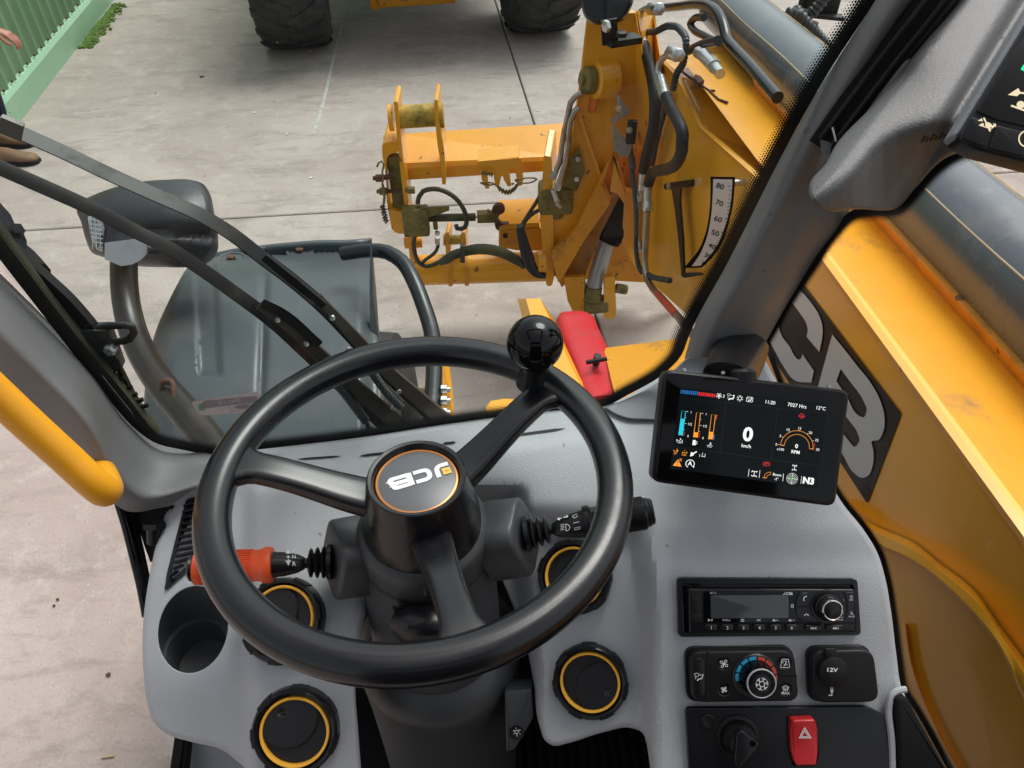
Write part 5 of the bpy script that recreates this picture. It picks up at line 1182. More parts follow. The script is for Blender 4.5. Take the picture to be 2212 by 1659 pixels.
# dark rail channel between pillar and console
rc = thing('blind_rail', 'black slotted guide rail set into the right pillar trim', 'rail', loc=U(1790, 320, .7))
def chan(pts, w_, h_): P = [U(*p) for p in cr([np.array(p, float) for p in pts], False, 20)]; return sect_loft(P, nrm(CAMPOS-P[0]), [w_]*len(P), [h_]*len(P), 8, 8)
obj('channel', chan([(2065, -70, .645), (2010, 8, .655), (1905, 140, .69), (1775, 320, .735)], .028, .006), M['blackm'], rc, smooth=30)
obj('guide', chan([(2048, -70, .637), (1992, 8, .647), (1890, 140, .682), (1772, 298, .727)], .004, .006), M['wiper'], rc, smooth=0)
obj('guide', chan([(2088, -70, .637), (2034, 8, .647), (1925, 145, .682), (1798, 312, .722)], .004, .006), M['wiper'], rc, smooth=0)
obj('end_stop', prism([U(1796, 276, .72), U(1804, 306, .72), U(1808, 305, .72), U(1800, 274, .72)], -nrm(ray(1800, 290))*.012), M['steel'], rc, smooth=0)
obj('end_pocket', prism([U(1771, 300, .728), U(1798, 310, .728), U(1792, 336, .728), U(1784, 342, .728), U(1775, 330, .728)], nrm(ray(1785, 320))*.01), M['foot'], rc, smooth=0)
# keypad
KF = Fr(U(2140, 240, .575), nrm(RGT*.97-UPV*.24), nrm(-FWD-RGT*.15))
kp_ = thing('keypad', 'black switch keypad with amber legends and a green light in top right corner', 'keypad', frame=KF)
ko = rpoly([(2298, -80), (2068, 296), (2108, 322), (2330, 378), (2480, -80)], 16, 6)
obj('rim', slab(KF, rpoly([(2284, -80), (2056, 292), (2068, 300), (2290, 300), (2480, -80)], 10), -.02, -.003, .003), M['foot'], kp_)
obj('case', slab(KF, ko, -.02, .002, .003), M['satin'], kp_)
for poly in ([(2096, 262), (2108, 220), (2152, 235)][:0] or [(2098, 251), (2149, 268), (2130, 318), (2082, 300)], [(2153, 270), (2212, 285), (2212, 338), (2135, 320)], [(2215, 70), (2108, 240), (2150, 258), (2260, 285), (2330, 100)]):
    obj('key', slab(KF, rpoly(poly, 6), .002, .0032, .0008), M['black'], kp_)
def ks(pts, w_, h=.0035): return stroke(KF, pts, w_*.575/FOC, h)
obj('amber_legends', merge(ks([(2125, 254), (2139, 284)], 3.2), flat(KF, [(2112, 261), (2121, 255), (2123, 262)], .0034), ks([(2115, 270), (2142, 279)], 2.2), flat(KF, [(2129, 263), (2138, 265), (2145, 272), (2137, 277), (2128, 272)], .0034), flat(KF, circ(2122, 269, 4, 10, 3), .0034), ks([(2142, 276), (2148, 271)], 4.5), flat(KF, [(2145, 266), (2152, 268), (2151, 275)], .0034),
     flat(KF, [(2177, 205), (2200, 190), (2205, 201), (2197, 208)], .0034), ks([(2200, 200), (2230, 203)], 4), ks([(2184, 228), (2240, 248)], 4), flat(KF, circ(2205, 226, 9, 14, 8), .0034), ks(circ(2218, 300, 17, 24), 3)), M['cream'], kp_, smooth=0)
obj('green_led', flat(KF, rpoly([(2204, 150), (2214, 136), (2232, 142), (2222, 158)], 4), .0034), M['e_led'], kp_, smooth=0)

# grab rail on the left
gr_ = thing('grab_rail', 'yellow painted grab rail bolted to the outside of the left pillar', 'grab rail', loc=U(225, 1010, .8))
obj('rail', tube([U(*p) for p in ((-120, 745, .64), (-30, 830, .665), (60, 914, .69), (150, 996, .715), (200, 1042, .73), (222, 1060, .74), (230, 1060, .752), (226, 1040, .775), (212, 1012, .81))], .0150, 24, step=.008), M['rail'], gr_, smooth=60)
# door seal strips and hinge below the pillar
ds = thing('door_seal', 'black rubber door seal strips with hinge bolt below the left pillar', 'door seal', loc=U(300, 1250, .86))
obj('seal_strip', tube([U(*p) for p in ((258, 1085, .87), (272, 1130, .875), (290, 1200, .88), (308, 1275, .88), (318, 1330, .88))], .006, 10, step=.01), M['gloss'], ds)
obj('inner_strip', tube([U(*p) for p in ((275, 1095, .88), (292, 1150, .885), (308, 1220, .885), (325, 1300, .885))], .005, 10, step=.01), M['blackm'], ds)
obj('bracket', prism([U(285, 1096, .885), U(375, 1092, .875), U(352, 1160, .87), U(325, 1215, .88), U(312, 1180, .89)], nrm(FWD)*.006), M['blackm'], ds, smooth=0)
obj('hinge_plate', prism([U(308, 1132, .868), U(350, 1122, .866), U(348, 1136, .866), U(330, 1140, .868), U(318, 1148, .868)], nrm(FWD)*.004), M['satin'], ds, smooth=0)
obj('hinge_bolt', merge(cyl(U(333, 1134, .862), U(333, 1172, .868), .0085, 14), lathe(U(333, 1130, .86), UPV*-1, [(.013, 0), (.013, .006)], 6)), M['satin'], ds)

# cab floor, bulkhead and body round the driver
fl = tag(obj('cab_floor', box((0.02, .28, CAMH-1.42), (.44, 0, 0), (0, .40, 0), (0, 0, .03), .005), M['blackm'], kind='structure'))
bk = tag(obj('front_bulkhead', box((0.02, .64, CAMH-1.08), (.36, 0, 0), (0, .02, 0), (0, 0, .34), .005), M['blackm'], kind='structure'))
tag(obj('right_bulkhead', box((.43, .30, CAMH-1.16), (.02, 0, 0), (0, .36, 0), (0, 0, .28), .005), M['blackm'], kind='structure'))
mt_ = thing('floor_mat', 'black ribbed rubber floor mat under the dashboard', 'mat', loc=(.2, .3, CAMH-1.39))
obj('mat', box((.12, .3, CAMH-1.385), (.28, 0, 0), (0, .32, 0), (0, 0, .004)), M['blackm'], mt_, smooth=0)
for i in range(30): obj('rib', box((-.14+i*.018, .3, CAMH-1.377), (.004, 0, 0), (0, .30, 0), (0, 0, .004)), M['blackm'], mt_, smooth=0)
sl_ = thing('door_sill', 'dark grey door sill plate at the bottom of the picture', 'sill', loc=U(430, 1640, 1.1))
obj('plate', prism([U(402, 1588, 1.08), U(560, 1600, 1.05), U(580, 1720, 1.02), U(385, 1720, 1.06)], (0, 0, -.03)), M['foot'], sl_, smooth=0)
obj('edge_rib', bar(U(396, 1590, 1.06), U(378, 1720, 1.03), .012, .03), M['blackm'], sl_, smooth=0)
obj('edge_rib', bar(U(408, 1590, 1.06), U(394, 1720, 1.03), .005, .02), M['blackm'], sl_, smooth=0)

# unseen cab shell and seat, added to block light and darken reflections
cs = thing('added_cab_shell', 'unseen dark cab roof and rear panel, added to block light from behind and above', 'cab shell', loc=(0, -.7, .95))
obj('added_rear_panel', box((0, -.72, 1.75), (.50, 0, 0), (0, .02, 0), (0, 0, .80), .01), M['blackm'], cs)
obj('added_roof_panel', box((0, -.56, 2.80), (.52, 0, 0), (0, .18, 0), (0, 0, .03), .01), M['blackm'], cs)
for sx in (-1, 1): obj('roof_rail', box((sx*.47, .30, 2.80), (.05, 0, 0), (0, .42, 0), (0, 0, .03), .01), M['blackm'], cs); obj('rear_post', box((sx*.47, -.68, 1.8), (.04, 0, 0), (0, .04, 0), (0, 0, 1.0), .01), M['blackm'], cs)
obj('front_header', box((0, .70, 2.80), (.42, 0, 0), (0, .04, 0), (0, 0, .04), .01), M['blackm'], cs)
ds_ = thing('added_seat', 'unseen black driver seat, added to darken reflections', 'seat', loc=(0, -.4, 1.0))  # out of view, added so glossy blacks reflect something dark
obj('cushion', box((-.02, -.34, 1.45), (.25, 0, 0), (0, .24, 0), (0, 0, .07), .04), M['blackm'], ds_)
obj('backrest', box((-.02, -.56, 1.85), (.24, 0, 0), (0, .06, 0), (0, .0, .36), .04), M['blackm'], ds_)

# ================================================================== outside: wipers, mirror, mudguard
def sweep(pts, w_, h_, n, prof=((-1, -.5), (-.8, .5), (.8, .5), (1, -.5))):
    """flat bar along world points; n = face normal"""
    P = [np.array(p, float) for p in pts]; V = []; m = len(P)
    wf = w_ if hasattr(w_, '__len__') else [w_]*m
    for i in range(m):
        t = nrm(P[min(i+1, m-1)]-P[max(0, i-1)]); s = nrm(np.cross(n, t)); ww = np.interp(i/(m-1), np.linspace(0, 1, len(wf)), wf)/2
        for a, b in prof: V.append(P[i]+s*ww*a+n*h_*b)
    return V, [(4*i+j, 4*i+(j+1) % 4, 4*i+4+(j+1) % 4, 4*i+4+j) for i in range(m-1) for j in range(4)]+[(3, 2, 1, 0), (4*m-4, 4*m-3, 4*m-2, 4*m-1)]
def wsp(pts, h, step=14): return [WS.at(p[0], p[1], h) for p in cr(pts, False, step)]
upw = [(-60, 250), (40, 292), (130, 332), (230, 380), (330, 425), (430, 470), (500, 513), (560, 560), (620, 605), (690, 665), (760, 738), (830, 812), (890, 868), (960, 935)]
low = [(-60, 342), (20, 378), (100, 413), (200, 458), (300, 510), (360, 540), (430, 585), (500, 635), (580, 695), (660, 768), (740, 845), (800, 900), (860, 950)]
wip = thing('windscreen_wiper', 'black twin arm windscreen wiper running diagonally across the outside of the glass', 'wiper', loc=WS.at(900, 920, -.04))
wN = WS.N; RP = ((-1, -.9), (-.15, .5), (.0, .5), (1, -.5))
obj('arm', sweep(wsp(upw, -.030), [.0135, .0135, .014, .016, .018, .020, .022], .014, wN, RP), M['wiper'], wip, smooth=0, label='upper arm of the wiper')
obj('arm', sweep(wsp(low, -.030), [.015, .015, .0145, .015, .017, .020, .022], .014, wN, RP), M['wiper'], wip, smooth=0, label='lower arm of the wiper')
obj('arm_face', sweep(wsp([(685, 640), (760, 722), (830, 797), (905, 862), (985, 930)], -.024), [.010, .014, .018, .020, .020], .004, nrm(wN+WS.X*.5)), M['armface'], wip, smooth=0)
obj('arm_face', sweep(wsp([(560, 660), (640, 720), (720, 795), (800, 865), (880, 935)], -.024), [.010, .014, .018, .020, .020], .004, nrm(wN+WS.X*.5)), M['armface'], wip, smooth=0)
for P_ in (([(570, 555), (640, 612), (700, 660)]), ([(565, 655), (600, 672), (690, 745)])):
    obj('joint_plate', sweep(wsp(P_, -.022), [.010, .012, .010], .003, wN), M['wiper'], wip, smooth=0)
for x, y in ((718, 686), (600, 690), (662, 742), (752, 755), (862, 845), (850, 880)): obj('rivet', lathe(WS.at(x, y, -.021), wN, [(.0034, 0), (.003, .002), (.0012, .001), (0, .001)], 12), M['steel'], wip)
obj('end_clip', sweep(wsp([(0, 268), (48, 288)], -.022), .019, .004, wN), M['armface'], wip, smooth=0)
for P_, nm in (([(700, 795), (745, 850), (790, 910)], 'right'), ([(640, 790)][:0] or [(795, 790), (830, 840), (868, 880)], 'upper')):
    hh = thing('washer_hose', 'green grey corrugated washer hose clipped along the %s wiper arm' % ('lower' if nm == 'right' else 'upper'), 'hose', loc=WS.at(*P_[-1], -.02), group='washer hoses on the wiper arms')
    obj('conduit', corr([WS.at(x, y, -.018) for x, y in P_], .0052, .0038, 10, .14), M['conduit'], hh)
    e = P_[-1]; obj('tail', tube([WS.at(x, y, -.020) for x, y in ((e[0]-4, e[1]-6), (e[0]+4, e[1]+8), (e[0]+8, e[1]+25), (e[0]+30, e[1]+55))], .0028, 8, step=.01), M['conduit'], hh)
# side blade along the left pillar
bl = thing('wiper_blade', 'parked black wiper blade lying along the left edge of the windscreen', 'wiper blade', loc=WS.at(180, 780, -.03))
obj('blade', sweep(wsp([(-20, 478), (40, 560), (110, 655), (200, 765), (270, 850), (335, 935)], -.022), .009, .012, wN), M['bladeol'], bl, smooth=0)
obj('blade_arm', sweep(wsp([(20, 540), (85, 600), (140, 650), (198, 716)], -.034), .020, .010, wN), M['wiper'], bl, smooth=0)
obj('bridge', sweep(wsp([(190, 700), (245, 775), (285, 850), (332, 930)], -.030), [.012, .007, .006, .006], .006, wN), M['wiper'], bl, smooth=0)
for x, y in ((236, 806), (256, 820), (272, 840), (283, 856), (296, 868), (307, 880)): obj('claw', bar(WS.at(x-10, y+1, -.026), WS.at(x+13, y-5, -.026), .004, .004, up=wN), M['wiper'], bl, smooth=0)
obj('pivot_block', merge(box(WS.at(212, 738, -.034), WS.X*.018, WS.Y*.020, wN*.010, .003), box(WS.at(232, 765, -.034), WS.X*.014, WS.Y*.016, wN*.008, .003)), M['mirror'], bl)
obj('pivot_bolt', lathe(WS.at(240, 752, -.026), wN, [(.007, 0), (.007, .006), (.004, .008)], 6), M['steel'], bl, smooth=0)
obj('washer_tube', tube([WS.at(x, y, -.03) for x, y in ((200, 718), (225, 706), (255, 703), (285, 706), (290, 718), (280, 732), (255, 738), (240, 737))], .0042, 10, step=.008), M['rubber'], bl)
lb = thing('lamp_bracket', 'dark bracket with a bolt outside the lower left of the windscreen edge', 'bracket', loc=U(25, 520, 1.2))
obj('plate', prism([U(-30, 400, 1.2), U(10, 470, 1.2), U(45, 490, 1.2), U(58, 520, 1.2), U(58, 545, 1.2), U(40, 548, 1.2), U(10, 535, 1.2), U(-40, 480, 1.2)], nrm(ray(20, 500))*.01), M['mirror'], lb, smooth=0)
obj('nut', lathe(U(34, 500, 1.19), nrm(RGT*.8-FWD), [(.012, 0), (.012, .012), (.007, .012), (.007, .022), (0, .022)], 6), M['rubber'], lb, smooth=0)
obj('arm', tube([U(-40, 430, 1.22), U(0, 470, 1.22), U(20, 520, 1.22), U(60, 560, 1.2), U(85, 590, 1.15)], .016, 10, step=.02), M['blackm'], lb)

# mirror on its arm
ma_ = thing('side_mirror', 'black plastic door mirror seen from behind with a corner lamp lens', 'mirror', loc=U(320, 480, 1.5))
mo_ = cr([(166, 452), (178, 434), (205, 420), (250, 404), (300, 393), (360, 388), (415, 389), (440, 398), (452, 415), (463, 460), (471, 510), (469, 545), (452, 566), (420, 575), (350, 577), (290, 574), (225, 556), (198, 545), (186, 520), (175, 480)], True, 8)
def mirz(x, y):
    u, v = (x-320)/155, (y-482)/95
    z = 1.46+.05*(abs(u)**2.5)+.06*(abs(v)**2.2)
    # long shallow waist moulded across the back
    z += .018*math.exp(-((y-(498+.04*(x-320)+ .0012*(x-330)**2*.3))/13)**2)*sm((x-225)/50)
    return z
obj('housing', sheet(mo_, [], mirz, 12, r=16, rz=.03, skirt=.07), M['mirror'], ma_, smooth=50)
lo_ = rpoly([(189, 466), (218, 470), (226, 492), (222, 545), (208, 540), (196, 515)], 6)
obj('lamp_lens', ([U(x, y, mirz(x, y)-.004) for x, y in lo_]+[U(x, y, mirz(x, y)+.01) for x, y in lo_], [tuple(range(len(lo_)))]+[(i, (i+1) % len(lo_), (i+1) % len(lo_)+len(lo_), i+len(lo_)) for i in range(len(lo_))]), M['lens'], ma_, smooth=0)
for k in range(7):
    y = 474+k*9.5; obj('lens_rib', bar(U(192+k*1.5, y, mirz(192, y)-.005), U(223, y+4, mirz(223, y)-.005), .0022, .003, up=-FWD), M['steel'], ma_, smooth=0)
for k in range(3): x = 198+k*9; obj('lens_rib', bar(U(x, 470, mirz(x, 470)-.005), U(x+3, 538, mirz(x, 530)-.005), .0016, .003, up=-FWD), M['steel'], ma_, smooth=0)
obj('bracket_plate', prism([U(226, 524, 1.40), U(308, 514, 1.40), U(334, 532, 1.40), U(304, 562, 1.40), U(286, 571, 1.40), U(262, 575, 1.40), U(226, 560, 1.40)], nrm(ray(280, 540))*.006), mat('bracket_grey', (.30, .31, .33), .4, dirt=20, dirtcol=(.2, .2, .2), damt=.5), ma_, smooth=0)
obj('bracket_bolt', cyl(U(318, 538, 1.40), U(345, 540, 1.41), .010, 12), M['mirror'], ma_)
marm = thing('mirror_arm', 'curved dark tubular arm carrying the door mirror', 'arm', loc=U(420, 880, 1.25))
obj('arm', tube([U(*p) for p in ((268, 560, 1.44), (268, 600, 1.44), (272, 650, 1.43), (284, 705, 1.41), (308, 765, 1.37), (345, 825, 1.32), (395, 885, 1.27), (445, 945, 1.22), (500, 1020, 1.16))], [.024, .0245, .0245, .025, .026, .0265], 20, step=.02), mat('arm_bronze_black', (.018, .014, .012), .3, spec=.4, dirt=12, dirtcol=(.06, .045, .03), damt=.5), marm, smooth=60)
obj('hinge', prism([U(343, 828, 1.28), U(352, 818, 1.28), U(368, 822, 1.28), U(371, 858, 1.27), U(380, 800, 1.28)][:4], nrm(ray(360, 840))*.02), M['blackm'], marm, smooth=0)
obj('clip', tube([U(346, 842, 1.275), U(352, 824, 1.27), U(370, 823, 1.265), U(376, 858, 1.26)], .004, 8, step=.01), M['rust'], marm)

# front wheel mudguard
gu_o = cr([('c', (318, 1010)), (311, 920), (312, 850), (320, 775), (338, 710), (362, 655), (385, 610), (405, 578), (440, 555), (490, 540), (560, 530), (640, 522), (700, 518), (745, 518), ('c', (803, 514)), ('c', (807, 560)), (812, 620), (818, 700), (824, 760), (830, 850), ('c', (845, 1010))], True, 11)
def gz_(x, y):
    # arch over the tyre: intersect the ray with a wide cylinder lying along x
    cy_, cz_, R_ = 1.22, CAMH-1.78, .80
    r = ray(x, y); o = np.array([0, CAMH]); a = r[1]**2+r[2]**2; dz = CAMH-cz_; b = 2*(-cy_*r[1]+dz*r[2]); c = cy_**2+dz**2-R_*R_; disc = b*b-4*a*c
    z = (-b-math.sqrt(max(disc, 0)))/2/a if disc > 0 else -b/2/a
    z += .012*sm((575-x+((y-540)*0))/8)*sm((x-430)/40)*0
    z += .010*math.exp(-((x-(573+(y-540)*-.03))/8.0)**2)              # pressed groove
    z += .010*(1 if 0 else sm((28-abs(x-445-(y-640)*.05))/10)*sm((815-y)/16))  # recessed strip
    z += .06*sm((372-x+ (y-700)*.02)/70)                               # rolls over on the left
    z += .03*sm((x-772)/40)
    pass
    return z
mg = thing('mudguard', 'dark grey plastic front wheel mudguard with pressed groove and bolt dimples', 'mudguard', loc=U(570, 800, 1.5))
obj('shell', sheet(gu_o, [], gz_, 6, r=12, rz=.02, skirt=.10), M['mud'], mg, smooth=50)
for x, y in ((648, 543), (500, 560)):
    c = U(x, y, gz_(x, y)-.001); nn_ = nrm(np.array([0, .1, 1.0])); obj('bolt_dimple', lathe(c, nn_, [(.036, .0), (.034, .003), (.028, .002), (.024, -.003)], 28), M['mud'], mg)
    obj('bolt', lathe(c, nn_, [(.011, 0), (.011, .008), (.006, .010), (0, .010)], 6), M['rust'], mg, smooth=0)
sp = [(770, 600), (803, 522), (812, 640), (830, 760), (845, 960), (790, 960), (772, 800)]
obj('side_flange', prism([U(x, y, 1.55+.0*x) for x, y in ((800, 530), (806, 640), (822, 760), (838, 930), (846, 1000), (800, 1000), (800, 760), (798, 620))], nrm(FWD)*.02), M['mud'], mg, smooth=0)
gt_ = thing('mudguard_stay', 'black bent tube stay curving down beside the mudguard', 'stay', loc=U(940, 850, 1.4))
obj('tube', tube([U(*p) for p in ((740, 548, 1.62), (800, 541, 1.60), (836, 545, 1.58), (868, 565, 1.56), (893, 605, 1.53), (915, 660, 1.50), (932, 715, 1.46), (938, 780, 1.40), (936, 850, 1.34), (932, 900, 1.30), (932, 980, 1.25))], [.0150, .0150, .0155, .0155, .0155, .0155, .0155, .016, .016], 20, step=.02), M['guard'], gt_, smooth=60)
obj('mount_plate', prism([U(945, 770, 1.40), U(957, 770, 1.42), (U(966, 850, 1.36)), U(972, 930, 1.30), U(950, 980, 1.28)], nrm(RGT)*.01), M['yellow2'], gt_, smooth=0)
for y in (842, 866, 892, 915): obj('stay_bolt', lathe(U(958, y, 1.335-(y-842)*.0008), nrm(RGT), [(.0085, -.004), (.0085, .006), (.005, .007), (.005, .012), (0, .012)], 6), M['steel'], gt_, smooth=0)
obj('stay_clamp', box(U(917, 852, 1.36), RGT*.012, UPV*.012, FWD*.02, .003), M['olive'], gt_)
# wheel under the mudguard, so that the arch is not hollow
fwh = thing('front_wheel', 'own front wheel tyre under the mudguard', 'wheel', loc=(-.42, 1.22, 0))
obj('tyre', place(tyre_mesh(.60, .42), np.array([-.40, 1.22, .60]), np.identity(3)), M['tyre'], fwh)

# yellow chassis pieces between mudguard and boom
chs = thing('chassis_deck', 'yellow painted chassis deck and bracket arm beside the red cover', 'chassis', loc=(.35, 1.3, .9))
def PP(pts, z): return [U(x, y, z) for x, y in pts]
obj('deck_plate', prism([U(x, y, z) for x, y, z in ((1304, 752, 1.95), (1490, 728, 1.95), (1520, 800, 1.75), (1420, 900, 1.55), (1340, 900, 1.60))], (0, 0, -.03)), M['yellow2'], chs, smooth=0)
obj('bracket_arm', prism([U(x, y, z) for x, y, z in ((1136, 645, 2.12), (1167, 645, 2.12), (1196, 690, 2.02), (1232, 770, 1.90), (1260, 830, 1.80), (1285, 900, 1.68), (1225, 900, 1.68), (1196, 820, 1.80), (1160, 730, 1.95))], (-.02, .05, -.04)), M['yellow'], chs, smooth=0)
obj('bracket_side', prism([U(x, y, z) for x, y, z in ((1136, 649, 2.13), (1160, 735, 1.97), (1196, 825, 1.82), (1225, 905, 1.70), (1160, 905, 1.75), (1138, 760, 2.0))], (.004, .0, -.25)), M['yellow2'], chs, smooth=0)
obj('deck_lip', prism([U(x, y, z) for x, y, z in ((1050, 880, 1.7), (1060, 866, 1.72), (1090, 861, 1.72), (1310, 875, 1.62), (1310, 950, 1.52), (1040, 950, 1.58))], (0, 0, -.05)), M['yellow'], chs, smooth=0)
rb = thing('red_cover', 'glossy red rounded cover box with a small T handle', 'cover', loc=U(1275, 780, 2.0))
V = []; ends = [((1205, 700), (1275, 679), 2.16), ((1232, 800), (1326, 812), 1.86), ((1250, 880), (1350, 885), 1.68)]
cA = [(1238, 688, 2.20), (1244, 712, 2.15), (1262, 760, 2.02), (1290, 825, 1.88), (1316, 890, 1.74)]
P_ = [U(*p) for p in cr([np.array(p) for p in cA], False, 8)]
rw = np.linspace(0, 1, len(P_))
obj('lid', sect_loft(P_, nrm((0, -.25, 1)), [(.085+.028*min(1, t*12)) for t in rw], [.05+.035*min(1, t*12) for t in rw], 28, 4.0), M['redbox'], rb, smooth=60)
hnd = U(1287, 786, 1.86); obj('handle_stem', cyl(hnd, hnd+np.array([0, -.01, .035]), .009, 12), M['rubber'], rb)
obj('handle_bar', cyl(U(1266, 783, 1.82), U(1311, 775, 1.82), .0055, 12), M['rubber'], rb)
obj('screw', lathe(U(1304, 831, 1.79), nrm((0, -.2, 1)), [(.008, 0), (.007, .004), (.003, .004), (0, .002)], 16), M['steel'], rb)

# ================================================================== boom
UB = .70
pd = math.radians(4.6); bd = np.array([0, math.cos(pd), -math.sin(pd)]); bv = np.array([0, math.sin(pd), math.cos(pd)]); bx = np.array([1.0, 0, 0])
def bproj(P): return (P[0], np.dot(P-CAMPOS, bv), np.dot(P-CAMPOS, bd))   # u, v, along
L1 = bproj(XU(1780, 560, UB)); v1 = L1[1]
def BP(u, v, s): return CAMPOS+bx*u+bv*v+bd*s
boom = thing('telehandler_boom', 'long yellow lift boom passing right of the cab with large black and silver decal', 'boom', loc=(.8, 1.0, 1.2))
# side plate: top edge follows the boom, bottom tapers
print('BOOMS', [bproj(XU(x, y, UB)) for x, y in ((1516, 277), (1615, 404), (1780, 560))], L1)
side_px = [(1377, 60), (1415, 110), (1465, 165), (1516, 275)]
sfar = [XU(*p, UB) for p in ((1372, 110), (1420, 120), (1466, 168), (1516, 277))]
top_s = [BP(UB, v1, s) for s in (1.62, 1.5, 1.0, .6, .2, -.2, -.8)]
botpx = [XU(*p, UB) for p in ((1500, 695), (1440, 640), (1383, 585), (1372, 500), (1362, 380), (1365, 240))]
low_s = [BP(UB, v1-.62, s) for s in (-.8, .2, .8)]
obj('side_plate', prism(sfar+top_s+low_s+botpx, (.02, 0, 0)), M['yelside'], boom, smooth=0)
obj('edge_flange', sweep(sfar[1:]+top_s, .016, .012, np.array([-.3, 0, 1.0])), M['yellow'], boom, smooth=0)
# sloping infill from the side plate's forward edge down to the top surface
_s = [bproj(p) for p in sfar[1:]+[top_s[0]]]

r1 = ray(1888, 448); r2 = ray(2085, 333)
def uv_(r): q = np.array([r[0], np.dot(r, bv)]); return q/np.linalg.norm(q)
d1, d2 = uv_(ray(1900, 462)), uv_(ray(2120, 358))
# horizontal distance at which the lower tube edge meets the top plate
tEdge = (v1-.015)/d1[1]; uE = d1[0]*tEdge
half = .5*math.acos(np.dot(d1, d2)); dm = nrm(d1+d2); D = tEdge*1.0; Rt = D*math.sin(half); tc_ = dm*D
V = []; ns = 26
svals = np.linspace(-.9, 2.75, ns)
for s in svals:
    for u, dv in ((UB+.018, -.004), (UB+.08, -.012), (uE+.02, -.018), (uE+.3, -.02)): V.append(BP(u, v1+dv, s))
_q = [BP(u_, v_-.004, s_2) for u_, v_, s_2 in _s]+[BP(uE+.03, v1-.02, s_2) for u_, v_, s_2 in _s]; _k = len(_s)
obj('front_slope', (_q, [(i, i+1, _k+i+1, _k+i) for i in range(_k-1)]), M['yellowtop'], boom, smooth=0)
obj('top_plate', (V, [(4*i+j, 4*i+j+1, 4*i+5+j, 4*i+4+j) for i in range(ns-1) for j in range(3)]), M['yellowtop'], boom, smooth=20)
obj('top_rail', sweep([BP(uE-.01, v1+.004, s) for s in np.linspace(-.9, 2.4, 10)], .045, .03, np.array([-.5, 0, 1.0])), M['yellow2'], boom, smooth=0)
ram = thing('inner_boom', 'slate blue grey round topped inner boom section lying beyond the yellow boom edge', 'boom section', loc=BP(tc_[0], tc_[1], 1.0))
obj('casing', tube([BP(tc_[0], tc_[1], s) for s in np.linspace(-1.0, 3.1, 20)], Rt, 48), M['tubeblue'], ram, smooth=60)
obj('weld_seam', tube([BP(tc_[0]-Rt*.80, tc_[1]+Rt*.60+.002*math.sin(s*9), s) for s in np.linspace(-1.0, 2.9, 60)], .0022, 8), M['dust'], ram)
obj('weld_seam', tube([BP(tc_[0]+Rt*.55, tc_[1]+Rt*.835, s) for s in np.linspace(-1.0, 3.0, 30)], .0018, 8), M['olivey'], ram)
# decal on the boom side
def dec(pts, h): return [XU(x, y, UB-h) for x, y in pts]
def c6(pts): return [(p[0]*.3308+1591, p[1]*.3308+576) for p in pts]
dk = obj('decal', (dec(rpoly([(1560, 592), (1640, 492), (1733, 612), (1947, 893), (1873, 1088), (1659, 757)], 6), .002), [tuple(range(30))]), M['decal'], boom, smooth=0)
cu_ = cr([('c', (410, 145)), (490, 240), (540, 320), (562, 400), (557, 480), ('c', (540, 557)), ('c', (457, 457)), (465, 415), (455, 370), (415, 305), ('c', (355, 225))], True, 8)
cl_ = cr([('c', (292, 295)), (276, 345), (278, 400), (300, 460), (345, 520), (385, 590), (405, 607), (420, 600), ('c', (430, 572)), ('c', (505, 680)), ('c', (488, 757)), (385, 745), (300, 640), (245, 540), ('c', (200, 455)), ('c', (240, 340))], True, 8)
cj_ = [(355, 225), (410, 145), (300, 10), (200, 120), (200, 455), (250, 345), (292, 295)]
bo_ = cr([('c', (625, 443)), (700, 535), (790, 650), (870, 750), (930, 855), (965, 975), (957, 1080), (925, 1132), (885, 1140), (893, 1200), (888, 1300), (862, 1362), (820, 1379), (765, 1345), (695, 1230), (600, 1090), ('c', (500, 900))], True, 9)
bh1 = cr([('c', (680, 668)), (740, 748), (830, 878), (850, 935), (828, 984), (795, 970), (720, 850), ('c', (652, 748))], True, 9)
bh2 = cr([('c', (700, 960)), (735, 1005), (790, 1085), (802, 1140), (775, 1175), (720, 1120), (660, 1030), ('c', (640, 985))], True, 9)
def flatfill(loops, h):
    bm = bmesh.new()
    for L in loops:
        vv = [bm.verts.new((p[0], p[1], 0)) for p in L]
        for i in range(len(vv)): bm.edges.new((vv[i], vv[(i+1) % len(vv)]))
    bmesh.ops.triangle_fill(bm, edges=bm.edges[:], use_beauty=True); bm.verts.index_update()
    V = [XU(*c6([(v.co.x, v.co.y)])[0], UB-h) for v in bm.verts]; F = [tuple(v.index for v in f.verts) for f in bm.faces]; bm.free(); return V, F
obj('decal_letters', merge(flatfill([cu_], .004), flatfill([cl_], .004), flatfill([bo_, bh1, bh2], .004)), M['silver'], dk, smooth=0)
# lower lip and recessed panel below it
lipT = [(1812, 1075), (1852, 1112), (1892, 1136), (1975, 1173), (2025, 1213), (2108, 1279), (2155, 1346), (2212, 1423), (2300, 1560)]
lipB = [(1838, 1122), (1875, 1156), (1905, 1178), (1942, 1193), (1995, 1223), (2048, 1266), (2102, 1319), (2158, 1389), (2212, 1499), (2290, 1650)]
a_ = resample(cr(lipT, False, 8), 40); b_ = resample(cr(lipB, False, 8), 40)
V = [XU(*p, UB-.004) for p in a_]+[XU(p[0]*.6+q[0]*.4, p[1]*.6+q[1]*.4, UB-.030) for p, q in zip(a_, b_)]+[XU(*p, UB-.034) for p in b_]+[XU(p[0]-6, p[1]+12, UB+.03) for p in b_]
obj('lower_lip', (V, [(k*40+i, k*40+i+1, (k+1)*40+i+1, (k+1)*40+i) for k in range(3) for i in range(39)]), M['yelside'], boom, smooth=50)
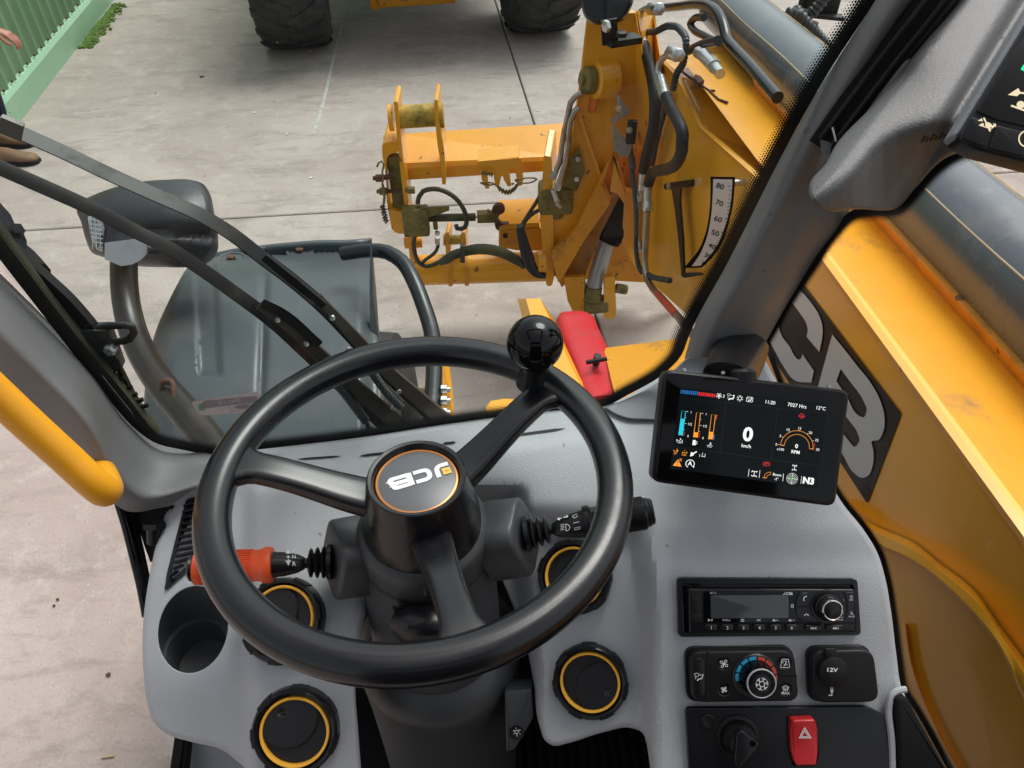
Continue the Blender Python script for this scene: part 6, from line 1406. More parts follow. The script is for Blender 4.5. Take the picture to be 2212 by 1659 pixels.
arch = cr([(1905, 1190), (1925, 1290), (1942, 1359), (1948, 1343), (1965, 1338), (1988, 1349), (2008, 1366), (2075, 1423), (2128, 1489), (2212, 1613), (2260, 1720)], False, 8)[6:]
ar0 = cr([(1944, 1380), (1948, 1346), (1966, 1336), (1990, 1348), (2010, 1364), (2075, 1420), (2128, 1487), (2215, 1613), (2270, 1720)], False, 8)
wa = thing('wheel_arch_panel', 'yellow side panel with round recessed opening below the boom at the lower right', 'panel', loc=(.66, .2, .9))
lowp = [(1800, 1090), (1900, 1130), (2000, 1190), (2120, 1290), (2215, 1430), (2330, 1620), (2330, 1800), (2270, 1720)]
arI = ar0[::-1]
outl = [(1830, 1110), (1880, 1130), (1990, 1180), (2120, 1290), (2215, 1430), (2330, 1620), (2330, 1780), (2290, 1740)]+[tuple(p) for p in arI]+[(1900, 1330)]
obj('panel', prism([XU(x, y, UB+.022) for x, y in outl], (.006, 0, 0)), M['yelside'], wa, smooth=0)
ar1 = [XU(p[0], p[1], UB+.018) for p in ar0]; ar2 = [XU(p[0], p[1], UB+.10) for p in ar0]
obj('arch_wall', (ar1+ar2, [(i, i+1, len(ar1)+i+1, len(ar1)+i) for i in range(len(ar1)-1)]), M['yelside'], wa, smooth=50)
obj('recess', prism([XU(x, y, UB+.10) for x, y in ((1900, 1250), (2060, 1380), (2330, 1700), (2330, 1950), (1900, 1950))], (.006, 0, 0)), M['yelside'], wa, smooth=0)
fb = cr([(1942, 1350), (1950, 1430), (1975, 1510), (2010, 1590), (2050, 1660), (2100, 1740)], False, 10); fb2 = cr([(1968, 1345), (1984, 1430), (2012, 1510), (2045, 1580), (2080, 1650), (2130, 1740)], False, 10); fb = resample(fb, 20); fb2 = resample(fb2, 20)
V = [XU(*p, UB+.005) for p in fb]+[XU((p[0]+q[0])/2, (p[1]+q[1])/2, UB-.01) for p, q in zip(fb, fb2)]+[XU(*p, UB+.02) for p in fb2]+[XU(p[0]+8, p[1], UB+.08) for p in fb2]
obj('arch_flange', (V, [(k*20+i, k*20+i+1, (k+1)*20+i+1, (k+1)*20+i) for k in range(3) for i in range(19)]), M['yelside'], wa, smooth=50)
# engine cover beyond, top right
ec = thing('engine_cover', 'pale slate blue engine cover beyond the boom at the right edge', 'engine cover', loc=(1.6, .3, 1.2))
V = []; F = []
e0 = BP(tc_[0]+Rt*1.1, tc_[1]-.02, 0)
prof = [(0.0, -.25), (0.02, -.02), (.08, .02), (.30, .05), (.9, .03), (1.0, -.3)]
ss_ = [-1.0, -.3, .3, .62, .70, .74]
for s in ss_:
    for a, b in prof: V.append(BP(tc_[0]+Rt*1.12+a, tc_[1]+Rt*.35+b-(.05 if s > .65 else 0)-(.25 if s > .73 else 0), s))
n6 = len(prof); F = [(i*n6+j, i*n6+j+1, (i+1)*n6+j+1, (i+1)*n6+j) for i in range(len(ss_)-1) for j in range(n6-1)]+[tuple(range((len(ss_)-1)*n6, len(ss_)*n6))]
obj('cover', (V, F), M['tubeblue'], ec, smooth=40)

# boom angle indicator
ai = thing('angle_scale', 'white boom angle scale plate numbered 80 down to 10 on the boom side', 'scale', loc=XU(1555, 480, UB))
def c5(pts): return [(p[0]*.4299+1206.9, p[1]*.4299) for p in pts]
IF = Fr(XU(1555, 480, UB-.004), -np.array([0, 1.0, 0]), (-1, 0, 0))
outer = cr([('c', (762, 888)), ('c', (884, 890)), (880, 960), (872, 1040), (856, 1110), (840, 1170), (815, 1230), (770, 1295), ('c', (718, 1345)), ('c', (628, 1347)), (660, 1310), (700, 1260), (735, 1180), (755, 1080), (762, 980)], True, 14)
inn = cr([('c', (776, 900)), ('c', (873, 902)), (870, 960), (860, 1040), (846, 1105), (826, 1165), (800, 1225), (755, 1290), ('c', (712, 1335)), ('c', (668, 1338)), (705, 1285), (742, 1200), (764, 1100), (774, 980)], True, 14)
def ipl(P, u): Q = [XU(x, y, u) for x, y in c5(P)]; return Q
AO = XU(1562, 480, UB-.05); AN = nrm((-.62, -.74, .26))
IF = Fr(AO, np.cross((0, 0, 1.0), AN)*1.0, AN)
if np.dot(IF.X, RGT) < 0: IF = Fr(AO, -IF.X, AN)
def ifp(P, h): return [IF.at(x, y, h) for x, y in c5(P)]
obj('backplate', prism(ifp([tuple(p) for p in outer], 0), -AN*.004), M['decal'], ai, smooth=0)
obj('white_plate', (ifp([tuple(p) for p in inn], .0012), [tuple(range(len(inn)))]), M['plate'], ai, smooth=0)
obj('stand_off', cyl(IF.at(1570, 395, -.004), IF.at(1570, 395, -.004)+np.array([.06, 0, 0]), .008, 10), M['steel'], ai)
mk = []
for s, x, y, r_ in (('80', 810, 937, 0), ('70', 806, 1021, 0), ('60', 800, 1102, 0), ('50', 786, 1172, 0), ('40', 770, 1238, -3), ('30', 748, 1286, -5), ('20', 730, 1323, -5)):
    mk.append(text(IF, s, *c5([(x, y)])[0], 11.5 if y < 1200 else 10 if y < 1290 else 7, .0020, .012, rot=r_, sx=1.15))
for i, (x, y) in enumerate([(857, 935), (862, 957), (859, 980), (856, 1000), (856, 1020), (853, 1038), (850, 1056), (848, 1077), (845, 1098), (842, 1116), (838, 1134), (834, 1150), (826, 1168), (822, 1186), (816, 1202), (810, 1218), (800, 1236)]):
    l = 9 if i % 4 == 0 else 4; q = c5([(x-l, y), (x+5, y)]); mk.append(stroke(IF, q, .0016, .0020))
obj('numerals', merge(*mk), M['decal'], ai, smooth=0)
pt = thing('angle_pointer', 'black hanging pointer arm with bolts beside the boom angle scale', 'pointer', loc=XU(1450, 400, UB-.03))
obj('pivot', merge(cyl(XU(1440, 403, UB-.03), XU(1500, 395, UB-.0), .012, 14)), M['wiper'], pt)
obj('bolt', lathe(XU(1446, 403, UB-.034), (-1, 0, 0), [(.012, 0), (.012, .008), (0, .009)], 6), M['steel'], pt, smooth=0)
obj('bolt', lathe(XU(1513, 394, UB-.02), (-1, 0, 0), [(.012, 0), (.012, .012), (0, .013)], 6), M['steel'], pt, smooth=0)
obj('arm', prism(ipl([(565, 945), (610, 945), (605, 1010), (620, 1200), (626, 1370), (700, 1368), (716, 1374), (712, 1382), (630, 1396), (616, 1388), (600, 1200), (583, 1050)], UB-.040), (.008, 0, 0)), M['wiper'], pt, smooth=0)

# boom head
hd = thing('boom_head', 'yellow boom head plates with pivot pin boss and gusset', 'boom head', loc=YF(1300, 300, 2.8))
FH = 2.78
def HP(pts, f, d, name, mm='yellow', par=None): return obj(name, prism([YF(x, y, f) for x, y in pts], d), M[mm], par or hd, smooth=0)
HP([(1271, 30), (1372, 28), (1376, 180), (1380, 250), (1378, 320), (1335, 330), (1301, 395), (1262, 460), (1240, 505), (1190, 560), (1196, 480), (1206, 420), (1228, 330), (1244, 240), (1253, 187)], FH, (0, .03, 0), 'cheek_plate')
obj('return_plate', prism([YF(1372, 28, FH-.005), YF(1372, 250, FH-.005), XU(1378, 330, UB-.03), XU(1420, 300, UB-.02), XU(1425, 120, UB-.02), YF(1410, 28, FH+.3)], (.01, .02, 0)), M['yellow'], hd, smooth=0)
obj('fold_edge', bar(YF(1247, 235, FH-.012), YF(1300, 392, FH-.012), .012, .02, up=(0, -1, 0)), M['yellow'], hd, smooth=0)
obj('lower_cheek', prism([YF(x, y, FH-.05) for x, y in ((1190, 545), (1240, 500), (1325, 328), (1300, 400), (1318, 440), (1262, 520), (1215, 600), (1205, 610))], (.01, .05, 0)), M['yellow2'], hd, smooth=0)
obj('gusset', prism([YF(x, y, FH-.03) for x, y in ((1325, 326), (1332, 332), (1320, 405), (1352, 415), (1350, 400), (1338, 340))], (-.01, -.03, 0)), M['yellow'], hd, smooth=0)
obj('inner_throat', prism([YF(x, y, FH+.18) for x, y in ((1200, 600), (1260, 480), (1330, 410), (1375, 480), (1400, 560), (1395, 610))], (0, .05, 0)), M['yellow2'], hd, smooth=0)
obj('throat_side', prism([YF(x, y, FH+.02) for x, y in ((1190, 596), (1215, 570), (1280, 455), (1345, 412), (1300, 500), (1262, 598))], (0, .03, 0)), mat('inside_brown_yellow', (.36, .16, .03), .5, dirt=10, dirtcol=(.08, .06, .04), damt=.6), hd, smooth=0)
obj('right_cheek', prism([YF(x, y, FH+.01) for x, y in ((1320, 400), (1350, 412), (1378, 420), (1385, 590), (1390, 600), (1378, 590), (1343, 520), (1348, 440))], (.01, .03, 0)), M['yellow'], hd, smooth=0)
obj('rear_cheek', prism([YF(x, y, FH+.14) for x, y in ((1300, 300), (1430, 280), (1470, 660), (1440, 640), (1392, 600), (1376, 500), (1340, 430), (1305, 450), (1285, 400))], (0, .02, 0)), M['yellow2'], hd, smooth=0)
pc = YF(1290, 172, FH); pax = nrm((-.95, -.32, .10))
obj('pin_boss', lathe(pc, pax, [(.075, -.06), (.068, .012), (.060, .018), (.045, .018)], 36), M['yellow'], hd)
obj('pivot_pin', lathe(pc, pax, [(.048, .0), (.048, .050), (.042, .056), (.018, .056), (.018, .07), (0, .07)], 28), M['olive'], hd)
obj('orange_cap', lathe(YF(1279, 222, FH-.004), nrm((-.93, -.36, .1)), [(.036, 0), (.036, .006), (.030, .009), (0, .010)], 28), M['orangecap'], hd)
obj('sensor_plate', prism([YF(x, y, FH-.03) for x, y in ((1252, 318), (1264, 370), (1246, 412), (1214, 403), (1222, 395), (1230, 350))], (0, .008, 0)), M['olive'], hd, smooth=0)
for x, y in ((1248, 343), (1245, 386)): obj('plate_bolt', lathe(YF(x, y, FH-.031), (0, -1, .2), [(.011, 0), (.011, .008), (0, .009)], 6), M['steel'], hd, smooth=0)
sb = thing('sensor_bracket', 'folded grey metal sensor bracket with bolts on the boom head', 'bracket', loc=YF(1345, 300, FH-.1))
obj('folded_plate', merge(prism([YF(x, y, FH-.10) for x, y in ((1325, 268), (1331, 262), (1361, 245), (1361, 240), (1340, 210), (1337, 212), (1337, 228), (1345, 246), (1325, 268))][:8], (0, .06, -.01)), prism([YF(x, y, FH-.14) for x, y in ((1324, 270), (1350, 302), (1350, 343), (1326, 326))], (0, .01, 0)), prism([YF(x, y, FH-.14) for x, y in ((1350, 302), (1350, 343), (1362, 330), (1368, 300))], (0, .01, 0))), mat('bracket_steel', (.33, .32, .29), .5, dirt=25, dirtcol=(.15, .13, .08), damt=.6), sb, smooth=0)
obj('sensor_body', box(YF(1364, 285, FH-.15), bx*.018, np.array([0, .01, 0]), np.array([0, 0, .045]), .005), M['satin'], sb)
for x, y in ((1336, 234), (1359, 280)): obj('bolt', lathe(YF(x, y, FH-.165), (0, -1, .2), [(.012, 0), (.012, .01), (0, .011)], 6), M['steel'], sb, smooth=0)
# tilt ram behind the throat
tr_ = thing('tilt_ram', 'grey hydraulic tilt ram rod with black barrel in the boom head throat', 'hydraulic ram', loc=YF(1290, 640, FH))
obj('barrel', tube([YF(1345, 430, FH+.10), YF(1322, 500, FH+.06), YF(1312, 520, FH+.05)], [.070, .066, .055], 24), M['blackm'], tr_)
obj('rod', tube([YF(1313, 515, FH+.05), YF(1280, 628, FH-.02)], .036, 28), M['wetrod'], tr_, smooth=60)
obj('rod_eye', merge(tube([YF(1282, 618, FH-.02), YF(1277, 645, FH-.03)], [.040, .046], 20), cyl(YF(1262, 660, FH-.03), YF(1312, 655, FH-.03), .042, 20)), M['olive'], tr_)
lk = obj('link_plate', prism([YF(x, y, FH-.05) for x, y in ((1218, 600), (1262, 598), (1262, 690), (1246, 690), (1226, 650))], (0, .02, 0)), M['yellow2'], tr_, smooth=0)
obj('link_plate', prism([YF(x, y, FH-.06) for x, y in rpoly([(1306, 600), (1328, 596), (1332, 680), (1324, 690), (1304, 688)], 6)], (0, .03, 0)), M['yellow'], tr_, smooth=0)
obj('link_pin', merge(cyl(YF(1330, 622, FH-.05), YF(1354, 626, FH-.05), .022, 12)), M['olive'], tr_)

# ------------------------------------------------------------------ hydraulic lines on the boom head
def c5u(pts, u): return [XU(*c5([p])[0], u) for p in pts]
def line(name, lab_, cat, pieces, loc, group=None):
    t = thing(name, lab_, cat, loc=loc, group=group)
    for nm_, m, mm in pieces: obj(nm_, m, M[mm], t, smooth=50)
    return t
hu = .63
A_p = c5u([(430, 225), (452, 320), (475, 430), (483, 520), (480, 610), (458, 720), (437, 800), (427, 865)], hu)
line('hydraulic_hose', 'left of two thick black hydraulic hoses hanging over the boom head, silver elbow at top', 'hose', [
    ('hose', tube(A_p, 0.0195, 18, step=.03), 'rubber'), ('elbow', tube(c5u([(485, 42), (455, 40), (425, 50), (405, 75), (399, 115), (403, 150)], hu), 0.0106, 16, step=.015), 'steel'),
    ('ferrule', tube(c5u([(402, 138), (428, 228)], hu), 0.0182, 18), 'steel'), ('nut', cyl(c5u([(462, 44)], hu)[0], c5u([(505, 46)], hu)[0], 0.0218, 6), 'steel'),
    ('lower_ferrule', tube(c5u([(425, 862), (418, 955)], hu), 0.0163, 16), 'steel'), ('lower_nut', cyl(c5u([(410, 955)], hu)[0], c5u([(405, 1005)], hu)[0], 0.0192, 6), 'steel'),
    ('pipe', tube(c5u([(405, 1000), (402, 1100), (400, 1210), (410, 1260)], hu), 0.0128, 16, step=.04), 'steelpipe')], A_p[0], 'hydraulic hoses on the boom head')
B_p = c5u([(538, 485), (560, 540), (595, 600), (622, 680), (618, 760), (590, 820), (550, 848), (500, 858), (465, 880), (450, 925)], hu-.03)
line('hydraulic_hose', 'right of two thick black hydraulic hoses, with an S bend and steel pipe running down', 'hose', [
    ('hose', tube(B_p, 0.0180, 18, step=.03), 'rubber'), ('elbow', tube(c5u([(580, 270), (548, 278), (520, 298), (503, 330), (500, 370), (512, 402)], hu-.03), 0.0099, 16, step=.015), 'steel'),
    ('ferrule', tube(c5u([(508, 395), (536, 490)], hu-.03), 0.0176, 18), 'steel'), ('nut', cyl(c5u([(562, 262)], hu-.03)[0], c5u([(604, 278)], hu-.03)[0], 0.0205, 6), 'steel'),
    ('lower_ferrule', tube(c5u([(450, 915), (447, 1010)], hu-.03), 0.0157, 16), 'steel'), ('lower_nut', cyl(c5u([(447, 1012)], hu-.03)[0], c5u([(448, 1062)], hu-.03)[0], 0.0192, 6), 'steel'),
    ('pipe', tube(c5u([(446, 1060), (440, 1180), (433, 1300), (436, 1370), (460, 1430), (520, 1500), (590, 1580), (680, 1690)], hu-.03), 0.0118, 16, step=.03), 'steelpipe'),
    ('red_label', tube(c5u([(498, 1478), (590, 1582)], hu-.031), 0.0125, 16), 'redlabel')], B_p[0], 'hydraulic hoses on the boom head')
line('steel_pipe', 'bent dark steel pipe leading from the upper hose back along the boom', 'pipe', [('pipe', tube(c5u([(500, 42), (600, 32), (700, 22), (750, 28), (795, 60), (828, 130), (842, 190), (880, 240), (950, 315), (1040, 420), (1100, 490)], .735), 0.0147, 16, step=.03), 'guard')], XU(1550, 20, .735))
line('branch_pipe', 'short dark branch pipe with silver quick coupler above the boom top', 'pipe', [('pipe', tube(c5u([(600, 268), (660, 252), (720, 225), (800, 205)], .695), 0.0141, 16, step=.03), 'guard'), ('return_bend', tube(c5u([(800, 215), (730, 180), (675, 145), (660, 120), (680, 95), (730, 88)], .735), 0.0115, 14, step=.02), 'guard'),
    ('coupler_nut', tube(c5u([(700, 262), (735, 285)], .675), 0.0166, 8), 'steel'), ('coupler_body', tube(c5u([(728, 275), (785, 335)], .675), 0.0186, 20), 'steel'), ('coupler_end', tube(c5u([(780, 330), (812, 372)], .675), [0.0147, 0.0154, 0.0141], 20), 'steel')], XU(1520, 120, .6))
line('cable_conduit', 'thin black corrugated cable conduit dropping behind the hoses', 'cable', [('upper', corr(c5u([(300, 45), (310, 105), (340, 145), (400, 155), (480, 160), (560, 130), (610, 150), (640, 215), (630, 300), (590, 380), (575, 450)], .655), 0.0101, .012, 10), 'conduit'), ('lower', corr(c5u([(560, 480), (520, 600), (490, 720), (470, 830)], .675), 0.0094, .012, 10), 'conduit')], XU(1400, 60, .6))
line('cable_conduit', 'grey corrugated sensor cable falling from the folded bracket beside the steel pipes', 'cable', [('conduit', corr(c5u([(352, 690), (365, 780), (372, 880), (380, 960), (388, 1060), (390, 1160), (388, 1240), (400, 1330), (450, 1380), (560, 1410)], .605), 0.0086, .011, 10), 'conduit'), ('connector', tube(c5u([(368, 790), (372, 850)], .60), 0.0128, 8), 'dark')], XU(1360, 300, .55))
wl = thing('work_light', 'black work lamp housing on a bolted bracket at the top of the boom head', 'work light', loc=YF(1310, 20, 2.5))
obj('housing', sheet(cr([(1255, -60), (1256, 10), (1262, 35), (1280, 52), (1310, 52), (1345, 45), (1362, 20), (1368, -60)], True, 8), [], lambda x, y: 2.42+.0006*abs(x-1310)+.0006*max(0, y), 14, r=10, rz=.03, skirt=.12), M['satin'], wl, smooth=50)
obj('bracket', merge(bar(YF(1315, 42, 2.45), YF(1318, 95, 2.45), .05, .012, up=(0, -1, 0)), bar(YF(1312, 92, 2.45), YF(1378, 82, 2.5), .05, .02)), M['wiper'], wl, smooth=0)
obj('bracket_bolt', lathe(YF(1313, 56, 2.43), (-1, -.5, 0), [(.018, 0), (.018, .012), (0, .014)], 6), M['steel'], wl, smooth=0)
obj('bracket_bolt', lathe(YF(1342, 78, 2.43), (0, 0, 1), [(.018, 0), (.018, .012), (0, .014)], 6), M['wiper'], wl, smooth=0)
cb = thing('cable_clamp', 'black clamp bracket with corrugated conduits beyond the inner boom at the top', 'bracket', loc=YF(1770, 20, 3.0))
obj('plate', merge(bar(YF(1725, 28, 2.9), YF(1820, 38, 2.9), .05, .012), box(YF(1770, 5, 2.95), bx*.07, np.array([0, .03, 0]), np.array([0, 0, .05]), .01)), M['wiper'], cb, smooth=0)
obj('conduit', corr([YF(x, y, 2.8) for x, y in ((1700, 30), (1722, 32), (1745, 55), (1768, 80), (1785, 100), (1800, 125))], .02, .018, 10), M['conduit'], cb)
obj('conduit', corr([YF(x, y, 2.85) for x, y in ((1790, -20), (1770, 10), (1750, 30), (1730, 32), (1715, 20))], .02, .018, 10), M['conduit'], cb)
obj('clamp_bolt', lathe(YF(1757, 48, 2.85), (0, 0, -1), [(.02, 0), (.02, .025), (.01, .03)], 6), M['rust'], cb, smooth=0)
# debris twig on the boom top
tw = [(1455+20, 150), (1500, 165)]
tp = lambda x, y: onplane(x, y, BP(UB, v1-.004, 1), bv)
tag(obj('dead_twig', merge(tube([tp(1475, 156), tp(1505, 178), tp(1530, 195), tp(1552, 215), tp(1572, 222)], .004, 6), tube([tp(1530, 195), tp(1545, 196)], .003, 6), prism([tp(1500, 168), tp(1512, 172), tp(1520, 182), tp(1508, 187), tp(1498, 178)], (0, 0, .012))), M['leaf']), 'dead twig with shrivelled leaf lying on the yellow boom top', 'twig')
obj('rubber_mount', tube([BP(uE-.03, v1-.01, 1.72), BP(uE-.02, v1+.09, 1.74)], [.085, .05], 24), M['blackm'], ram, smooth=50)

# ================================================================== carriage at the boom end
def C(x, y, f): return YF(x*.27117+812, y*.27117+208.5, f)
cg = thing('fork_carriage', 'yellow quick hitch carriage with cross tube and two hook plates ahead of the boom head', 'carriage', loc=C(700, 800, 2.9))
FC = 2.92
def beam(pts4, name, mm='yellow'):
    pass
tA = [C(200, 297, FC+.16), C(1595, 205, FC+.16)]; tB = [C(225, 530, FC+.01), C(1440, 475, FC+.01)]; tB1 = [C(238, 572, FC), C(1440, 510, FC)]; tC = [C(245, 665, FC+.0), C(1400, 592, FC+.0)]
bk_ = np.array([.0, .14, .05])
V = tA+tB+tB1+tC+[tC[0]+bk_, tC[1]+bk_]; F = [(0, 1, 3, 2), (2, 3, 5, 4), (4, 5, 7, 6), (6, 7, 9, 8), (0, 2, 4, 6, 8), (1, 9, 7, 5, 3), (0, 8, 9, 1)]
obj('cross_beam', (V, F), M['yellow'], cg, smooth=0)
def plate(pts, f, d, name, mm='yellow', par=cg): return obj(name, prism([C(x, y, f) for x, y in pts], d), M[mm], par, smooth=0)
plate([(140, 45), (160, 38), (175, 50), (185, 180), (210, 420), (222, 520), (250, 700), (262, 950), (300, 1080), (312, 1350), (275, 1350), (245, 1000), (200, 640), (178, 430)], FC-.05, (.01, .10, .02), 'hook_plate')
plate([(466, 28), (480, 22), (492, 35), (505, 200), (540, 400), (556, 560), (556, 700), (528, 700), (520, 560), (490, 380), (470, 180)], FC-.05, (.01, .10, .02), 'hook_plate')
obj('pin_tube', cyl(C(170, 165, FC), C(480, 145, FC), 0.0441, 28, .02), M['olivey'], cg)
obj('pin_end', cyl(C(105, 170, FC), C(140, 168, FC), 0.0504, 28, .04), M['yellow'], cg)
obj('pin_end', cyl(C(500, 145, FC), C(538, 142, FC), 0.0496, 28, .04), M['olivey'], cg)
# side loop bracket
pl_ = rpoly([(50, 470), (50, 375), (110, 360), (178, 362), (178, 450), (120, 452), (85, 490), (85, 850), (110, 900), (240, 930), (245, 1095), (170, 1092), (125, 1060), (100, 850), (70, 560)], 25)
obj('loop_bracket', prism([C(x, y, FC-.03) for x, y in pl_], (.015, .12, .03)), M['yellow'], cg, smooth=0)
obj('slide_bar', bar(C(135, 465, FC), C(195, 930, FC), .05, .03, up=(0, -1, 0)), M['olive'], cg, smooth=0)
obj('latch_stub', bar(C(112, 312, FC+.05), C(115, 380, FC+.05), .05, .03, up=(0, -1, 0)), M['olivey'], cg, smooth=0)
for x, y in ((20, 650), (50, 755), (275, 745)): obj('pin_nut', lathe(C(x, y, FC-.05), (-1, 0, 0), [(0.0158, -0.0180), (0.0158, 0.0090), (0.0090, 0.0135), (0.0090, 0.0225)], 8), M['rust'] if x < 30 else M['olive'], cg, smooth=0)
obj('pin_shaft', merge(cyl(C(30, 650, FC-.04), C(130, 635, FC-.04), 0.0109, 12), cyl(C(40, 758, FC-.04), C(290, 745, FC-.04), 0.0084, 12)), M['rust'], cg)
obj('spring_clip', merge(tube([C(x, y, FC-.08) for x, y in ((10, 560), (20, 530), (45, 515), (62, 540), (50, 600), (60, 640), (50, 700), (65, 770), (60, 850))], 0.0038, 8, step=.02), tube([C(x, y, FC-.08) for x, y in ((55, 700), (70, 800), (60, 870))], 0.0050, 8)), M['olive'], cg)
# lower cross tube
obj('lower_tube', cyl(C(325, 1385, FC-.02), C(1400, 1350, FC-.02), 0.0693, 36, .02), M['yellow'], cg)
obj('tube_flange', merge(*[lathe(C(x, 1377-(x-590)*.03, FC-.02), (1, 0, 0), [(0.0774, -0.0090), (0.0774, 0.0090)], 36) for x in (590, 720)]), M['yellow2'], cg, smooth=30)
obj('end_plate', prism([C(x, y, FC-.16) for x, y in rpoly([(1335, 470), (1400, 480), (1412, 1000), (1420, 1440), (1400, 1512), (1360, 1510), (1340, 1400), (1310, 1000), (1330, 700)], 20)], (.03, .14, .04)), M['yellow'], cg, smooth=0)
obj('boss', cyl(C(1285, 1320, FC-.16), C(1355, 1315, FC-.16), 0.0462, 28, .05), M['yellow'], cg)
obj('inner_post', prism([C(x, y, FC+.1) for x, y in ((1330, 600), (1300, 1010), (1300, 1220), (1345, 1220), (1350, 600))], (.03, .05, 0)), M['yellow'], cg, smooth=0)
for x0 in (548, 676):
    obj('lug_plate', prism([C(x, y, FC-.02) for x, y in rpoly([(x0, 1100), (x0+12, 1082), (x0+32, 1082), (x0+40, 1110), (x0+45, 1260), (x0+10, 1260)], 8)], (.01, .08, 0)), M['yellow'], cg, smooth=0)
obj('lug_tube', cyl(C(575, 1145, FC), C(690, 1138, FC), 0.0210, 22, .02), M['olivey'], cg)
obj('lug_tube', merge(cyl(C(538, 1142, FC), C(556, 1142, FC), 0.0260, 22), cyl(C(700, 1135, FC), C(716, 1133, FC), 0.0231, 22)), M['yellow2'], cg)
obj('stub_tube', merge(cyl(C(228, 1165, FC), C(262, 1163, FC), 0.0273, 24, .03), cyl(C(300, 1163, FC), C(370, 1160, FC), 0.0244, 24, .03)), M['yellow'], cg)
plate([(985, 1065), (1300, 1040), (1330, 1060), (1330, 1230), (1120, 1225), (980, 1200)], FC-.03, (0, .05, 0), 'latch_box', 'yellow2')
plate([(985, 1020), (1300, 1005), (1305, 1045), (990, 1068)], FC-.03, (0, .12, .05), 'latch_box_lid')
plate([(960, 945), (1138, 940), (1138, 1008), (1115, 1010), (1112, 960), (965, 965)], FC+.05, (0, .05, 0), 'latch_upright', 'yellow2')
obj('box_grommet', lathe(C(1030, 1108, FC-.035), (0, -1, .2), [(0.0113, 0.0000), (0.0113, 0.0027), (0.0054, 0.0027), (0.0054, 0.0000)], 18), M['rust'], cg)
plate([(1430, 1100), (1450, 1080), (1500, 1400), (1505, 1500), (1480, 1520), (1440, 1440)], FC-.1, (.03, .1, 0), 'lower_lug')
# comb bracket
cmb = [(812, 520), (830, 515), (1135, 488), (1155, 495), (1175, 655), (1165, 708), (1125, 712), (1120, 650), (1110, 590), (1092, 562), (1070, 570), (1062, 590), (1072, 660), (1078, 712), (1050, 716), (1018, 660), (1012, 632), (998, 640), (980, 722), (950, 720), (942, 660), (935, 600), (915, 576), (895, 582), (888, 610), (892, 660), (905, 735), (875, 735), (845, 670), (835, 600)]
cbk = thing('lock_comb', 'yellow slotted comb bracket hanging from the carriage beam with chain and ring pins', 'bracket', loc=C(990, 600, FC-.05))
obj('comb', prism([C(x, y, FC-.06) for x, y in cmb], (0, .02, .0)), M['yellow'], cbk, smooth=0)
obj('weld_foot', prism([C(x, y, FC-.055) for x, y in ((815, 512), (1140, 480), (1150, 500), (820, 535))], (0, .06, .02)), M['yellow'], cbk, smooth=0)
obj('ring_pin', merge(tube([C(x, y, FC-.09) for x, y in ((830, 685), (860, 700), (910, 705), (950, 700), (930, 688), (860, 690), (832, 688))], 0.0034, 8, step=.015), tube([C(x, y, FC-.09) for x, y in ((1105, 665), (1160, 655), (1240, 648), (1285, 658), (1250, 680), (1180, 690), (1110, 672))], 0.0034, 8, step=.015)), M['olive'], cbk)
for i in range(14):
    t = i/13; x = 970+t*150; y = 725+95*math.sin(math.pi*t*.95)*.5*(1 if t < 1 else 0)-t*20
    p = C(x, y, FC-.08); q = C(x+9, y+(6 if i % 2 else -4), FC-.08)
    obj('chain_link', tube([p, (p+q)/2+np.array([0, 0, .010]), q, (p+q)/2-np.array([0, 0, .010]), p], .004, 6), M['olive'], cbk)
for i in range(5):
    p = C(848+i*18, 605+i*4, FC-.08); q = C(858+i*18, 608+i*4, FC-.08); obj('chain_link', tube([p, (p+q)/2+np.array([0, 0, .010]), q, (p+q)/2-np.array([0, 0, .010]), p], .004, 6), M['olive'], cbk)
hc_ = thing('hanging_chain', 'small steel chain with S hook hanging at the left of the carriage', 'chain', loc=C(70, 920, FC-.08))
for i in range(6):
    p = C(48+6*(i % 2)+i*5, 868+i*22, FC-.08); q = C(60-6*(i % 2)+i*5, 888+i*22, FC-.08); obj('chain_link', tube([p, (p+q)/2+bx*.010, q, (p+q)/2-bx*.010, p], .004, 6), M['rust'], hc_)
obj('hook', tube([C(x, y, FC-.08) for x, y in ((82, 985), (92, 1000), (82, 1012), (68, 1002))], 0.0021, 6, step=.01), M['rust'], hc_)
# locking cylinder
lc = thing('locking_cylinder', 'grimy black hydraulic locking cylinder with cam lever inside the carriage', 'hydraulic cylinder', loc=C(600, 950, FC-.05))
obj('barrel', cyl(C(395, 968, FC-.05), C(795, 960, FC-.05), 0.0168, 20, .05), M['sleeve'], lc)
obj('rod', cyl(C(795, 958, FC-.05), C(850, 955, FC-.05), 0.0067, 14), M['chrome'], lc)
obj('clevis', merge(box(C(890, 955, FC-.05), bx*.045, np.array([0, .02, 0]), np.array([0, 0, .022]), .004), cyl(C(890, 900, FC-.06), C(905, 925, FC-.06), 0.0050, 10)), M['olive'], lc)
obj('cam_lever', prism([C(x, y, FC-.06) for x, y in cr([(930, 960), (935, 890), (965, 865), (1005, 865), (1028, 890), (1020, 925), (985, 945), (975, 975), (1000, 1010), (1060, 1015), (985, 1040), (980, 1070), (955, 1050), (945, 1010)], True, 12)], (0, .02, 0)), M['rust'], lc, smooth=0)
obj('cylinder_cover', prism([C(x, y, FC-.09) for x, y in ((340, 900), (380, 885), (583, 872), (583, 905), (400, 970), (345, 1000))], (0, .03, -.02)), M['olive'], lc, smooth=0)
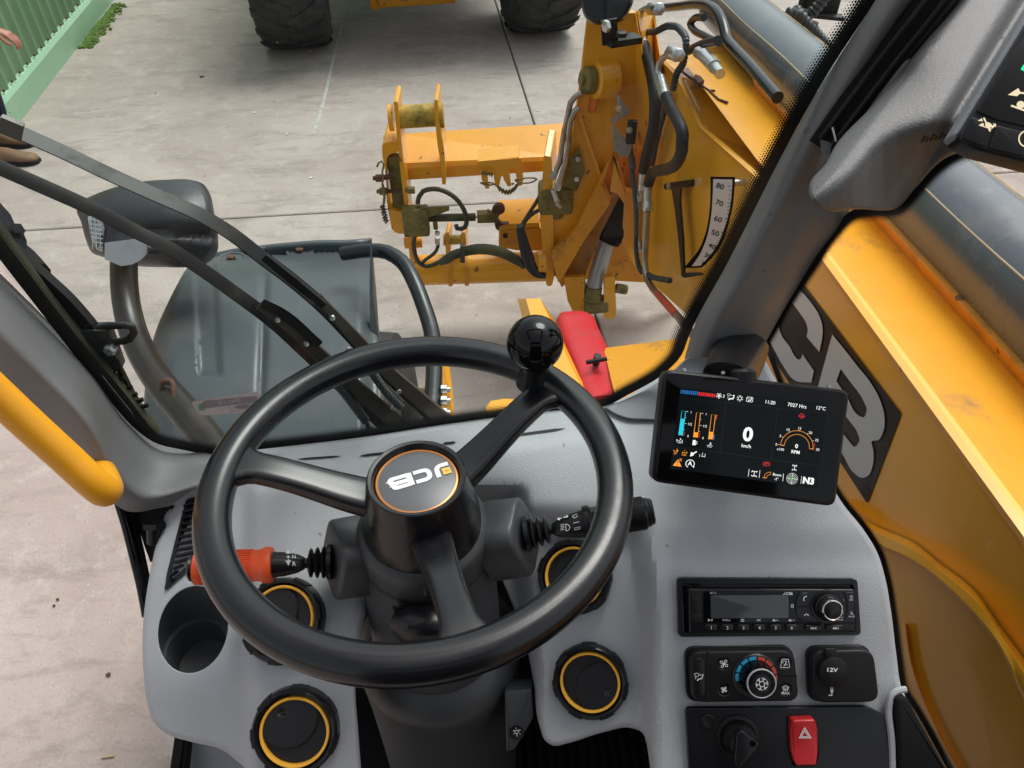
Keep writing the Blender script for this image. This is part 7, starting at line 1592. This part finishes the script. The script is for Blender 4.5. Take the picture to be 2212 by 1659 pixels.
obj('manifold', merge(box(C(320, 990, FC-.07), bx*.055, np.array([0, .03, 0]), np.array([0, 0, .065]), .01), cyl(C(365, 1025, FC-.1), C(395, 1030, FC-.1), 0.0126, 8), cyl(C(340, 1000, FC-.07), C(335, 860, FC-.07), 0.0101, 8), cyl(C(470, 990, FC-.07), C(478, 1055, FC-.07), 0.0101, 8), cyl(C(318, 1060, FC-.07), C(312, 1110, FC-.07), 0.0084, 8)), M['olive'], lc)
def hose(lab_, pts, r_, mm='hosedirt', f=FC-.09, ends=None):
    t = thing('carriage_hose', lab_, 'hose', loc=C(*pts[0], f), group='small hoses on the carriage')
    obj('hose', tube([C(x, y, f) for x, y in pts], r_, 12, step=.02), M[mm], t, smooth=60)
    if ends:
        for a, b in ends: obj('fitting', cyl(C(*a, f), C(*b, f), r_*1.35, 6), M['steel' if r_ < .02 else 'olive'], t, smooth=0)
hose('dirty black hose making a large loop over the locking cylinder', [(333, 850), (345, 795), (375, 755), (430, 738), (500, 740), (570, 765), (630, 805), (680, 865), (712, 930), (722, 990), (710, 1040), (680, 1055), (645, 1050), (640, 1025)], 0.0099)
hose('dirty hose looping from the manifold down to the spiral wrapped sleeve', [(312, 1110), (300, 1160), (305, 1220), (320, 1280), (350, 1330), (400, 1352), (460, 1340), (510, 1315)], 0.0095)
hose('dirty hose with a crimped fitting dropping from the cylinder into the sleeve', [(490, 1140), (495, 1190), (480, 1230), (440, 1270), (395, 1300), (370, 1325)], 0.0078, ends=[((488, 1075), (490, 1100)), ((490, 1125), (489, 1175))])
hose('dark thin hose from the steel pipes down to the corner of the latch box', [(1320, 760), (1290, 820), (1240, 900), (1195, 970), (1165, 1020), (1150, 1060)], 0.0080, 'hosedirt', FC-.12, ends=[((1375, 670), (1310, 775))])
hose('dark thin hose curving left from the valve block to the hose bundle', [(1420, 885), (1360, 890), (1290, 910), (1230, 950), (1185, 1000), (1170, 1060)], 0.0080, 'hosedirt', FC-.13, ends=[((1380, 890), (1465, 880))])
slv = thing('hose_sleeve', 'thick spiral wrapped hose bundle sagging along the lower carriage tube', 'hose sleeve', loc=C(800, 1220, FC-.15))
obj('sleeve', tube([C(x, y, FC-.17) for x, y in ((508, 1325), (560, 1300), (620, 1262), (690, 1240), (760, 1222), (850, 1215), (940, 1225), (1020, 1248), (1090, 1285), (1150, 1320), (1185, 1350))], [0.0126, 0.0189, 0.0202, 0.0193, 0.0218, 0.0227, 0.0227, 0.0227, 0.0218, 0.0210, 0.0168], 18, step=.02), M['sleeve'], slv, smooth=60)
obj('second_sleeve', tube([C(x, y, FC-.19) for x, y in ((1145, 1030), (1160, 1100), (1185, 1200), (1215, 1290), (1240, 1360), (1300, 1420), (1350, 1430))], [0.0147, 0.0210, 0.0231, 0.0260, 0.0252, 0.0210, 0.0126], 16, step=.02), mat('black_sleeve', (.015, .018, .022), .55, bump=60, bstr=.4), slv, smooth=60)
obj('sleeve_tie', merge(lathe(C(690, 1240, FC-.17), (1, 0, -.1), [(0.0234, -0.0090), (0.0252, -0.0045), (0.0252, 0.0045), (0.0234, 0.0090)], 18), bar(C(690, 1180, FC-.2), C(690, 1310, FC-.2), .03, .02)), M['hosedirt'], slv)
hp_ = thing('steel_pipe', 'pair of bent shiny steel hydraulic pipes at the left edge of the boom head', 'pipe', loc=C(1480, 400, FC-.1))
obj('pipe', tube([C(x, y, FC-.16) for x, y in ((1640, -30), (1590, 0), (1550, 50), (1535, 130), (1500, 280), (1480, 400), (1465, 520), (1430, 600))], 0.0109, 14, step=.03), M['steelpipe'], hp_, smooth=60)
obj('pipe', tube([C(x, y, FC-.18) for x, y in ((1620, 90), (1580, 120), (1550, 200), (1535, 330), (1525, 450), (1500, 560), (1460, 690))], 0.0109, 14, step=.03), M['steelpipe'], hp_, smooth=60)
obj('pipe_fitting', merge(cyl(C(1432, 590, FC-.16), C(1405, 650, FC-.16), 0.0151, 8), cyl(C(1460, 685, FC-.18), C(1440, 740, FC-.18), 0.0151, 8), cyl(C(1395, 650, FC-.15), C(1350, 700, FC-.13), 0.0126, 8)), M['steel'], hp_, smooth=0)
vb = thing('valve_block', 'dark oily hydraulic valve block under the steel pipes', 'valve block', loc=C(1440, 830, FC-.12))
obj('body', merge(box(C(1430, 800, FC-.12), bx*.07, np.array([0, .05, 0]), np.array([0, 0, .06]), .015), box(C(1550, 800, FC-.06), bx*.10, np.array([0, .05, 0]), np.array([0, 0, .05]), .015), cyl(C(1360, 880, FC-.12), C(1390, 940, FC-.12), 0.0210, 10), cyl(C(1440, 880, FC-.14), C(1450, 960, FC-.14), 0.0231, 8)), M['olive'], vb)
obj('port_plug', merge(cyl(C(1410, 740, FC-.18), C(1450, 850, FC-.18), 0.0126, 8), cyl(C(1435, 850, FC-.2), C(1475, 880, FC-.2), 0.0092, 8)), M['steel'], vb, smooth=0)

# ================================================================== person at the far left
pr = thing('person', 'person standing by the green wall in navy top and tan boots, hand just in view', 'person', loc=G(-35, 330))
g0 = G(28, 352)
def skin(name, verts, edges, radii, mm, root=0, sub=2, parent=pr):
    me = bpy.data.meshes.new(name); base = WM[parent.name].inverted()
    me.from_pydata([tuple(base @ Vector(v)) for v in verts], edges, []); o = bpy.data.objects.new(name, me); COL.objects.link(o)
    o.modifiers.new('s', 'SKIN'); sv = me.skin_vertices[0].data
    for i, r in enumerate(radii): sv[i].radius = (r if hasattr(r, '__len__') else (r, r))
    sv[root].use_root = True; m2 = o.modifiers.new('u', 'SUBSURF'); m2.levels = sub; m2.render_levels = sub
    dg = bpy.context.evaluated_depsgraph_get(); dg.update(); me2 = bpy.data.meshes.new_from_object(o.evaluated_get(dg)); bpy.data.objects.remove(o)
    me2.materials.clear(); me2.materials.append(M[mm]); me2.polygons.foreach_set('use_smooth', [True]*len(me2.polygons)); o = bpy.data.objects.new(name, me2); COL.objects.link(o); o.parent = parent; WM[o.name] = WM[parent.name].copy(); return o
hand = U(22, 78, 4.55); R_ = RGT*1.0; fwv = np.array([0, 1.0, 0])
bod = np.array([hand[0]-.34, hand[1]+.02, 0]); q = lambda dx, dy, z: tuple(bod+np.array([dx, dy, z]))
# the one continuous body (trousers and trunk), facing right towards the machine
vb_ = [q(0, 0, .95), q(0, 0, 1.12), q(.01, 0, 1.32), q(0, 0, 1.46), q(.01, 0, 1.56), q(.03, 0, 1.66), q(.03, 0, 1.76),
       q(0, .10, .88), q(.02, .11, .5), q(-.02, .12, .12), q(0, -.10, .88), q(.04, -.11, .5), q(.03, -.12, .12),
       q(0, .19, 1.42), q(-.05, .24, 1.15), q(.08, .24, .95), q(0, -.19, 1.42), q(.02, -.24, 1.14)]
el = np.array(q(.02, -.24, 1.14)); wr = hand+np.array([-.075, 0, .035])
vb_.append(tuple(wr))
ed = [(0, 1), (1, 2), (2, 3), (3, 4), (4, 5), (5, 6), (0, 7), (7, 8), (8, 9), (0, 10), (10, 11), (11, 12), (3, 13), (13, 14), (14, 15), (3, 16), (16, 17), (17, 18)]
rr2 = [(.13, .17), (.12, .15), (.13, .17), (.10, .13), .055, .085, .08, .085, .06, .045, .085, .06, .045, .065, .048, .035, .065, .048, .042]
skin('body', vb_, ed, rr2, 'navy')
head = obj('head', lathe(np.array(q(.03, 0, 1.60)), (0, 0, 1), [(.001, 0), (.05, .015), (.075, .06), (.082, .12), (.078, .17), (.055, .215), (.001, .235)], 24), M['skin'], pr, smooth=80)
# hand: palm and five fingers curled
hx = nrm(hand-wr); hz_ = np.array([0, 0, 1.0]); hy = np.cross(hz_, hx)
hv_ = [tuple(wr-hx*.02), tuple(wr+hx*.03), tuple(wr+hx*.075)]; he = [(0, 1), (1, 2)]; hr = [(.026, .026), (.036, .022), (.040, .022)]
for k, (off, ln) in enumerate(((-.030, .070), (-.010, .080), (.010, .076), (.030, .062))):
    b0_ = wr+hx*.080+hy*off; i0 = len(hv_); hv_ += [tuple(b0_), tuple(b0_+hx*ln*.42-hz_*.012), tuple(b0_+hx*ln*.55-hz_*.042), tuple(b0_+hx*ln*.35-hz_*.058)]
    he += [(2, i0), (i0, i0+1), (i0+1, i0+2), (i0+2, i0+3)]; hr += [.010, .0095, .009, .008]
b0_ = wr+hx*.035+hy*-.035-hz_*.01; i0 = len(hv_); hv_ += [tuple(b0_), tuple(b0_+hx*.035-hy*.018-hz_*.015), tuple(b0_+hx*.065-hy*.008-hz_*.025)]; he += [(1, i0), (i0, i0+1), (i0+1, i0+2)]; hr += [.012, .011, .009]
skin('hand', hv_, he, hr, 'skin')
for dx, dy in ((0, 0), (-.12, .24)):
    a = np.array([g0[0]+dx, g0[1]+dy, 0])
    V = []; F = []; nn_ = 14; secs = [(-.16, .035, .045), (-.13, .045, .065), (-.06, .048, .095), (0, .047, .085), (.06, .052, .06), (.11, .052, .05), (.145, .042, .042), (.165, .02, .025)]
    for x, hw_, ht in secs:
        for j in range(nn_):
            t = 2*math.pi*j/nn_; zz = math.sin(t); V.append(a+np.array([x, hw_*math.cos(t), max(.0, ht*.5+ht*.5*zz*(1 if zz > 0 else 1.0))*1.0+.012]))
    F = [(i*nn_+j, i*nn_+(j+1) % nn_, (i+1)*nn_+(j+1) % nn_, (i+1)*nn_+j) for i in range(len(secs)-1) for j in range(nn_)]+[tuple(range(nn_))[::-1], tuple((len(secs)-1)*nn_+j for j in range(nn_))]
    bo = obj('boot', merge((V, F), tube([a+np.array([-.10, 0, .05]), a+np.array([-.11, 0, .14]), a+np.array([-.115, 0, .22])], [.052, .05, .058], 16)), M['boot'], pr, smooth=60)
    obj('sole', slab(Fr(a, (1, 0, 0), (0, 0, 1)), [(x*1.03, hw_*1.08) for x, hw_, _ in secs]+[(x*1.03, -hw_*1.08) for x, hw_, _ in secs[::-1]], .001, .022, .003, px=False), M['blackm'], bo)

# clean up helper-less empties: make sure a thing's mesh parts exist
bpy.context.view_layer.update()
